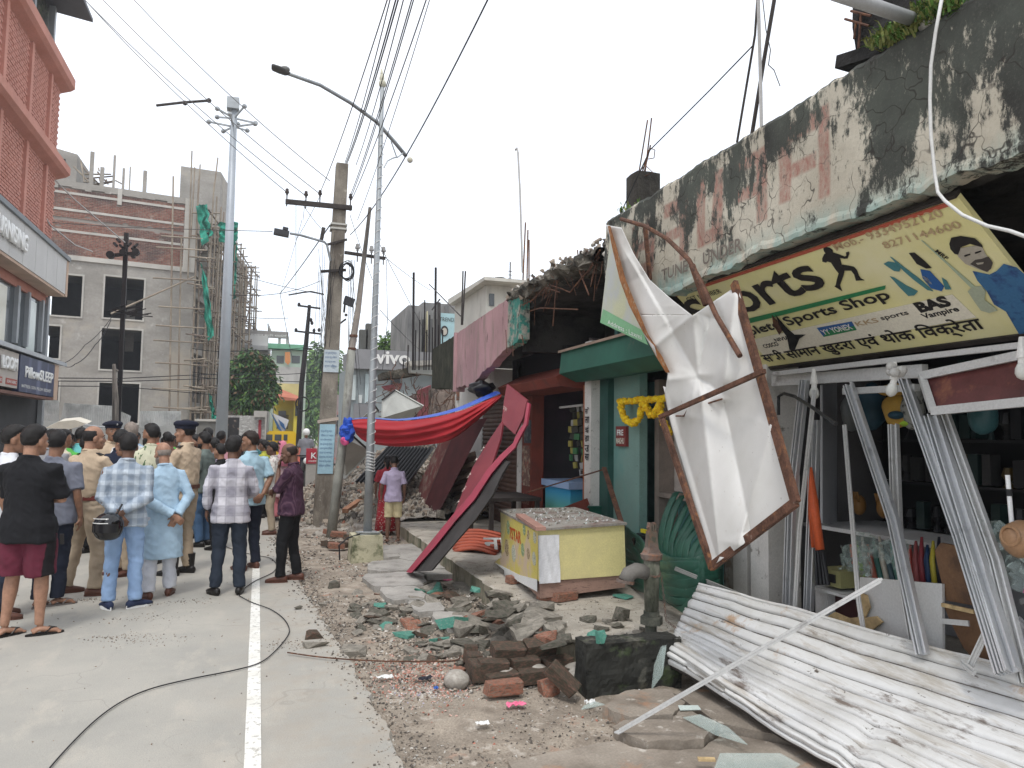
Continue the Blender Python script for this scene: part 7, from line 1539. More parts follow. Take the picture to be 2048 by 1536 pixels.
def tarp(u,v):
    a,b=sm(up_,u),sm(lo_,u);px,py=a*(1-v)+b*v;Y=float(sm([(y,)for y in Ys],u)[0])
    fold=.07*math.sin(v*9+u*5)*(1-abs(u-.45))+.03*math.sin(v*23+u*11)+.03*fbm(u*5,v*3,0,1.2,3);return P(px,py,Y=Y-.25*math.sin(v*PI)+fold)
mb=MB();mb.grid(tarp,90,36);mb.build('red_sheet',TRED,TP,smooth=True)
mb=MB();mb.grid(lambda u,v:tarp(u,0)+Vector((0,.05+.5*v,.012+.05*math.sin(v*PI)*(u**.5))),60,6);mb.build('blue_sheet',TBLU,TP,smooth=True)
c=P(697,862,Y=12.95);mb=MB();mb.ell(c,(.13,.12,.20),26,20);mb.V=[tuple(c+(Vector(v)-c)*(1+.5*noise.noise((Vector(v)-c)*14)))for v in mb.V];mb.build('blue_knot',TBLU,TP)
c=P(690,882,Y=12.9);mb=MB();mb.ell(c,(.07,.06,.07),14,10);mb.V=[tuple(c+(Vector(v)-c)*(1+.5*noise.noise((Vector(v)-c)*18)))for v in mb.V];mb.build('pink_knot',flatm('pink_cloth',(.65,.1,.25)),TP)
BK=thing('black_sheet','black plastic sheet bunched under the pink parapet above the tarpaulin','sheet',P(960,780,X=3.3));blob(BK,'bundle',965,778,3.3,(.2,.35,.12),flatm('black_plastic_sheet',(.01,.01,.012),.3,bump=.5),3,.5)
# fallen pale panels near the poles
PANW=M('pale_grey_panel',(.50,.50,.46),.8,var=.15,vs=2,bump=.15)
for lab,px4,Y_,dz_ in[('pale triangular panel standing behind the lamp pole under the tarp',[(722,962),(686,890),(700,868),(768,905)],14.5,0),('pale diamond shaped panel tilted above the tarpaulin',[(762,838),(764,800),(790,780),(847,812),(820,842)],16.3,0),('slim pale panel edge left of the diamond shaped panel',[(722,838),(750,812),(757,822),(735,840)],17.1,0)]:
    if 'triangular' in lab:px4=[(676,880),(692,868),(728,905),(684,955)];
    if 'triangular' in lab:px4=[(686,878),(701,868),(742,905),(690,958),(668,940)]
    Y_=13.4 if 'triangular' in lab else Y_;T=thing('fallen_board',lab,'panel',P(*px4[0],Y=Y_));q=[P(*a,Y=Y_+.3*i)for i,a in enumerate(px4)];n=len(q);mb=MB();t=Vector((.02,.06,.02));mb.poly(q+[v+t for v in q],[tuple(range(n)),tuple(range(2*n-1,n-1,-1))]+[(i,i+n,(i+1)%n+n,(i+1)%n)for i in range(n)]);mb.build('panel',PANW,T,fix=True)
    mb=MB();mb.bar(q[1],q[2],.03,.03);mb.build('edge_strip',DARKM,T)
# rubble heap
def hz(x,y):
    b=gz(x,y)if x<2.25 else.2
    def bump_(cx_,cy_,sx,sy,h):return h*math.exp(-((x-cx_)/sx)**2-((y-cy_)/sy)**2)
    return b+bump_(2.6,16.5,1.3,1.6,.62)+bump_(3.6,14.2,.7,1.2,.4)+bump_(1.5,18.5,.9,1.6,.5)+bump_(3.6,19,1.5,2,1.3)
mb=MB();mb.grid(lambda u,v:(lambda x,y:(x,y,hz(x,y)-.02+.10*fbm(x,y,0,3.2,4)))(.5+5*u,13.2+10*v),110,170)
tag(mb.build('rubble_heap',M('rubble_dust',(.34,.31,.27),.95,var=.3,vs=3,fine=.3,bump=1,bd=.02,bs=20,layers=[((.14,.12,.10),4,.56,.08)])),kind='stuff')
r=random.Random(8);it=[]
hull6=[hull(.5,.5,.4,12,400+i,flat=i%2==0)for i in range(6)]
for k in range(6800):
    x,y=r.uniform(.7,5),r.gauss(16.6,2.2);h=hz(x,y)-(.2 if x>2.25 else gz(x,y))
    if h<.05 or y<13.2:continue
    s_=r.uniform(.04,.16)*(1 if r.random()<.85 else 1.6);it.append((r.randrange(6),(x,y,hz(x,y)+.05*fbm(x,y,0,3.2,3)),(r.random()*3,r.random()*3,r.random()*3),(s_,s_*.8,s_*.6),r.choices((0,1,2,3),(3,5,3,.35))[0]))
cloud('rubble_heap_pieces',hull6,it,[M('heap_pale',(.31,.28,.235),.95,var=.3,vs=6),TANC,DKC,BRK])
r=random.Random(21)
for k in range(26):
    px,py=r.uniform(690,900),r.uniform(950,1040)
    chunk(px,py,.22*r.uniform(.7,1.4),.2,.14,r.choice(('grey','grey','dark')),'concrete lump at the foot of the rubble heap behind the lamp pole',group='concrete lumps at the foot of the rubble heap',tilt=.6,z=r.uniform(.05,.3),lift=.5)
for lab,a_,b_,w in[('splintered orange brown beam lying in the rubble heap',(690,1022),(745,985),.12),('thin dark bar lying on the rubble heap',(660,1012),(705,1030),.05)]:
    T=thing('wooden_beam',lab,'beam',P(*a_,Y=15));mb=MB();mb.bar(P(*a_,Y=15),P(*b_,Y=16.2),w,w*.7);mb.build('beam',M('orange_beam',(.34,.17,.10),.9,var=.3)if w>.1 else DARKM,T)
DS=thing('black_corrugated_sheet','black corrugated roofing sheet lying tilted on the rubble heap','roofing sheet',P(760,940,Y=16));BSH=M('black_sheet_metal',(.025,.025,.028),.5,metal=.3,var=.2)
A,B,C_,D_=P(705,968,Y=14.3),P(815,972,Y=14.5),P(868,898,Y=16),P(775,893,Y=16);nn=(B-A).cross(D_-A).normalized();mb=MB();mb.grid(lambda u,v:A.lerp(B,u).lerp(D_.lerp(C_,u),v)+nn*.05*abs(math.sin(u*14*PI)),112,1);mb.build('sheet',BSH,DS);
# pile of bricks near the leaning pole
for k,(x,y,zz_,rot)in enumerate([(672,1098,.05,.1),(690,1096,.05,.4),(676,1085,.13,-.1),(700,1085,.08,.9),(660,1068,.04,.7),(655,1092,.04,2)]):
    p=P(x,y,Z=.0);o=brick(None,(p.x,p.y,zz_+.0),(.1,.1,rot),(.24,.12,.08),k);tag(o,['lower left','lower right','upper','rightmost tilted','rearmost','leftmost'][k]+' brick of the small pile beside the lamp plinth','brick')
# pink broken ruins behind the heap
RU=thing('ruined_pink_shop','half demolished pink shop with hanging rebar behind the tarpaulin','ruin',P(820,900,Y=19))
PKW=M('raw_pink_wall',(.50,.17,.19),.85,var=.2,vs=2,bump=.4,layers=[((.36,.30,.26),2.5,.58,.06),((.10,.08,.07),4,.64,.06)])
def pq(name,pts,Y_,m_,dep=.3,parent=RU):
    n=len(pts);q=[P(*a,Y=Y_)for a in pts];mb=MB();t=Vector((0,dep,0));mb.poly(q+[v+t for v in q],[tuple(range(n)),tuple(range(2*n-1,n-1,-1))]+[(i,i+n,(i+1)%n+n,(i+1)%n)for i in range(n)]);return mb.build(name,m_,parent,fix=True)
pq('wall',[(838,870),(838,780),(862,770),(868,868)],19,PKW);pq('wall',[(766,772),(805,766),(802,778),(786,782),(772,778)],18.5,PKW);pq('wall',[(800,900),(800,800),(838,785),(838,900)],19.4,M('dark_plaster',(.12,.09,.085),.95,var=.5,vs=2,bump=.8,layers=[((.35,.3,.27),3,.6,.08)]));pq('wall',[(862,870),(862,780),(905,740),(915,760),(915,870)],18.0,M('peeling_tan_wall',(.30,.24,.20),.95,var=.4,vs=3,bump=.8,layers=[((.10,.08,.07),4,.56,.06),((.5,.46,.4),6,.64,.05)]))  # third wall in dark plaster with paler patches
pq('slab',[(765,745),(865,725),(910,732),(910,748),(860,745),(800,755),(766,758)],18,bpy.data.materials['crumbled_concrete'],.8);pq('slab',[(818,722),(868,720),(866,730),(820,732)],17.6,PALEC,.6);pq('wall',[(820,732),(866,730),(868,750),(822,745)],17.7,PANW)
pq('pilaster',[(915,870),(915,790),(945,740),(960,745),(960,870)],15.9,WHITEP,.2);pq('brick_edge',[(917,800),(917,752),(936,748),(936,800)],15.8,BRK,.2)
r=random.Random(4);mbr=MB()
for k in range(70):
    x,y=r.uniform(770,935),r.uniform(735,850);p=P(x,y,Y=17.6+r.uniform(-.5,.5));q=[p];d=Vector((r.uniform(-.5,.5),r.uniform(-.3,.3),r.uniform(-1,.2)))
    for _ in range(5):q.append(q[-1]+d*r.uniform(.08,.22));d+=Vector((r.uniform(-.5,.5),0,r.uniform(-.5,.5)))
    mbr.tube(q,.010,4)
o=mbr.build('hanging_rebar',RUST,RU);o['kind']='stuff'
for k in range(13):   # upright rebar of the ruin
    x=[815,826,830,838,848,852,858,864,870,876,806,884,896][k];yt=[690,545,660,640,600,660,630,655,535,650,720,660,700][k]
    mb=MB();mb.tube([P(x,740,Y=17.3),P(x+1.5,yt,Y=17.3)],.028 if yt<560 else.016,5);mb.build('rebar',IRN,RU)
r=random.Random(9);mbr=MB()
for k in range(60):
    q=[P(*[(1042+170*t)+r.uniform(-8,8)for t in[r.random()]],0,X=3.3)]if False else None
    t=r.random();p=P(1040+165*t,585-75*t+r.uniform(-14,14),X=3.25);q=[p];d=Vector((r.uniform(-.3,0),r.uniform(-.5,.5),r.uniform(-.7,.3)))
    for _ in range(4):q.append(q[-1]+d*r.uniform(.04,.12));d+=Vector((0,r.uniform(-.5,.5),r.uniform(-.5,.4)))
    mbr.tube(q,.004,4)
for pts in([(1114,560),(1110,600),(1106,652)],[(1085,590),(1100,570),(1125,578),(1140,585),(1160,560),(1178,540),(1200,500)],[(1060,605),(1090,575),(1120,585)],[(1155,500),(1160,545),(1178,590)],[(1060,622),(1080,616),(1156,619)],[(1045,610),(1068,598)],[(1012,660),(1014,706)],[(1025,680),(1026,712)],[(1044,670),(1047,690)]):
    mbr.tube([P(*a,X=3.2)for a in pts],.008,5)
o=mbr.build('hanging_rebar',RUST,ROW);o['kind']='stuff'
r=random.Random(14);it=[]
for k in range(420):
    t=r.random();p=P(1212-182*t,500+92*t,X=3.32);s_=r.uniform(.03,.10);it.append((r.randrange(6),p+Vector((r.uniform(-.1,.25),r.uniform(-.1,.1),r.uniform(-.12,.12))),(r.random()*3,r.random()*3,0),(s_,s_,s_),r.choice((0,1,1,2,2))))
o=cloud('broken_edge_lumps',hull6,it,[PALEC,TANC,DKC],ROW)
# ================================================================ people
SK1,SK2,SK3=(.34,.185,.12),(.25,.13,.08),(.15,.077,.05)
_mc={}
def cloth(name,col,kind='plain',col2=None,rough=.85,s=1.):
    key=(name,)
    if key in _mc:return _mc[key]
    g=G(name);c=g.coord('obj');xyz=g.sep(c);n1=g.noise(c,7,4);n2=g.noise(c,160,2)
    base=col
    def stripes(v,per,w,soft=.1,ph=0.):
        f=g.math('FRACT',g.math('MULTIPLY',g.math('ADD',v,10+ph),1/per));t=g.math('ABSOLUTE',g.math('SUBTRACT',f,.5));return g.ramp(t,w/2-soft*.5,w/2+soft*.5,1,0)
    if kind=='plaid':
        a=stripes(xyz[0],.11*s,.5,.2);b=stripes(xyz[2],.12*s,.5,.2);base=g.mix(g.math('MULTIPLY',g.math('ADD',a,b),.45),col,col2)
        a2=stripes(xyz[0],.055*s,.12,.06);b2=stripes(xyz[2],.06*s,.12,.06);base=g.mix(g.math('MULTIPLY',g.math('MAXIMUM',a2,b2),.45),base,col2)
    elif kind=='stripe':
        base=g.mix(stripes(xyz[0],.022*s,.35,.2),col,col2)
    elif kind=='sidestripe':
        base=g.mix(g.math('MULTIPLY',g.ramp(xyz[0],.135,.14),g.ramp(g.math('ABSOLUTE',xyz[1]),.045,.05,1,0)),col,col2)
    elif kind=='flower':
        v=g.add('ShaderNodeTexVoronoi');v.inputs['Scale'].default_value=24*s;g.link(c,v.inputs['Vector']);base=g.mix(g.ramp(v.outputs['Distance'],.22,.30,1,0),col,col2)
    elif kind=='leaf':
        base=g.mix(g.ramp(g.noise(c,16,4,.6,(1.4,1.4,.6)),.60,.63),col,col2)
    f=g.ramp(n1,.3,.7,.86,1.12);cc=g.mix(1.0,base,f,'MULTIPLY');g.color(cc);g.b.inputs['Roughness'].default_value=rough
    g.bump(g.noise(c,14,5,.6,(1,1,.6)),.35,.012);g.bump(n2,.15,.001)
    _mc[key]=g.m;return g.m
def skin(col):
    key=('skin',col)
    if key not in _mc:
        g=G('skin_tone');c=g.coord('obj');n=g.noise(c,25,4);g.color(g.mix(g.ramp(n,.35,.65),tuple(v*.85 for v in col),tuple(v*1.15 for v in col)));g.b.inputs['Roughness'].default_value=.5;g.b.inputs['Specular IOR Level'].default_value=.35;g.bump(g.noise(c,90,3),.12,.001);_mc[key]=g.m
    return _mc[key]
HAIR=M('black_hair',(.010,.008,.007),.5,var=.3,vs=30,co='obj',bump=.8,bd=.006,bs=160);GREYH=M('grey_hair',(.24,.20,.17),.8,var=.2,vs=30,co='obj',bump=.6,bd=.003,bs=120);BROWNH=M('brown_black_hair',(.022,.013,.009),.5,co='obj',bump=.8,bd=.006,bs=160)
EYEW=M('eye_white',(.45,.42,.38),.3,bump=0);EYEB=M('eye_dark',(.01,.008,.007),.2,bump=0);LIP=M('lip_tone',(.20,.075,.06),.5,bump=0)
SHOEM=M('black_leather',(.015,.013,.012),.35,bump=.1,co='obj');BRWN=M('brown_leather',(.11,.045,.03),.4,bump=.15,co='obj')
def ring(c,rx,ry,n=18,R_=None,sq=1.0):
    c=Vector(c);out_=[]
    for k in range(n):
        a=2*PI*k/n;ca,sa=math.cos(a),math.sin(a);v=Vector((rx*math.copysign(abs(ca)**sq,ca),ry*math.copysign(abs(sa)**sq,sa),0));out_.append(c+(R_@v if R_ else v))
    return out_
def limb(mb,pts,rs,n=12,flat=1.,side=None):mb.tube(pts,rs,n,flat=flat,side=side)
def hand(mb,wrist,d,palm_n,curl=.5,s=1.):
    """palm and five fingers; d: direction of the fingers, palm_n: out of the palm"""
    d=d.normalized();palm_n=(palm_n-d*palm_n.dot(d)).normalized();sd=d.cross(palm_n)
    w=Vector(wrist);pc=w+d*.045
    mb.tube([w-d*.01,w+d*.02,w+d*.055,w+d*.088],[.026*s,.034*s,.042*s,.038*s],10,flat=.5,side=sd)
    for i,(o_,L)in enumerate(((-.032,.062),(-.011,.075),(.011,.070),(.031,.055))):
        p=w+d*.082+sd*o_*s;q=[p];dd=d.copy()
        for k in range(3):dd=(dd+palm_n*curl*(.45 if k else.25)).normalized();q.append(q[-1]+dd*L/3*s)
        mb.tube([q[0]-d*.02,*q],[.0095,.0098,.009,.0085,.0065],6)
    p=w+d*.03-sd*.034*s;q=[p,p+(d*.5-sd*.75+palm_n*.3).normalized()*.03,p+(d*.5-sd*.75+palm_n*.3).normalized()*.03+(d*.9-sd*.1+palm_n*.5*curl).normalized()*.035]
    mb.tube(q,[.013,.011,.008],6)
def person(name_label,px=None,py=None,pos=None,h=1.70,face=0.,build=1.,skin_c=SK2,top=None,top_kind='shirt',bottom=None,bottom_kind='trousers',sleeve='short',armR=None,armL=None,legs=None,head_yaw=0.,head_pitch=0.,hair='short',hair_m=None,shoe='shoe',shoe_m=None,lean=(0,0),beard=None,moustache=False,belly=0.,detail=1,group=None,scarf=None,hem=None,hang=0,extras=None,tuck=False,seed=0):
    """face: heading in degrees, 0 looks up the street (+Y), 90 looks right (+X). Local frame: x right, y forward, z up, for a 1.70 m body."""
    if pos is None:q=P(px,py,Z=0.0);pos=(q.x,q.y,0)
    root=thing('person',name_label,'person',pos,-math.radians(face),group,local=True);root.scale=(h/1.7,)*3
    v=.0105 if detail==1 else(.017 if detail==2 else.03);nr=18 if detail==1 else 12
    bw=build;lx,ly=lean
    hipz=.90;cx_=lambda z:lx*max(0,z-hipz)/.6;cy_=lambda z:ly*max(0,z-hipz)/.6
    def T_(x,y,z):return Vector((x+cx_(z),y+cy_(z),z))
    legs=legs or{};AR=legs.get('R',(.11,.02));AL=legs.get('L',(-.11,-.02));fR,fL=legs.get('fR',8),legs.get('fL',-8)
    hips={1:Vector((.085*bw,0,hipz)),-1:Vector((-.085*bw,0,hipz))};ank={1:Vector((AR[0],AR[1]-.02,.085)),-1:Vector((AL[0],AL[1]-.02,.085))}
    kn={s_:hips[s_].lerp(ank[s_],.5)+Vector((0,.035 if not legs.get('bend')else legs['bend'],0))for s_ in(1,-1)}
    shl={1:T_(.172*bw,-.005,1.352),-1:T_(-.172*bw,-.005,1.352)}
    dflt={1:(Vector((.235*bw,-.03,1.11)),Vector((.245*bw,.05,.87)),Vector((-.1,.15,-1)),Vector((-1,0,0))),-1:(Vector((-.235*bw,-.03,1.11)),Vector((-.245*bw,.05,.87)),Vector((.1,.15,-1)),Vector((1,0,0)))}
    arms={}
    for s_,A in((1,armR),(-1,armL)):
        A=A or dflt[s_];E_=Vector(A[0]);W_=Vector(A[1]);arms[s_]=(T_(*E_)if A is not dflt[s_]else E_+Vector((cx_(1.1),cy_(1.1),0)),T_(*W_)if A is not dflt[s_]else W_,Vector(A[2])if len(A)>2 else Vector(W_)-Vector(E_),Vector(A[3])if len(A)>3 else Vector((-s_,0,0)),A[4]if len(A)>4 else.5)
    sm_=skin(skin_c)
    # ---- head frame
    neck=T_(0,.0,1.44);HR=Matrix.Rotation(-math.radians(head_yaw),3,'Z')@Matrix.Rotation(math.radians(head_pitch),3,'X');hc=neck+Vector((0,.005,.045))+HR@Vector((0,.022,.105))
    def Hh(x,y,z):return hc+HR@Vector((x,y,z))
    mb=MB()
    mb.ell(Hh(0,-.008,.022),(.077,.098,.098),18,12,HR);mb.loft([[Hh(rx*math.cos(a),yo+ry*math.sin(a),z)for a in[k*2*PI/14 for k in range(14)]]for z,rx,ry,yo in((-.122,.022,.024,.058),(-.108,.040,.045,.045),(-.080,.055,.062,.028),(-.04,.066,.078,.012),(.02,.071,.088,.0))])
    if detail<3:
        mb.tube([Hh(0,.086,.008),Hh(0,.100,-.018),Hh(0,.112,-.040)],[.008,.011,.014],8);mb.ell(Hh(0,.098,-.044),(.019,.014,.010),10,6,HR)
        mb.tube([Hh(-.045,.076,.016),Hh(-.02,.090,.020),Hh(.02,.090,.020),Hh(.045,.076,.016)],[.008,.010,.010,.008],6)
        mb.ell(Hh(0,.088,-.080),(.024,.014,.009),10,6,HR)
        for s_ in(1,-1):mb.ell(Hh(s_*.048,.058,-.03),(.022,.022,.022),10,6,HR);mb.ell(Hh(s_*.078,-.005,-.018),(.012,.022,.034),10,8,HR)
    limb(mb,[neck-Vector((0,.012,.06)),neck+Vector((0,-.008,.02)),Hh(0,-.025,-.05)],[.062*bw**.5,.055*bw**.5,.056*bw**.5],12)
    mb.loft([ring(T_(0,0,z),rx*bw,ry,14)for z,rx,ry in((.86,.13,.09),(1.0,.13,.085),(1.2,.145,.095),(1.34,.16,.085),(1.41,.09,.06))])
    for s_ in(1,-1):
        S_,E_,W_,hd,pn,cu=*[shl[s_]],*arms[s_]
        limb(mb,[S_,S_.lerp(E_,.5),E_,E_.lerp(W_,.3),E_.lerp(W_,.7),W_],[.052,.044,.038,.040,.030,.025],10)
        if detail<3:hand(mb,W_,hd,pn,cu)
        else:mb.tube([W_,W_+hd.normalized()*.09,W_+hd.normalized()*.16],[.028,.035,.02],6,flat=.6)
        if bottom_kind in('shorts','skirt')or detail<2:
            K,A=kn[s_],ank[s_];limb(mb,[hips[s_],hips[s_].lerp(K,.6),K,K.lerp(A,.3),K.lerp(A,.75),A],[.075,.065,.054,.056,.038,.034],12)
        fd=Matrix.Rotation(-math.radians(fR if s_==1 else fL),3,'Z')
        if shoe in('flipflop','bare','sandal'):
            A=ank[s_];mb.tube([A+fd@Vector((0,-.05,-.055)),A+fd@Vector((0,0,-.03)),A+fd@Vector((0,.07,-.05)),A+fd@Vector((.0,.14,-.066))],[.030,.038,.040,.036],10,flat=.62,side=(1,0,0))
            for k in range(5):p=A+fd@Vector(((-.034+.017*k),.145-.006*abs(k-1 if s_==1 else k-3),-.07));mb.tube([p,p+fd@Vector((0,.03,-.002))],[.011,.008],6)
    b_=remesh(mb,v*(.8 if detail==1 else 1),2);b_.materials.append(sm_);b_.name='body';bo_=link('body',b_,root)
    if detail<3:
        for s_ in(1,-1):
            mb=MB();mb.ell(Hh(s_*.031,.082,-.004),(.012,.007,.0065),10,6,HR);e=mb.build('eye',EYEW,root);mb=MB();mb.ell(Hh(s_*.031,.0885,-.004),(.006,.003,.006),8,5,HR);mb.build('pupil',EYEB,e)
            mb=MB();mb.tube([Hh(s_*.014,.096,.016),Hh(s_*.034,.090,.023),Hh(s_*.052,.075,.015)],[.003,.0045,.002],5);mb.build('eyebrow',hair_m if hair_m is GREYH else HAIR,root)
        mb=MB();mb.tube([Hh(-.024,.093,-.076),Hh(0,.103,-.074),Hh(.024,.093,-.076)],[.003,.006,.003],6);mb.build('lips',LIP,root)
        if moustache:mb=MB();mb.tube([Hh(-.034,.088,-.070),Hh(-.014,.104,-.058),Hh(0,.106,-.060),Hh(.014,.104,-.058),Hh(.034,.088,-.070)],[.004,.008,.006,.008,.004],6);mb.build('moustache',HAIR,root)
        if beard:
            mb=MB();mb.loft([[Hh(rx*math.cos(a),yo+ry*math.sin(a),z)for a in[k*2*PI/16 for k in range(16)]]for z,rx,ry,yo in((-.145,.02,.02,.07),(-.12,.047,.05,.047),(-.085,.062,.066,.03),(-.05,.070,.070,.012))]);mb.build('beard',beard,root,smooth=True)
    # ---- hair
    hm=hair_m or HAIR
    if hair!='none':
        mb=MB();n,m=(34,22)if detail<3 else(14,9);rr_=random.Random(seed+5)
        def hf(u,w):
            a=u*2*PI;b=-PI/2+w*PI;d=Vector((math.cos(b)*math.sin(a),math.cos(b)*math.cos(a),math.sin(b)))   # a = 0 faces forward
            fr=d.y;z=d.z
            jit=.05*noise.noise(d*9+Vector((seed,0,0)))
            if hair=='bald':e=min(.15-z,z+.62,.05-fr)
            elif hair=='balding':e=min(.60-z,z+.66,.20-fr)
            else:
                e=z-(.46 if fr>.5 else.46-(.5-fr)*.95 if fr>-.05 else-.06-(-.05-fr)*2.1 if fr>-.35 else-.69)
            e=max(0.,min(1.,(e+jit)/.22));full=(.004 if hair in('bald','balding')else.008+.006*noise.noise(d*7+Vector((seed,0,0)))+.005*noise.noise(d*17)+.013*max(0,z))
            k=-.006+(full+.006)*e
            return Hh(d.x*(.078+k),-.006+d.y*(.101+k),.020+d.z*(.101+k))
        mb.grid(hf,n,m);mb.build('hair',hm,root,smooth=True)
        if hair=='long':mb=MB();mb.tube([Hh(0,-.08,0),Hh(0,-.10,-.08),Hh(0,-.09,-.2)],[.06,.045,.02],10);mb.build('hair',hm,root,smooth=True)
    if hair in('beret',):pass
    # ---- top garment
    def folds(me,amp,sc=7.,zs=.6):
        co=np.empty(len(me.vertices)*3);me.vertices.foreach_get('co',co);co=co.reshape(-1,3);no=np.empty(len(me.vertices)*3);me.vertices.foreach_get('normal',no);no=no.reshape(-1,3)
        if detail>2:return
        d=np.array([.8*noise.noise(Vector((c[0]*sc+seed,c[1]*sc,c[2]*sc*zs)))+.9*(.35-abs(noise.noise(Vector((c[0]*sc*1.3+c[2]*3+seed,c[1]*sc*1.3,c[2]*sc*1.5+c[0]*4)))))+.45*(.3-abs(noise.noise(Vector((c[0]*17+seed,c[1]*17,c[2]*24+abs(c[0])*20)))))for c in co])
        me.vertices.foreach_set('co',(co+no*(d*amp)[:,None]).ravel());me.update()
    hz_=hem if hem is not None else(.92 if tuck else.80)
    mb=MB();bl=belly
    X_=0 if tuck else 1
    prof=[(hz_,.168+.034*X_,.115+.042*X_+.3*bl)]if hz_>.75 else[(hz_,.235,.175),(.75,.212,.162)]
    prof+=[(.90,.165+.030*X_,.120+.036*X_+.4*bl),(1.0,.158+.014*X_,.118+.018*X_+bl),(1.12,.165,.118+bl*.9),(1.25,.180,.122+bl*.3),(1.33,.188,.108),(1.385,.150,.086),(1.425,.088,.066),(1.462,.064,.062)]
    prof=sorted({round(a[0],3):a for a in prof if a[0]>=hz_-1e-6}.values())
    mb.loft([ring(T_(0,.0+.25*(ry-.12),z),rx*bw,ry,nr,sq=.9)for z,rx,ry in prof])
    if sleeve!='none':
        for s_ in(1,-1):
            S_,E_,W_=shl[s_],arms[s_][0],arms[s_][1];si=S_+Vector((-s_*.05,0,-.01))
            if sleeve=='short':limb(mb,[si,S_,S_.lerp(E_,.45),S_.lerp(E_,.88)],[.062*bw**.5,.066,.062,.066],12)
            elif sleeve=='half':limb(mb,[si,S_,S_.lerp(E_,.5),E_,E_.lerp(W_,.12)],[.062,.066,.060,.058,.056],12)
            else:limb(mb,[si,S_,S_.lerp(E_,.5),E_,E_.lerp(W_,.45),E_.lerp(W_,.93)],[.062,.064,.058,.055,.050,.041+(.014 if top_kind=='kurta' else 0)],12)
    m_=remesh(mb,v,2);folds(m_,.019 if detail==1 else.013);m_.materials.append(top);nm={'shirt':'shirt','kurta':'kurta','tshirt':'tshirt','blouse':'blouse'}[top_kind];m_.name=nm;so=link(nm,m_,root)
    if detail<3 and top_kind in('shirt','kurta'):
        mb=MB();mb.tube([neck+Vector((.058*math.sin(a),-.008+.056*math.cos(a),.012-.012*math.cos(a)))for a in[k*PI/8 for k in range(17)]],.014,6,flat=1.4);mb.build('collar',top,so,smooth=True)
    # ---- bottom garment
    if bottom is not None and bottom_kind in('trousers','shorts','pajama'):
        mb=MB();wz=.985 if not tuck else 1.0;wd=1.15 if bottom_kind=='pajama' else 1.
        mb.loft([ring(Vector((0,.0,z)),rx*bw,ry,nr)for z,rx,ry in((.80,.150,.105),(.86,.165,.122),(.92,.160,.120+.3*bl),(wz,.150,.112+.6*bl))])
        for s_ in(1,-1):
            Hp,K,A=hips[s_],kn[s_],ank[s_]
            if bottom_kind=='shorts':limb(mb,[Hp+Vector((0,0,-.02)),Hp.lerp(K,.4),K+Vector((0,-.01,.0))],[.098*bw,.104*bw,.098*bw],14)
            else:limb(mb,[Hp+Vector((0,0,-.02)),Hp.lerp(K,.5),K,K.lerp(A,.5),A+Vector((0,.0,-.005))],[.094*bw*wd,.086*bw*wd,.070*wd,.062*wd,.062*wd],14)
        m_=remesh(mb,v,2);folds(m_,.017,6,1.3);m_.materials.append(bottom);nm={'trousers':'trousers','shorts':'shorts','pajama':'trousers'}[bottom_kind];m_.name=nm;link(nm,m_,root)
    elif bottom is not None:
        mb=MB();mb.loft([[T_(0,0,z)+Vector((r_*math.cos(a)*(1+.06*math.sin(a*7)),r_*.8*math.sin(a)*(1+.06*math.sin(a*7)),0))for a in[k*2*PI/32 for k in range(32)]]for z,r_ in((.10,.24),(.5,.20),(.85,.175),(1.0,.155))]);mb.build('skirt',bottom,root,smooth=True)
    # ---- shoes
    for s_ in(1,-1):
        if detail>2:break
        A=ank[s_];fd=Matrix.Rotation(-math.radians(fR if s_==1 else fL),3,'Z');Fv=lambda x,y,z:Vector((A.x,A.y,0))+fd@Vector((x,y,z));mt=shoe_m or SHOEM
        if shoe in('shoe','boot','sneaker'):
            mb=MB();mb.loft([[Fv(w*math.cos(a),y,zc+hgt*math.sin(a))for a in[k*2*PI/12 for k in range(12)]]for y,w,zc,hgt in((-.085,.024,.038,.03),(-.06,.036,.045,.040),(.0,.040,.048,.044),(.07,.044,.038,.033),(.13,.042,.030,.024),(.175,.022,.024,.014))]);so_=mb.build('shoe',mt,root,smooth=True)
            mb=MB();mb.loft([[Fv(w*math.cos(a),y+.11*math.sin(a)*0,z)for a in(0,)]for y,w,z in((0,0,0),)])if False else None
            mb.prism([(.040*math.cos(a)*(1.05 if math.sin(a)>0 else.85),.045+.135*math.sin(a))for a in[k*2*PI/16 for k in range(16)]],lambda a,b,w:Fv(a,b,w),.018 if shoe!='sneaker' else.030);mb.build('sole',WHT if shoe=='sneaker' else mt,so_,fix=True)
            if shoe=='boot':mb=MB();mb.tube([Fv(0,-.02,.05),Fv(0,-.02,.22)],[.048,.058],12);mb.build('boot_shaft',mt,so_)
        elif shoe in('flipflop','sandal'):
            mb=MB();mb.prism([(.042*math.cos(a)*(1.1 if math.sin(a)>0 else.85),.045+.14*math.sin(a))for a in[k*2*PI/16 for k in range(16)]],lambda a,b,w:Fv(a,b,w),.016);so_=mb.build('flip_flop',mt,root,fix=True)
            mb=MB();mb.tube([Fv(-.038,.04,.018),Fv(-.03,.08,.055),Fv(0,.125,.045),Fv(.03,.08,.055),Fv(.038,.04,.018)],.007,6);mb.build('strap',mt,so_)
    if extras:extras(root,T_,Hh,HR,arms,sm_)
    return root
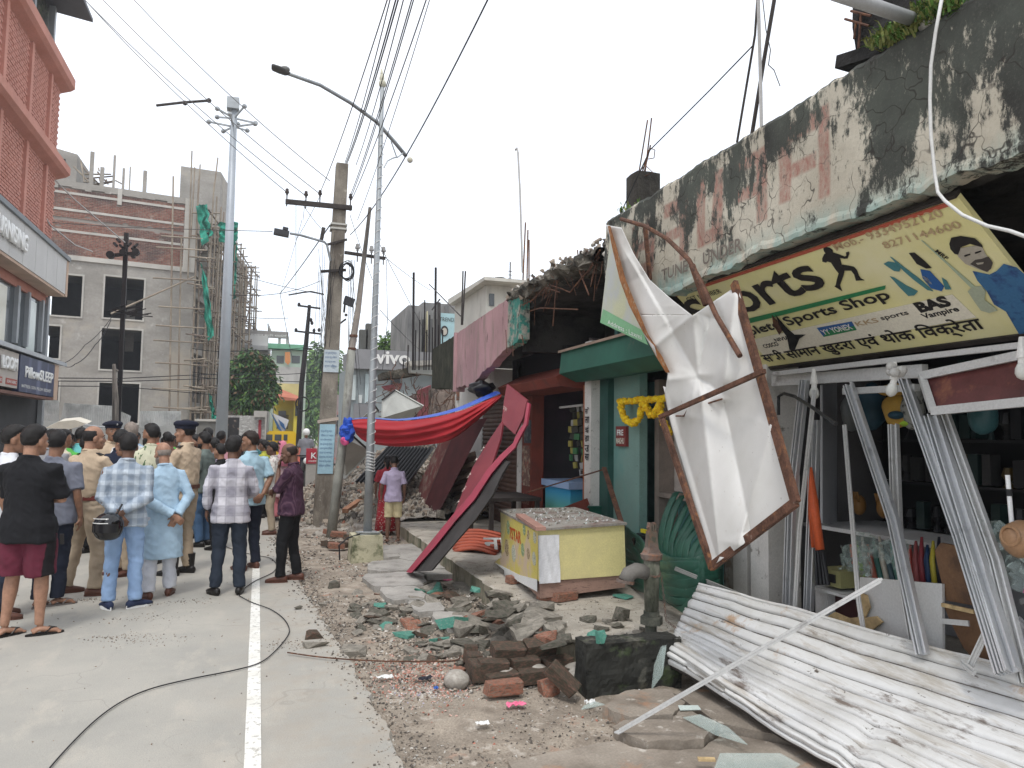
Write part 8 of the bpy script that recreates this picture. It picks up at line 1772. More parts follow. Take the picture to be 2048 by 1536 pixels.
def beret(root,T_,Hh,HR,*a):
    NV=_mc.setdefault('beret',M('navy_felt',(.012,.014,.028),.9,co='obj',bump=.3))
    mb=MB();mb.tube([Hh(0,-.005,.035),Hh(0,-.005,.062)],[.094,.097],20,flat=1.18,side=HR@Vector((1,0,0)));b=mb.build('beret_band',NV,root)
    mb=MB();mb.loft([[Hh(ox+rx*math.cos(a),-.008+ry*math.sin(a),z+tz*math.cos(a))for a in[k*2*PI/20 for k in range(20)]]for z,rx,ry,ox,tz in((.058,.095,.112,0,0),(.075,.118,.134,.008,-.006),(.098,.120,.136,.01,-.010),(.120,.090,.11,.008,-.008),(.130,.04,.05,.005,0))]);mb.build('beret',NV,root,smooth=True)
    mb=MB();mb.ell(Hh(-.02,.118,.085),(.013,.006,.016),8,6,HR);mb.build('cap_badge',M('silver_badge',(.5,.5,.5),.3,metal=.6,bump=0),root)
def epaul(root,T_,*a):
    for s_ in(1,-1):mb=MB();mb.bar(T_(s_*.09,0,1.435),T_(s_*.165,0,1.415),.045,.008);mb.build('epaulette',BLK,root)
def cop_extras(root,T_,Hh,HR,*a):beret(root,T_,Hh,HR);epaul(root,T_)
def belt(col):
    def f(root,T_,*a):
        mb=MB();mb.loft([ring(Vector((0,.012,z)),.176,.158,24)for z in(.955,1.0)],cap=False);o=mb.build('belt',col,root);md=o.modifiers.new('t','SOLIDIFY');md.thickness=.006;md.offset=1
    return f
# ---- the people of the photograph
KH=cloth('khaki_uniform',(.50,.385,.27));KHT=cloth('khaki_trousers',(.40,.315,.225));NAVY=cloth('navy_trousers',(.014,.018,.032));BLKT=cloth('black_trousers',(.008,.008,.009))
BACKR=((.22,-.10,1.12),(.07,-.17,.93),(-.7,-.1,-.6),(0,1,0),.6);BACKL=((-.22,-.10,1.12),(-.06,-.18,.94),(.7,-.1,-.6),(0,1,0),.6)
CROSSR=((.23,.08,1.10),(-.02,.20,1.14),(-1,.1,.05),(0,-1,0),.5);CROSSL=((-.23,.08,1.10),(.03,.19,1.10),(1,.1,.0),(0,-1,0),.5)
person('young man in a black polo and maroon shorts with arms folded, flip flops on',pos=(P(42,1272,Z=0)),h=1.74,face=22,build=1.16,skin_c=SK1,top=cloth('black_polo',(.008,.008,.010)),bottom=cloth('maroon_shorts',(.115,.018,.035),'sidestripe',(.012,.01,.012)),bottom_kind='shorts',armR=CROSSR,armL=CROSSL,legs={'R':(.12,.06),'L':(-.12,-.02),'fR':45,'fL':20},head_yaw=18,shoe='flipflop',seed=1,hem=.76)
person('man in a white shirt at the left edge facing right behind the black polo',pos=P(2,1235,Z=0),h=1.74,face=80,skin_c=SK2,top=cloth('white_shirt',(.66,.67,.70)),sleeve='short',bottom=NAVY,head_yaw=0,seed=2,shoe_m=BRWN)
person('man in a slate grey t-shirt and navy trousers holding a phone by his side',pos=P(94,1212,Z=0),h=1.70,face=12,build=1.1,skin_c=SK2,top=cloth('slate_tshirt',(.17,.18,.22)),top_kind='tshirt',bottom=NAVY,armR=((.24,-.04,1.11),(.26,.02,.86),(-.1,.2,-1),(-1,0,0),.7),head_yaw=-5,shoe='sandal',shoe_m=M('grey_sandal',(.16,.14,.13),.8,bump=0),legs={'R':(.08,.04),'L':(-.06,-.04),'fR':50,'fL':0},seed=3)
person('bald policeman in khaki seen from behind, wide stance, reddish belt',pos=P(166,1188,Z=0),h=1.76,face=38,build=1.12,belly=.03,skin_c=SK1,top=KH,bottom=KHT,tuck=True,hair='balding',armR=((.27,.10,1.16),(.20,.30,1.12),(0,1,.1),(-1,0,0),.3),legs={'R':(.17,.0),'L':(-.20,-.02),'fR':45,'fL':30},shoe='shoe',shoe_m=BRWN,head_yaw=28,seed=4,extras=lambda*a:(belt(M('red_brown_belt',(.18,.04,.03),.5,bump=0))(*a),epaul(*a)))
def helmet(root,T_,Hh,HR,arms,sm_):pass
hm_=person('man in a light blue plaid shirt and pale jeans with hands behind his back',pos=P(241,1216,Z=0),h=1.68,face=-3,skin_c=SK3,top=cloth('ice_plaid_shirt',(.50,.56,.62),'plaid',(.20,.25,.32),s=.9),sleeve='long',bottom=cloth('light_blue_jeans',(.26,.38,.58)),armR=((.205,-.09,1.09),(.0,-.19,.95),(-.9,-.1,-.4),(0,1,0),.8),armL=((-.205,-.09,1.09),(-.05,-.18,.93),(.6,-.1,-.7),(0,1,0),.8),legs={'R':(.13,.0),'L':(-.11,.0),'fR':55,'fL':-25},shoe='sneaker',shoe_m=M('navy_sneaker',(.02,.03,.07),.7,bump=0),head_yaw=-4,seed=5)
old=person('old bald man in a pale blue kurta and white pajama with hands clasped behind',pos=P(318,1193,Z=0),h=1.60,face=-22,skin_c=SK1,top=cloth('pale_blue_kurta',(.38,.52,.64)),top_kind='kurta',hem=.43,sleeve='long',bottom=cloth('white_pajama',(.58,.59,.63)),bottom_kind='pajama',hair='bald',hair_m=GREYH,beard=GREYH,armR=((.25,-.08,1.10),(.10,-.17,.89),(-.4,.1,-.8),(0,1,0),.6),armL=((-.22,-.14,1.08),(.06,-.22,.90),(.7,.1,-.6),(0,1,0),.6),head_yaw=-15,head_pitch=-8,shoe='shoe',shoe_m=BRWN,legs={'R':(.11,.04),'L':(-.14,-.05),'fR':30,'fL':-10},lean=(0,.04),seed=6)
person('moustached policeman with navy beret and khaki shirt facing left, arms folded',pos=P(362,1148,Z=0),h=1.84,face=-62,skin_c=SK1,top=KH,sleeve='half',bottom=KHT,tuck=True,armR=CROSSR,armL=CROSSL,moustache=True,shoe='boot',head_yaw=-12,seed=7,extras=lambda*a:(cop_extras(*a),belt(BRWN)(*a)),legs={'R':(.10,.0),'L':(-.12,.06)})
person('man in a grey and white plaid shirt, dark trousers and a wristwatch',pos=P(455,1188,Z=0),h=1.66,face=2,build=1.02,skin_c=SK3,top=cloth('grey_white_plaid',(.62,.60,.64),'plaid',(.22,.21,.25),s=1.7),sleeve='long',bottom=cloth('ink_trousers',(.022,.03,.045)),armL=((-.25,-.03,1.12),(-.25,.03,.92),(0,.1,-1),(1,0,0),.5),armR=((.24,.02,1.12),(.16,.20,1.05),(-.3,.9,0),(-1,0,0),.6),legs={'R':(.12,.0),'L':(-.13,.0),'fR':5,'fL':-30},head_yaw=22,seed=8,hem=.78,
       extras=lambda root,T_,Hh,HR,arms,sm_:MB().tube([arms[-1][1]+Vector((0,0,.015)),arms[-1][1]+Vector((0,0,-.012))],.031,12).build('wristwatch',BLK,root))
person('man in a light blue t-shirt looking left, hands behind his back',pos=P(494,1138,Z=0),h=1.72,face=-35,build=1.05,skin_c=SK2,top=cloth('sky_tshirt',(.36,.52,.60)),top_kind='shirt',bottom=NAVY,armR=BACKR,armL=BACKL,head_yaw=-50,hair_m=BROWNH,shoe_m=BRWN,moustache=True,belly=.015,seed=9)
person('man in a striped purple shirt holding his chin, arm folded, facing left',pos=P(578,1162,Z=0),h=1.60,face=-72,skin_c=SK3,top=cloth('purple_striped_shirt',(.045,.018,.038),'stripe',(.10,.05,.075)),sleeve='half',bottom=BLKT,hair='balding',hair_m=BROWNH,armL=((-.16,.14,1.12),(-.02,.17,1.38),(.15,-.05,.9),(0,-1,0),1.1),armR=((.20,.06,1.10),(-.10,.20,1.10),(-1,.2,0),(0,-1,0),.6),head_pitch=-14,head_yaw=-6,legs={'R':(.10,-.05),'L':(-.10,.10),'fR':0,'fL':-10},shoe='shoe',shoe_m=BRWN,hem=.82,seed=10)
person('slim youth in a white flowered shirt and khaki trousers facing left',pos=P(541,1068,Z=0),h=1.55,face=-80,build=.88,detail=2,skin_c=SK3,top=cloth('white_floral_shirt',(.60,.57,.52),'flower',(.28,.12,.14)),bottom=cloth('tan_trousers',(.36,.29,.21)),hair='short',seed=11,shoe_m=BRWN)
person('woman with a pink headscarf standing behind the flowered shirt',pos=P(559,1040,Z=0),h=1.55,face=-30,detail=2,skin_c=SK2,top=cloth('pink_print_kurta',(.45,.33,.34),'flower',(.35,.08,.14)),top_kind='kurta',hem=.5,sleeve='half',bottom=cloth('rose_bottoms',(.42,.14,.16)),head_yaw=-40,seed=12,
       extras=lambda root,T_,Hh,HR,*a:MB().loft([[Hh(rx*math.cos(b),yo+ry*math.sin(b),z)for b in[k*2*PI/16 for k in range(16)]]for z,rx,ry,yo in((-.42,.17,.12,-.06),(-.20,.12,.10,-.05),(-.08,.095,.085,-.05),(.03,.094,.095,-.04),(.11,.075,.09,-.02),(.14,.02,.03,-.02))]).build('headscarf',cloth('pink_scarf',(.62,.20,.28)),root,smooth=True))
person('woman in a yellow green blouse between the blue t-shirt man and the flowered shirt',pos=P(524,1035,Z=0),h=1.56,face=-60,detail=2,skin_c=SK3,top=cloth('lime_kurta',(.42,.42,.06)),top_kind='kurta',hem=.5,bottom=BLKT,hair='long',seed=13)
person('bearded man in a grey green t-shirt and jeans beside the moustached policeman',pos=P(402,1092,Z=0),h=1.70,face=-60,detail=2,skin_c=SK2,top=cloth('grey_green_tshirt',(.13,.16,.145)),top_kind='tshirt',bottom=cloth('mid_blue_jeans',(.06,.12,.22)),armR=((.24,.05,1.15),(.05,.2,1.1),(-1,.3,0),(0,-1,0),.5),beard=HAIR,shoe='shoe',seed=14)
person('man in a dark maroon shirt half hidden beside the moustached policeman',pos=P(385,1075,Z=0),h=1.66,face=-100,detail=2,skin_c=SK2,top=cloth('maroon_shirt',(.10,.018,.025)),bottom=cloth('washed_denim',(.08,.12,.17)),seed=15)
person('man in a cream shirt with leaf print looking left over the crowd',pos=P(292,1128,Z=0),h=1.80,face=10,detail=2,skin_c=SK2,top=cloth('leaf_print_shirt',(.58,.57,.42),'leaf',(.10,.16,.08)),bottom=NAVY,head_yaw=-70,beard=HAIR,seed=16)
person('policeman in khaki standing face to face in the middle of the group',pos=P(242,1150,Z=0),h=1.64,face=-120,detail=2,skin_c=SK2,top=KH,bottom=KHT,tuck=True,head_yaw=0,seed=17,extras=lambda*a:epaul(*a),shoe_m=BRWN)
person('policeman with a navy beret standing deeper in the crowd',pos=P(213,1108,Z=0),h=1.84,face=160,detail=2,skin_c=SK2,top=KH,bottom=KHT,tuck=True,moustache=True,seed=18,extras=cop_extras)
person('person with an orange shawl behind the bald policeman',pos=P(160,1105,Z=0),h=1.62,face=30,detail=2,skin_c=SK3,top=cloth('orange_shawl',(.60,.28,.03)),top_kind='kurta',hem=.6,sleeve='long',bottom=BLKT,seed=19)
person('man in a turquoise shirt turned away behind the orange shawl',pos=P(150,1075,Z=0),h=1.74,face=20,detail=2,skin_c=SK3,top=cloth('turquoise_shirt',(.16,.50,.52)),bottom=NAVY,seed=20)
person('boy in a lavender shirt and cream shorts looking at the rubble',pos=P(785,1084,Z=.02),h=1.36,face=5,build=.88,detail=1,skin_c=SK3,top=cloth('lavender_shirt',(.40,.34,.46)),bottom=cloth('cream_shorts',(.55,.47,.28)),bottom_kind='shorts',head_pitch=-18,shoe='bare',seed=21,armL=((-.23,-.02,1.12),(-.24,.06,.92),(0,.2,-1),(1,0,0),.5))
person('woman in a green and red sari standing in front of the boy',pos=P(772,1070,Z=.02),h=1.34,face=10,detail=2,skin_c=SK3,top=cloth('red_blouse',(.32,.03,.04)),top_kind='blouse',bottom=cloth('red_check_sari',(.36,.03,.04),'flower',(.55,.45,.4)),bottom_kind='skirt',shoe='bare',head_pitch=-20,hair='long',seed=22)
# helmet carried behind the plaid shirt
hp=hm_.matrix_world if False else None
base=P(241,1216,Z=0);hc_=P(217,1052,Y=base.y-.30)
HL=thing('motorcycle_helmet','glossy black motorcycle helmet held behind the light blue plaid shirt','helmet',hc_)
GB_=M('gloss_black',(.008,.008,.009),.08,var=0,fine=0,bump=0);GB_.node_tree.nodes['Principled BSDF'].inputs['Specular IOR Level'].default_value=.6
mb=MB();mb.loft([[hc_+Vector((rx*math.cos(a),ry*math.sin(a),z))for a in[k*2*PI/28 for k in range(28)]]for z,rx,ry in((-.130,.04,.05),(-.122,.075,.085),(-.10,.103,.112),(-.06,.124,.132),(-.01,.132,.140),(.04,.128,.136),(.08,.107,.115),(.108,.078,.085),(.124,.045,.05),(.130,.012,.012))]);mb.build('shell',GB_,HL,smooth=True)
mb=MB();mb.grid(lambda u,v:hc_+Vector((.134*math.sin((u-.5)*2.3-.3),-.144*math.cos((u-.5)*2.3-.3),-.01+.08*(v-.5))),24,6);mb.build('visor',M('smoked_visor',(.02,.02,.022),.05,var=0,fine=0,bump=0),HL,smooth=True)
mb=MB()
for dz_ in(.075,.035):mb.grid(lambda u,v:hc_+Vector(((.136-.10*max(0,dz_-.04))*math.sin((u-.5)*1.3-.5),-(.146-.3*max(0,dz_-.04))*math.cos((u-.5)*1.3-.5),dz_+.008*v)),10,1)
mb.build('silver_stripe',WHT,HL);mb=MB();mb.tube([hc_+Vector((.06,.03,.11)),hc_+Vector((.08,.06,.16)),hc_+Vector((.09,.10,.19))],.010,6);mb.build('chin_strap',BLK,HL)
PHN=thing('phone','small dark phone in the hand of the slate grey t-shirt man','phone',P(122,1082,Y=7.3));mb=MB();mb.obox(P(124,1078,Y=7.2),(.03,.012,.09),(.3,0,0));mb.build('case',BLK,PHN)

# ---- the crowd behind, about thirty more
rc=random.Random(33)
tops={'white':(.62,.62,.62),'green':(.10,.42,.08),'navy':(.012,.016,.035),'pink':(.52,.26,.30),'red':(.42,.06,.05),'coral':(.58,.16,.12),'grey':(.25,.25,.26),'sky blue':(.30,.44,.58),'cream':(.56,.50,.38),'black':(.012,.012,.013),'brown':(.14,.08,.05),'lilac':(.40,.34,.44),'yellow':(.60,.48,.06),'maroon':(.14,.02,.03),'dark teal':(.03,.12,.13)}
crowd=[(95,862,12,'grey','at the left before the market umbrella'),(128,868,14,'green','under the market umbrella'),(146,872,17,'black','just right of the market umbrella'),(118,862,13,'cream','between the slate t-shirt man and the umbrella'),(176,860,15,'brown','left of the beret policeman'),(256,848,12,'white','behind the plaid shirt with a grey head'),(234,862,11.5,'navy','right of the beret policeman'),
         (308,862,18,'coral','right of the leaf print shirt'),(322,876,21,'red','far behind the kurta man'),(336,872,19,'maroon','behind the moustached policeman on his left'),(330,866,15,'brown','behind the old man in the kurta'),(410,858,14.5,'navy','with his back turned beside the steel mast'),(436,864,16,'pink','with a cap near the steel mast'),(425,878,13,'lilac','before the navy shirt near the mast'),(438,890,12,'black','broad back left of the plaid shirt man'),
         (458,874,24,'white','far off by the black poster'),(470,872,22,'red','far off under the poster'),(484,870,20,'black','far off left of the yellow van'),(494,868,19,'grey','far off beside the yellow van'),(505,876,18,'dark teal','before the yellow van'),(516,880,19,'sky blue','before the yellow van door'),(530,884,22,'yellow','with a yellow scarf before the van'),(600,880,26,'coral','standing by the crooked line pole'),(574,893,20,'navy','behind the chin holding man'),(640,880,34,'white','far down the street right of the line pole'),
         (268,866,20,'sky blue','peeking between the two policemen'),(196,872,17,'white','left of the bald policeman'),(85,876,19,'yellow','at the left under the hoarding'),(60,872,21,'sky blue','far left by the hoarding'),(30,868,18,'black','far left behind the black polo'),(344,878,23,'green','far behind between the policemen'),(372,880,24,'cream','far behind beside the moustached policeman'),(392,876,21,'grey','far behind near the grey green t-shirt'),(450,884,27,'pink','far off left of the poster'),(615,884,30,'white','far off on the street beyond the poles')]
for i,(px,ytop,dist,cn,where)in enumerate(crowd):
    q=P(px,1000,Z=0);d2=Vector((q.x,q.y)).normalized();base=d2*dist;top_=P(px,ytop,D=1)-Vector((0,0,CAMZ));t=dist/math.hypot(top_.x,top_.y);H=CAMZ+top_.z*t
    H=max(1.42,min(1.84,H));
    person('person in %s top %s'%(cn,where),pos=(base.x,base.y,0),h=H,face=rc.uniform(-180,180)if dist>16 else rc.uniform(-60,60),build=rc.uniform(.92,1.08),skin_c=rc.choice((SK1,SK2,SK3)),top=cloth('crowd_%s'%cn.replace(' ','_'),tops[cn]),bottom=rc.choice((NAVY,BLKT,KHT,bpy.data.materials['mid_blue_jeans'])),detail=2 if dist<15 else 3,seed=40+i,hair_m=GREYH if i==5 else HAIR,group='crowd watching in the street')
# two men on a motorcycle far off
MC=thing('motorcycle','dark motorcycle with a white helmeted rider far down the street','motorcycle',Vector((P(612,900,Y=24).x,24,0)));mx=P(612,900,Y=24).x
for dy in(-.6,.6):mb=MB();mb.tube([(mx-.05,24+dy,.3),(mx+.05,24+dy,.3)],.30,18);mb.build('wheel',BLK,MC)
mb=MB();mb.ell((mx,24,.75),(.14,.45,.2),12,8);mb.build('tank',BLK,MC,smooth=True);mb=MB();mb.bar((mx-.3,23.6,1.05),(mx+.3,23.6,1.05),.04,.04);mb.build('handlebar',BLK,MC);mb=MB();mb.ell((mx,23.45,.9),(.1,.08,.1),10,6);mb.build('headlight',WHT,MC)
rd=person('white helmeted motorcycle rider far down the street',pos=(mx,24.15,.22),h=1.62,face=180,skin_c=SK2,top=cloth('rider_grey',(.2,.2,.22)),bottom=NAVY,detail=3,seed=90,hair='none',extras=lambda root,T_,Hh,HR,*a:MB().ell(Hh(0,0,.03),(.115,.13,.125),14,10,HR).build('helmet_shell',WHT,root,smooth=True))
# ================================================================ the far end of the street
LEAF=[M('mango_leaf',(.055,.12,.035),.55,var=.3,vs=1.5,bump=0),M('mango_leaf_dark',(.03,.065,.025),.6,var=.3,bump=0),M('mango_leaf_young',(.16,.10,.06),.6,var=.3,bump=0),M('bright_leaf',(.12,.22,.04),.6,var=.3,bump=0)]
BARK=M('tree_bark',(.10,.08,.06),.95,bump=.6)
def tree(label,base,clumps,n,ls,w,name='mango_tree',seed=0,trunk=True):
    T=thing(name,label,'tree',base);r=random.Random(seed)
    tot=sum(c[3]**2 for c in clumps);V,F,I=[],[],[]
    for(x,y,z,R_)in clumps:
        for _ in range(int(n*R_**2/tot)):
            d=Vector((r.gauss(0,1),r.gauss(0,1),r.gauss(0,1))).normalized();rr_=R_*(r.random()**.45)*(1.1+.6*noise.noise(d*3+Vector((x,y,z))));p=Vector((x,y,z))+d*rr_
            dn=(d*.5+Vector((r.uniform(-1,1),r.uniform(-1,1),-.8+r.uniform(-.5,.6)))).normalized();s_=dn.cross(Vector((r.uniform(-1,1),r.uniform(-1,1),r.uniform(-.3,1)))).normalized();L=ls*r.uniform(.6,1.3);k=len(V)
            V+=[p,p+dn*L*.5+s_*L*.17,p+dn*L,p+dn*L*.5-s_*L*.17];F+=[(k,k+1,k+2,k+3)];I.append(r.choices(range(4),w)[0])
    o=link('crown',mesh('crown',V,F,LEAF,I),T);o['kind']='stuff'
    if trunk:
        b=Vector(base);c=Vector(clumps[0][:3]);mb=MB();mb.tube([b,b.lerp(c,.4)+Vector((.1,0,0)),c],[.16,.12,.06],8);t=mb.build('trunk',BARK,T,smooth=True)
        for cl in clumps[1:]:mb=MB();mb.tube([b.lerp(c,.45)+Vector((.1,0,0)),Vector(cl[:3])],[.08,.02],6);mb.build('limb',BARK,T)
    return T
def at(px,py,Y):return P(px,py,Y=Y)
Yt=42.
cl=[]
for px,py,r_ in[(500,775,.9),(480,760,.75),(525,765,.8),(490,735,.7),(520,735,.7),(470,790,.6),(510,800,.7),(536,790,.55),(478,800,.55),(500,715,.5),(530,745,.5),(545,775,.4),(466,765,.4),(490,805,.5),(527,725,.35)]:q=at(px,py,Yt+random.uniform(-.5,.5));cl.append((q.x,q.y,q.z,r_))
b=at(495,880,Yt);tree('round mango tree with drooping leaves and reddish young shoots',(b.x,b.y,0),cl,8500,.30,(5,4,1.6,1.2),seed=3)
cl=[]
for px,py,r_ in[(778,705,.9),(795,700,.9),(812,706,.7),(790,690,.5),(768,712,.5)]:q=at(px,py,40);cl.append((q.x,q.y,q.z,r_))
tree('bright green tree top rising behind the phone shop fascia',(at(790,870,40).x,40,0),cl,3500,.28,(1,.3,0,4),name='tree',seed=5)
cl=[]
for px,py,r_ in[(632,760,2.6),(640,800,2.6),(628,840,2.4),(645,725,2.2),(622,790,1.8),(615,830,1.8),(660,770,2.),(650,840,2.)]:q=at(px,py,95);cl.append((q.x,q.y+random.uniform(-2,2),q.z,r_))
tree('hazy dark green trees closing the far end of the street',(at(640,880,95).x,95,0),cl,14000,.7,(4,1,0,3),name='street_tree',seed=6)
LGW=M('dirty_white_house',(.50,.49,.47),.9,var=.15,vs=.5,layers=[((.34,.33,.31),.6,.6,.1,(1,1,.4))]);MNT=M('mint_house_wall',(.40,.50,.42),.85,var=.15,vs=.5,layers=[((.52,.50,.46),.7,.55,.08)]);YW=M('yellow_house_wall',(.66,.55,.08),.85,var=.12,vs=.5,layers=[((.55,.50,.30),.6,.6,.1)])
def slab(T,name,x0,x1,y0,y1,Y,m_,dep=3.,**k):
    a,b=P(x0,y1,Y=Y),P(x1,y0,Y=Y);bt=max(a.z,0)if y1<868 else 0
    mb=MB();mb.box(a.x,b.x,Y,Y+dep,bt if y1<868 else 0,b.z);return mb.build(name,m_,T)
def win(T,x0,x1,y0,y1,Y,m_=None,name='window'):
    a,b=P(x0,y1,Y=Y),P(x1,y0,Y=Y);mb=MB();mb.box(a.x,b.x,Y-.04,Y-.01,a.z,b.z);f=mb.build(name,m_ or DGL,T);return f
WH=thing('white_house','pale two storey house with a rooftop lattice and flags behind the mango tree','house',(at(500,870,62).x,62,0))
slab(WH,'wall',440,542,690,900,62,LGW,8);slab(WH,'parapet',440,536,672,692,61.5,M('pale_grey_band',(.56,.55,.54),.8,var=.1,vs=.6),1);slab(WH,'cornice',440,537,692,697,61.2,M('cornice_grey',(.38,.38,.38),.8),1.5)
for x0,x1 in((452,505),(533,537),(556,562),(572,578)):slab(WH,'roof_post',x0,x1,673 if x0>460 else 674,692,61.8,LGW,.6)
slab(WH,'roof_sign',484,577,664,672,61.6,M('grey_name_board',(.28,.26,.25),.8),.3)
q=at(486,671.5,61.6);text('lettering','श्री हनुमान मंदिर समिति',WH,WHT,q+Vector((0,-.02,0)),(1,0,0),(0,0,1),.24,(at(576,671,61.6)-q).length,off=.01)
for k,(x,yt,c)in enumerate([(499,640,(.6,.5,.45)),(508,641,None),(538,647,(.35,.33,.3))]):
    mb=MB();mb.tube([at(x,672,61.7),at(x-(2 if k==2 else 0),yt,61.7)],.04,5);mb.build('flag_pole',DARKM,WH)
    if c:mb=MB();mb.poly([at(x,yt+2,61.7),at(x+5,662,61.7),at(x,664,61.7)],[(0,1,2)]);mb.build('flag',flatm('flag_cloth_%d'%k,c),WH)
MH=thing('mint_house','mint green house with a saffron banner above the yellow balcony','house',(at(575,870,60).x,60,0))
slab(MH,'wall',536,614,702,900,60,MNT,8);slab(MH,'ledge',536,612,690,696,59.6,M('mint_ledge',(.18,.42,.28),.8),1);slab(MH,'lower_wall',540,608,735,800,59.7,LGW,1)
for x0,x1,y0,y1 in((553,568,712,726),(583,600,712,726)):win(MH,x0,x1,y0,y1,60)
BNR=thing('saffron_banner','small saffron banner hanging on the mint green house','banner',at(575,720,59.5));mb=MB();mb.poly([at(570,704,59.5),at(580,704,59.5),at(581,724,59.5),at(576,730,59.5),at(570,724,59.5)],[(0,1,2,3,4)]);mb.build('cloth',flatm('saffron_cloth',(.62,.26,.10)),BNR)
YH=thing('yellow_house','bright yellow house with a red tiled porch beyond the van','house',(at(585,870,50).x,50,0))
slab(YH,'wall',545,605,800,900,50,YW,5);slab(YH,'upper_wall',552,603,768,800,50.4,M('faded_yellow_wall',(.60,.54,.26),.85,var=.2,vs=.6),5);slab(YH,'column',585,604,800,900,49.2,YW,.6)
mb=MB();mb.hexa([at(548,788,50),at(606,800,50),at(604,802,48.6),at(552,800,48.6),at(560,777,50),at(606,796,50),at(606,799,48.6),at(555,792,48.6)]);mb.build('porch_roof',M('red_tile_porch',(.45,.16,.10),.8),YH,fix=True)
win(YH,556,572,822,845,49.9);win(YH,590,597,812,832,49.1)
mb=MB();
for k in range(8):p=at(554+k*3,858,49.5);mb.box(p.x-.03,p.x+.03,49.5,49.56,p.z,p.z+.9)
o=mb.build('grille',DARKM,YH);o['kind']='stuff'
FB_=thing('blue_white_tarp','blue and white flag like tarp strung before the yellow house','tarp',at(560,850,46));A_,B_,C_=at(545,826,46),at(578,840,46),at(566,866,46)
mb=MB();mb.poly([A_,B_,at(574,852,46),C_],[(0,1,2,3)],0);mb.poly([at(541,824,45.9),at(552,840,45.9),C_+Vector((0,-.1,0)),at(556,858,45.9)],[(0,1,2,3)],1);mb.poly([at(556,838,45.9),at(568,848,45.9),at(572,862,45.9),at(562,852,45.9)],[(0,1,2,3)],1);mb.build('cloth',[flatm('white_tarp_cloth',(.62,.62,.64)),flatm('blue_tarp_cloth',(.04,.12,.28))],FB_)
# yellow van
VN=thing('yellow_van','bright yellow minivan with three dark side windows across the street end','van',(at(557,905,40).x,40,0))
VY=M('yellow_car_paint',(.72,.46,.015),.35,var=.03,bump=0);a,b=at(527,905,40).x,at(592,905,40).x;zt_=at(550,862,40).z
pr=[(a,.45),(a+.02,1.0),(a+.12,zt_-.1),(a+.25,zt_),(b-.12,zt_),(b-.02,zt_-.15),(b,1.0),(b,.45)]
mb=MB();mb.prism(pr,lambda x,z,w:(x,40+w,z),1.45);mb.build('body',VY,VN,fix=True)
for x0,x1 in((530,545),(549,563),(567,575)):win(VN,x0,x1,869,881,40,name='window')
mb=MB();mb.box(a,b,39.975,39.99,1.02,1.06);mb.build('side_trim',M('dark_yellow_trim',(.4,.24,.02),.5),VN)
for x in(a+.35,b-.4):mb=MB();mb.tube([(x,39.96,.3),(x,40.16,.3)],.3,18);w_=mb.build('wheel',BLK,VN);mb=MB();mb.tube([(x,39.94,.3),(x,39.97,.3)],.15,12);mb.build('hub_cap',GALV,w_)
PO=thing('poster_board','black film poster board beside the tall steel mast','poster',at(465,870,39));mb=MB();p,q=at(451,900,39),at(479,835,39);mb.box(p.x,q.x,39,39.08,p.z,q.z);mb.build('board',M('dark_film_print',(.02,.018,.018),.5,layers=[((.35,.25,.2),4,.62,.05),((.5,.4,.2),9,.68,.03)],bump=0),PO)
GW_=thing('papered_gate_wall','grey wall covered in torn posters with a gateway behind the black poster','wall',at(500,870,40));p,q=at(440,900,40),at(530,832,40);mb=MB();mb.box(p.x,q.x,40,40.3,0,q.z);mb.build('wall',M('papered_wall',(.36,.35,.33),.9,layers=[((.55,.54,.52),5,.55,.04,(1,1,2)),((.16,.15,.14),6,.6,.05,(1,1,2))]),GW_)
mb=MB();p,q=at(505,900,39.7),at(534,822,39.7);mb.box(p.x,q.x,39.7,39.9,at(510,834,39.7).z,q.z);mb.box(at(528,900,39.7).x,q.x,39.7,39.9,0,at(510,834,39.7).z-.01);mb.build('gate_frame',M('grey_gate_frame',(.40,.38,.35),.85),GW_);mb=MB();p,q=at(515,900,39.8),at(523,840,39.8);mb.box(p.x,q.x,39.92,39.97,0,q.z);mb.build('red_door',M('dull_red_door',(.30,.04,.05),.8),GW_)
DB=thing('drum_planter','grey concrete block pen at the base of the scaffold','pen',at(412,860,36));p,q=at(392,905,36),at(434,843,36);mb=MB();mb.box(p.x,q.x,36,36.4,0,q.z);mb.build('side',M('dark_block',(.16,.155,.14),.9,var=.3),DB);mb=MB();mb.box(p.x-.1,q.x+.1,35.9,36.5,q.z+.001,q.z+.1);mb.build('rim',CG3,DB)
KS=thing('red_kiosk_sign','red board with a white letter K by the concrete pole','sign',at(630,910,21));p,q=at(612,927,21),at(634,897,21);mb=MB();mb.box(p.x,q.x,21,21.1,p.z,q.z);mb.build('board',flatm('red_sign_paint',(.40,.03,.05)),KS);text('lettering','K',KS,WHT,at(622,917,21)+Vector((0,-.01,0)),(1,0,0),(0,0,1),.16,off=.01,bold=.02);text('lettering','FASHION',KS,WHT,at(617,924,21)+Vector((0,-.01,0)),(1,0,0),(0,0,1),.05,.22,off=.01)
mb=MB();mb.box(p.x,q.x,21.02,21.08,0,p.z);mb.build('base',M('sign_base',(.35,.33,.3),.8),KS)
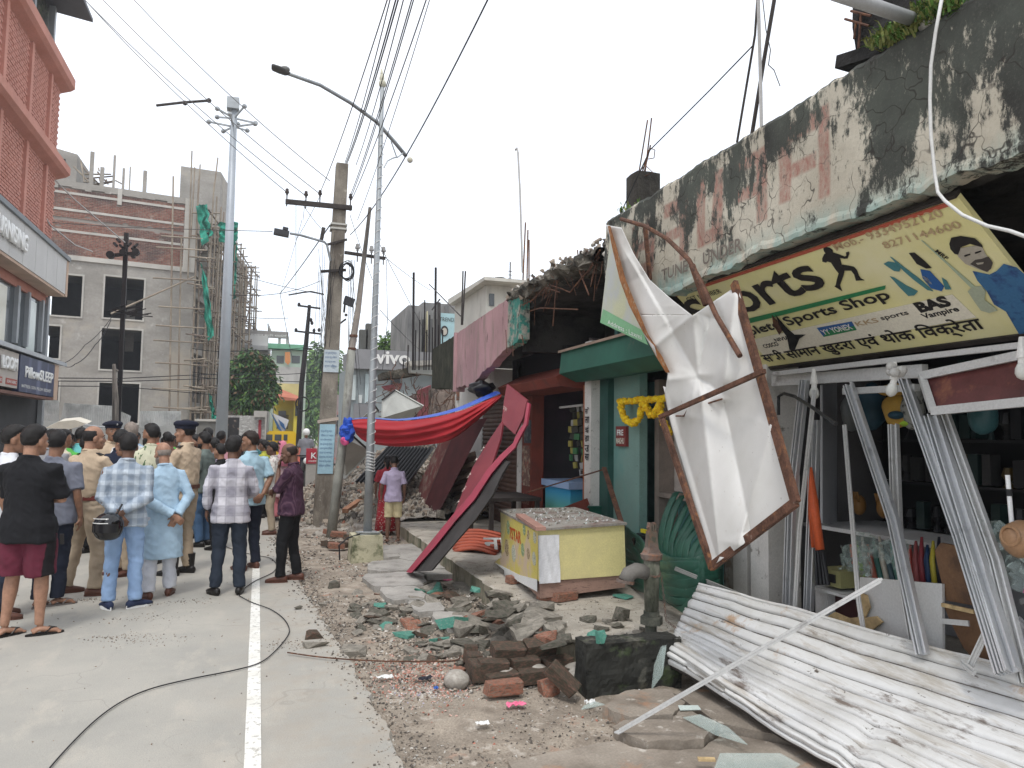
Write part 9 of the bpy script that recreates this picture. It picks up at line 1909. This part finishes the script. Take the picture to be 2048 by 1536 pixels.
# phone shop
VS=thing('phone_shop','grey phone shop with a wide lit fascia behind the poles','shop',(at(760,870,27).x,27,0))
GP_=M('grey_fascia_sheet',(.26,.26,.27),.5,var=.06,bump=.03);mb=MB();p,q=at(706,737,27),at(910,698,27);mb.box(p.x,q.x,26.9,27.4,p.z,at(750,700,27).z);mb.build('fascia',GP_,VS)
mb=MB();p2=at(688,745,30);mb.hexa([at(686,740,30),(p.x,26.9,p.z),(p.x,27.4,p.z),at(690,740,30.5),at(686,712,30),(p.x,26.9,at(750,700,27).z),(p.x,27.4,at(750,700,27).z),at(690,712,30.5)]);mb.build('fascia_return',GP_,VS,fix=True)
text('lettering','vivo',VS,WSG,at(750,727,26.88),(1,0,0),(0,0,1),.46,1.25,bold=.03,off=.03)
slab(VS,'wall',690,915,745,900,27.3,M('pale_blue_shop_wall',(.30,.34,.35),.6,var=.1),3)
for k,(x0,x1,y0,y1,m_)in enumerate([(700,712,750,800,(.55,.62,.62)),(716,724,790,806,(.6,.64,.64)),(729,740,748,806,(.50,.60,.62)),(706,742,808,845,(.24,.24,.25)),(780,800,750,830,(.05,.05,.055))]):win(VS,x0,x1,y0,y1,27.25,flatm('shop_pane_%d'%k,m_,.3),name='pane')
for k,x in enumerate((727,740)):p=at(x,[659,647][k],29);mb=MB();mb.box(p.x-.13,p.x+.17,29,29.4,3,p.z);mb.build('roof_column',M('dark_column',(.11,.11,.10),.9),VS)
# grey block houses behind the ruin
GH=thing('grey_block_house','grey unfinished block house with a cinema style billboard behind the ruin','house',(at(860,870,34).x,34,0))
GB2=M('grey_block_wall',(.24,.235,.225),.9,var=.2,vs=.8,layers=[((.12,.12,.12),1,.58,.1,(1,1,.4))]);slab(GH,'wall',810,845,612,900,34,GB2,5);slab(GH,'roof_block',845,895,608,640,37,GB2,3);slab(GH,'wall',895,970,610,800,36,GB2,5);slab(GH,'wall',845,900,640,800,35,M('ribbed_dark_wall',(.10,.10,.10),.9,layers=[((.35,.33,.28),6,.6,.05,(1,1,.1))]),3)
for x in(838,852,866,878):slab(GH,'pilaster',x,x+4,622,740,33.6,GB2 if x!=852 else M('cream_strip_wall',(.55,.50,.32),.8),.3)
BB_=thing('billboard','pale blue clothing billboard with a smiling face above the black algae wall','billboard',at(895,660,31));p,q=at(878,700,31),at(915,628,31);mb=MB();mb.box(p.x,q.x,31,31.1,p.z,q.z);mb.build('board',flatm('pale_aqua_print',(.34,.50,.52)),BB_)
mb=MB();mb.bar(at(878,605,31),at(878,720,31),.12,.12);mb.bar(at(864,620,31.1),at(880,598,31.1),.06,.06);mb.build('frame',DARKM,BB_);text('lettering','TRENDS',BB_,DARKM,at(879,642,30.98),(1,0,0),(0,0,1),.17,.72,off=.01)
c=at(889,662,30.97);mb=MB();mb.prism([(.16*math.cos(a),.23*math.sin(a))for a in[k*PI/8 for k in range(16)]],lambda a,b,w:c+Vector((a,-w,b)),.01);mb.build('printed_hair',BLK,BB_,fix=True);mb=MB();mb.prism([(.11*math.cos(a),-.02+.16*math.sin(a))for a in[k*PI/8 for k in range(16)]],lambda a,b,w:c+Vector((a,-.012-w,b)),.01);mb.build('printed_face',SKINP,BB_,fix=True)
WT=thing('white_rooftop_house','white upper storey with a jutting flat roof and black tank above the pink parapet','house',(at(1000,870,22).x,22,0))
CWL=M('cream_white_wall',(.58,.56,.50),.85,var=.1,vs=1,layers=[((.38,.36,.32),1.5,.62,.1,(1,1,.4))])
p,q=at(970,700,22),at(1075,582,22);mb=MB();mb.box(p.x,q.x+2,22,26,0,at(1000,572,22).z);mb.build('wall',CWL,WT)
z_=at(1000,572,22).z;mb=MB();mb.hexa([(p.x-.25,21.3,z_+.0),(q.x+2,21.3,z_),(q.x+2,26,z_),(p.x-.25,26,z_),(p.x-.25,21.3,z_+.10),(q.x+2,21.3,z_+.10),(q.x+2,26,z_+.22),(p.x-.25,26,z_+.22)]);mb.build('roof',CWL,WT)
win(WT,978,988,588,612,22);p=at(1001,548,22.5);mb=MB();mb.tube([(p.x,22.6,z_+.12),(p.x,22.6,z_+.38)],.19,16);WTK=thing('water_tank','small black water tank on the white rooftop','water tank',(p.x,22.6,z_+.1));mb.build('tank',BLK,WTK)
p=at(1020,560,22.3);TRD=thing('rooftop_trident','thin finial with crossbars on the white rooftop','finial',p);mb=MB();zz9=at(1020,524,22.3).z;mb.tube([(p.x,22.3,z_+.1),(p.x,22.3,zz9)],.02,5)
for k in range(4):mb.bar((p.x-.06,22.3,z_+.2+k*.12),(p.x+.06,22.3,z_+.2+k*.12),.02,.02)
mb.build('finial',DARKM,TRD)
# roof rods over the row
for x0,x1,yt,lab in[(923,926,542,'pale thin rod right of the black algae wall'),(925,931,542,'dark rod leaning right above the pink parapet')]:rod(lab,[P(x0,650,X=3.4),P(x1,yt,X=3.4)],.014)
rod('thin dark bar slanting down to the pink parapet from the left',[P(858,568,X=3.6),P(921,632,X=3.4)],.012)
# backdrop buildings closing the left side of the street behind the scaffold
LBK=thing('far_buildings','row of pale far buildings behind the scaffold and tree','building',(-8,110,0));mb=MB();mb.box(-9,3,110,118,0,9);mb.build('wall',LGW,LBK)
FR=thing('far_roadside_shops','low hazy shops along the right side of the far street','shops',(6,60,0))
slab(FR,'wall',655,700,790,900,45,M('mauve_far_wall',(.34,.28,.28),.9,layers=[((.5,.15,.12),1.2,.6,.05),((.1,.1,.1),1.6,.62,.05)]),6)
for k in range(5):win(FR,657+k*8,663+k*8,830,868,45)
HZ=bpy.data.materials.new('thin_haze');HZ.use_nodes=True;hn=HZ.node_tree;hn.nodes.clear();ho=hn.nodes.new('ShaderNodeOutputMaterial');hv=hn.nodes.new('ShaderNodeVolumePrincipled');hv.inputs['Density'].default_value=.0014;hv.inputs['Color'].default_value=(.92,.95,1,1);hv.inputs['Anisotropy'].default_value=.3;hn.links.new(hv.outputs[0],ho.inputs['Volume'])
mb=MB();mb.box(-170,170,-50,220,-1.5,21);tag(mb.build('haze',HZ),kind='stuff')
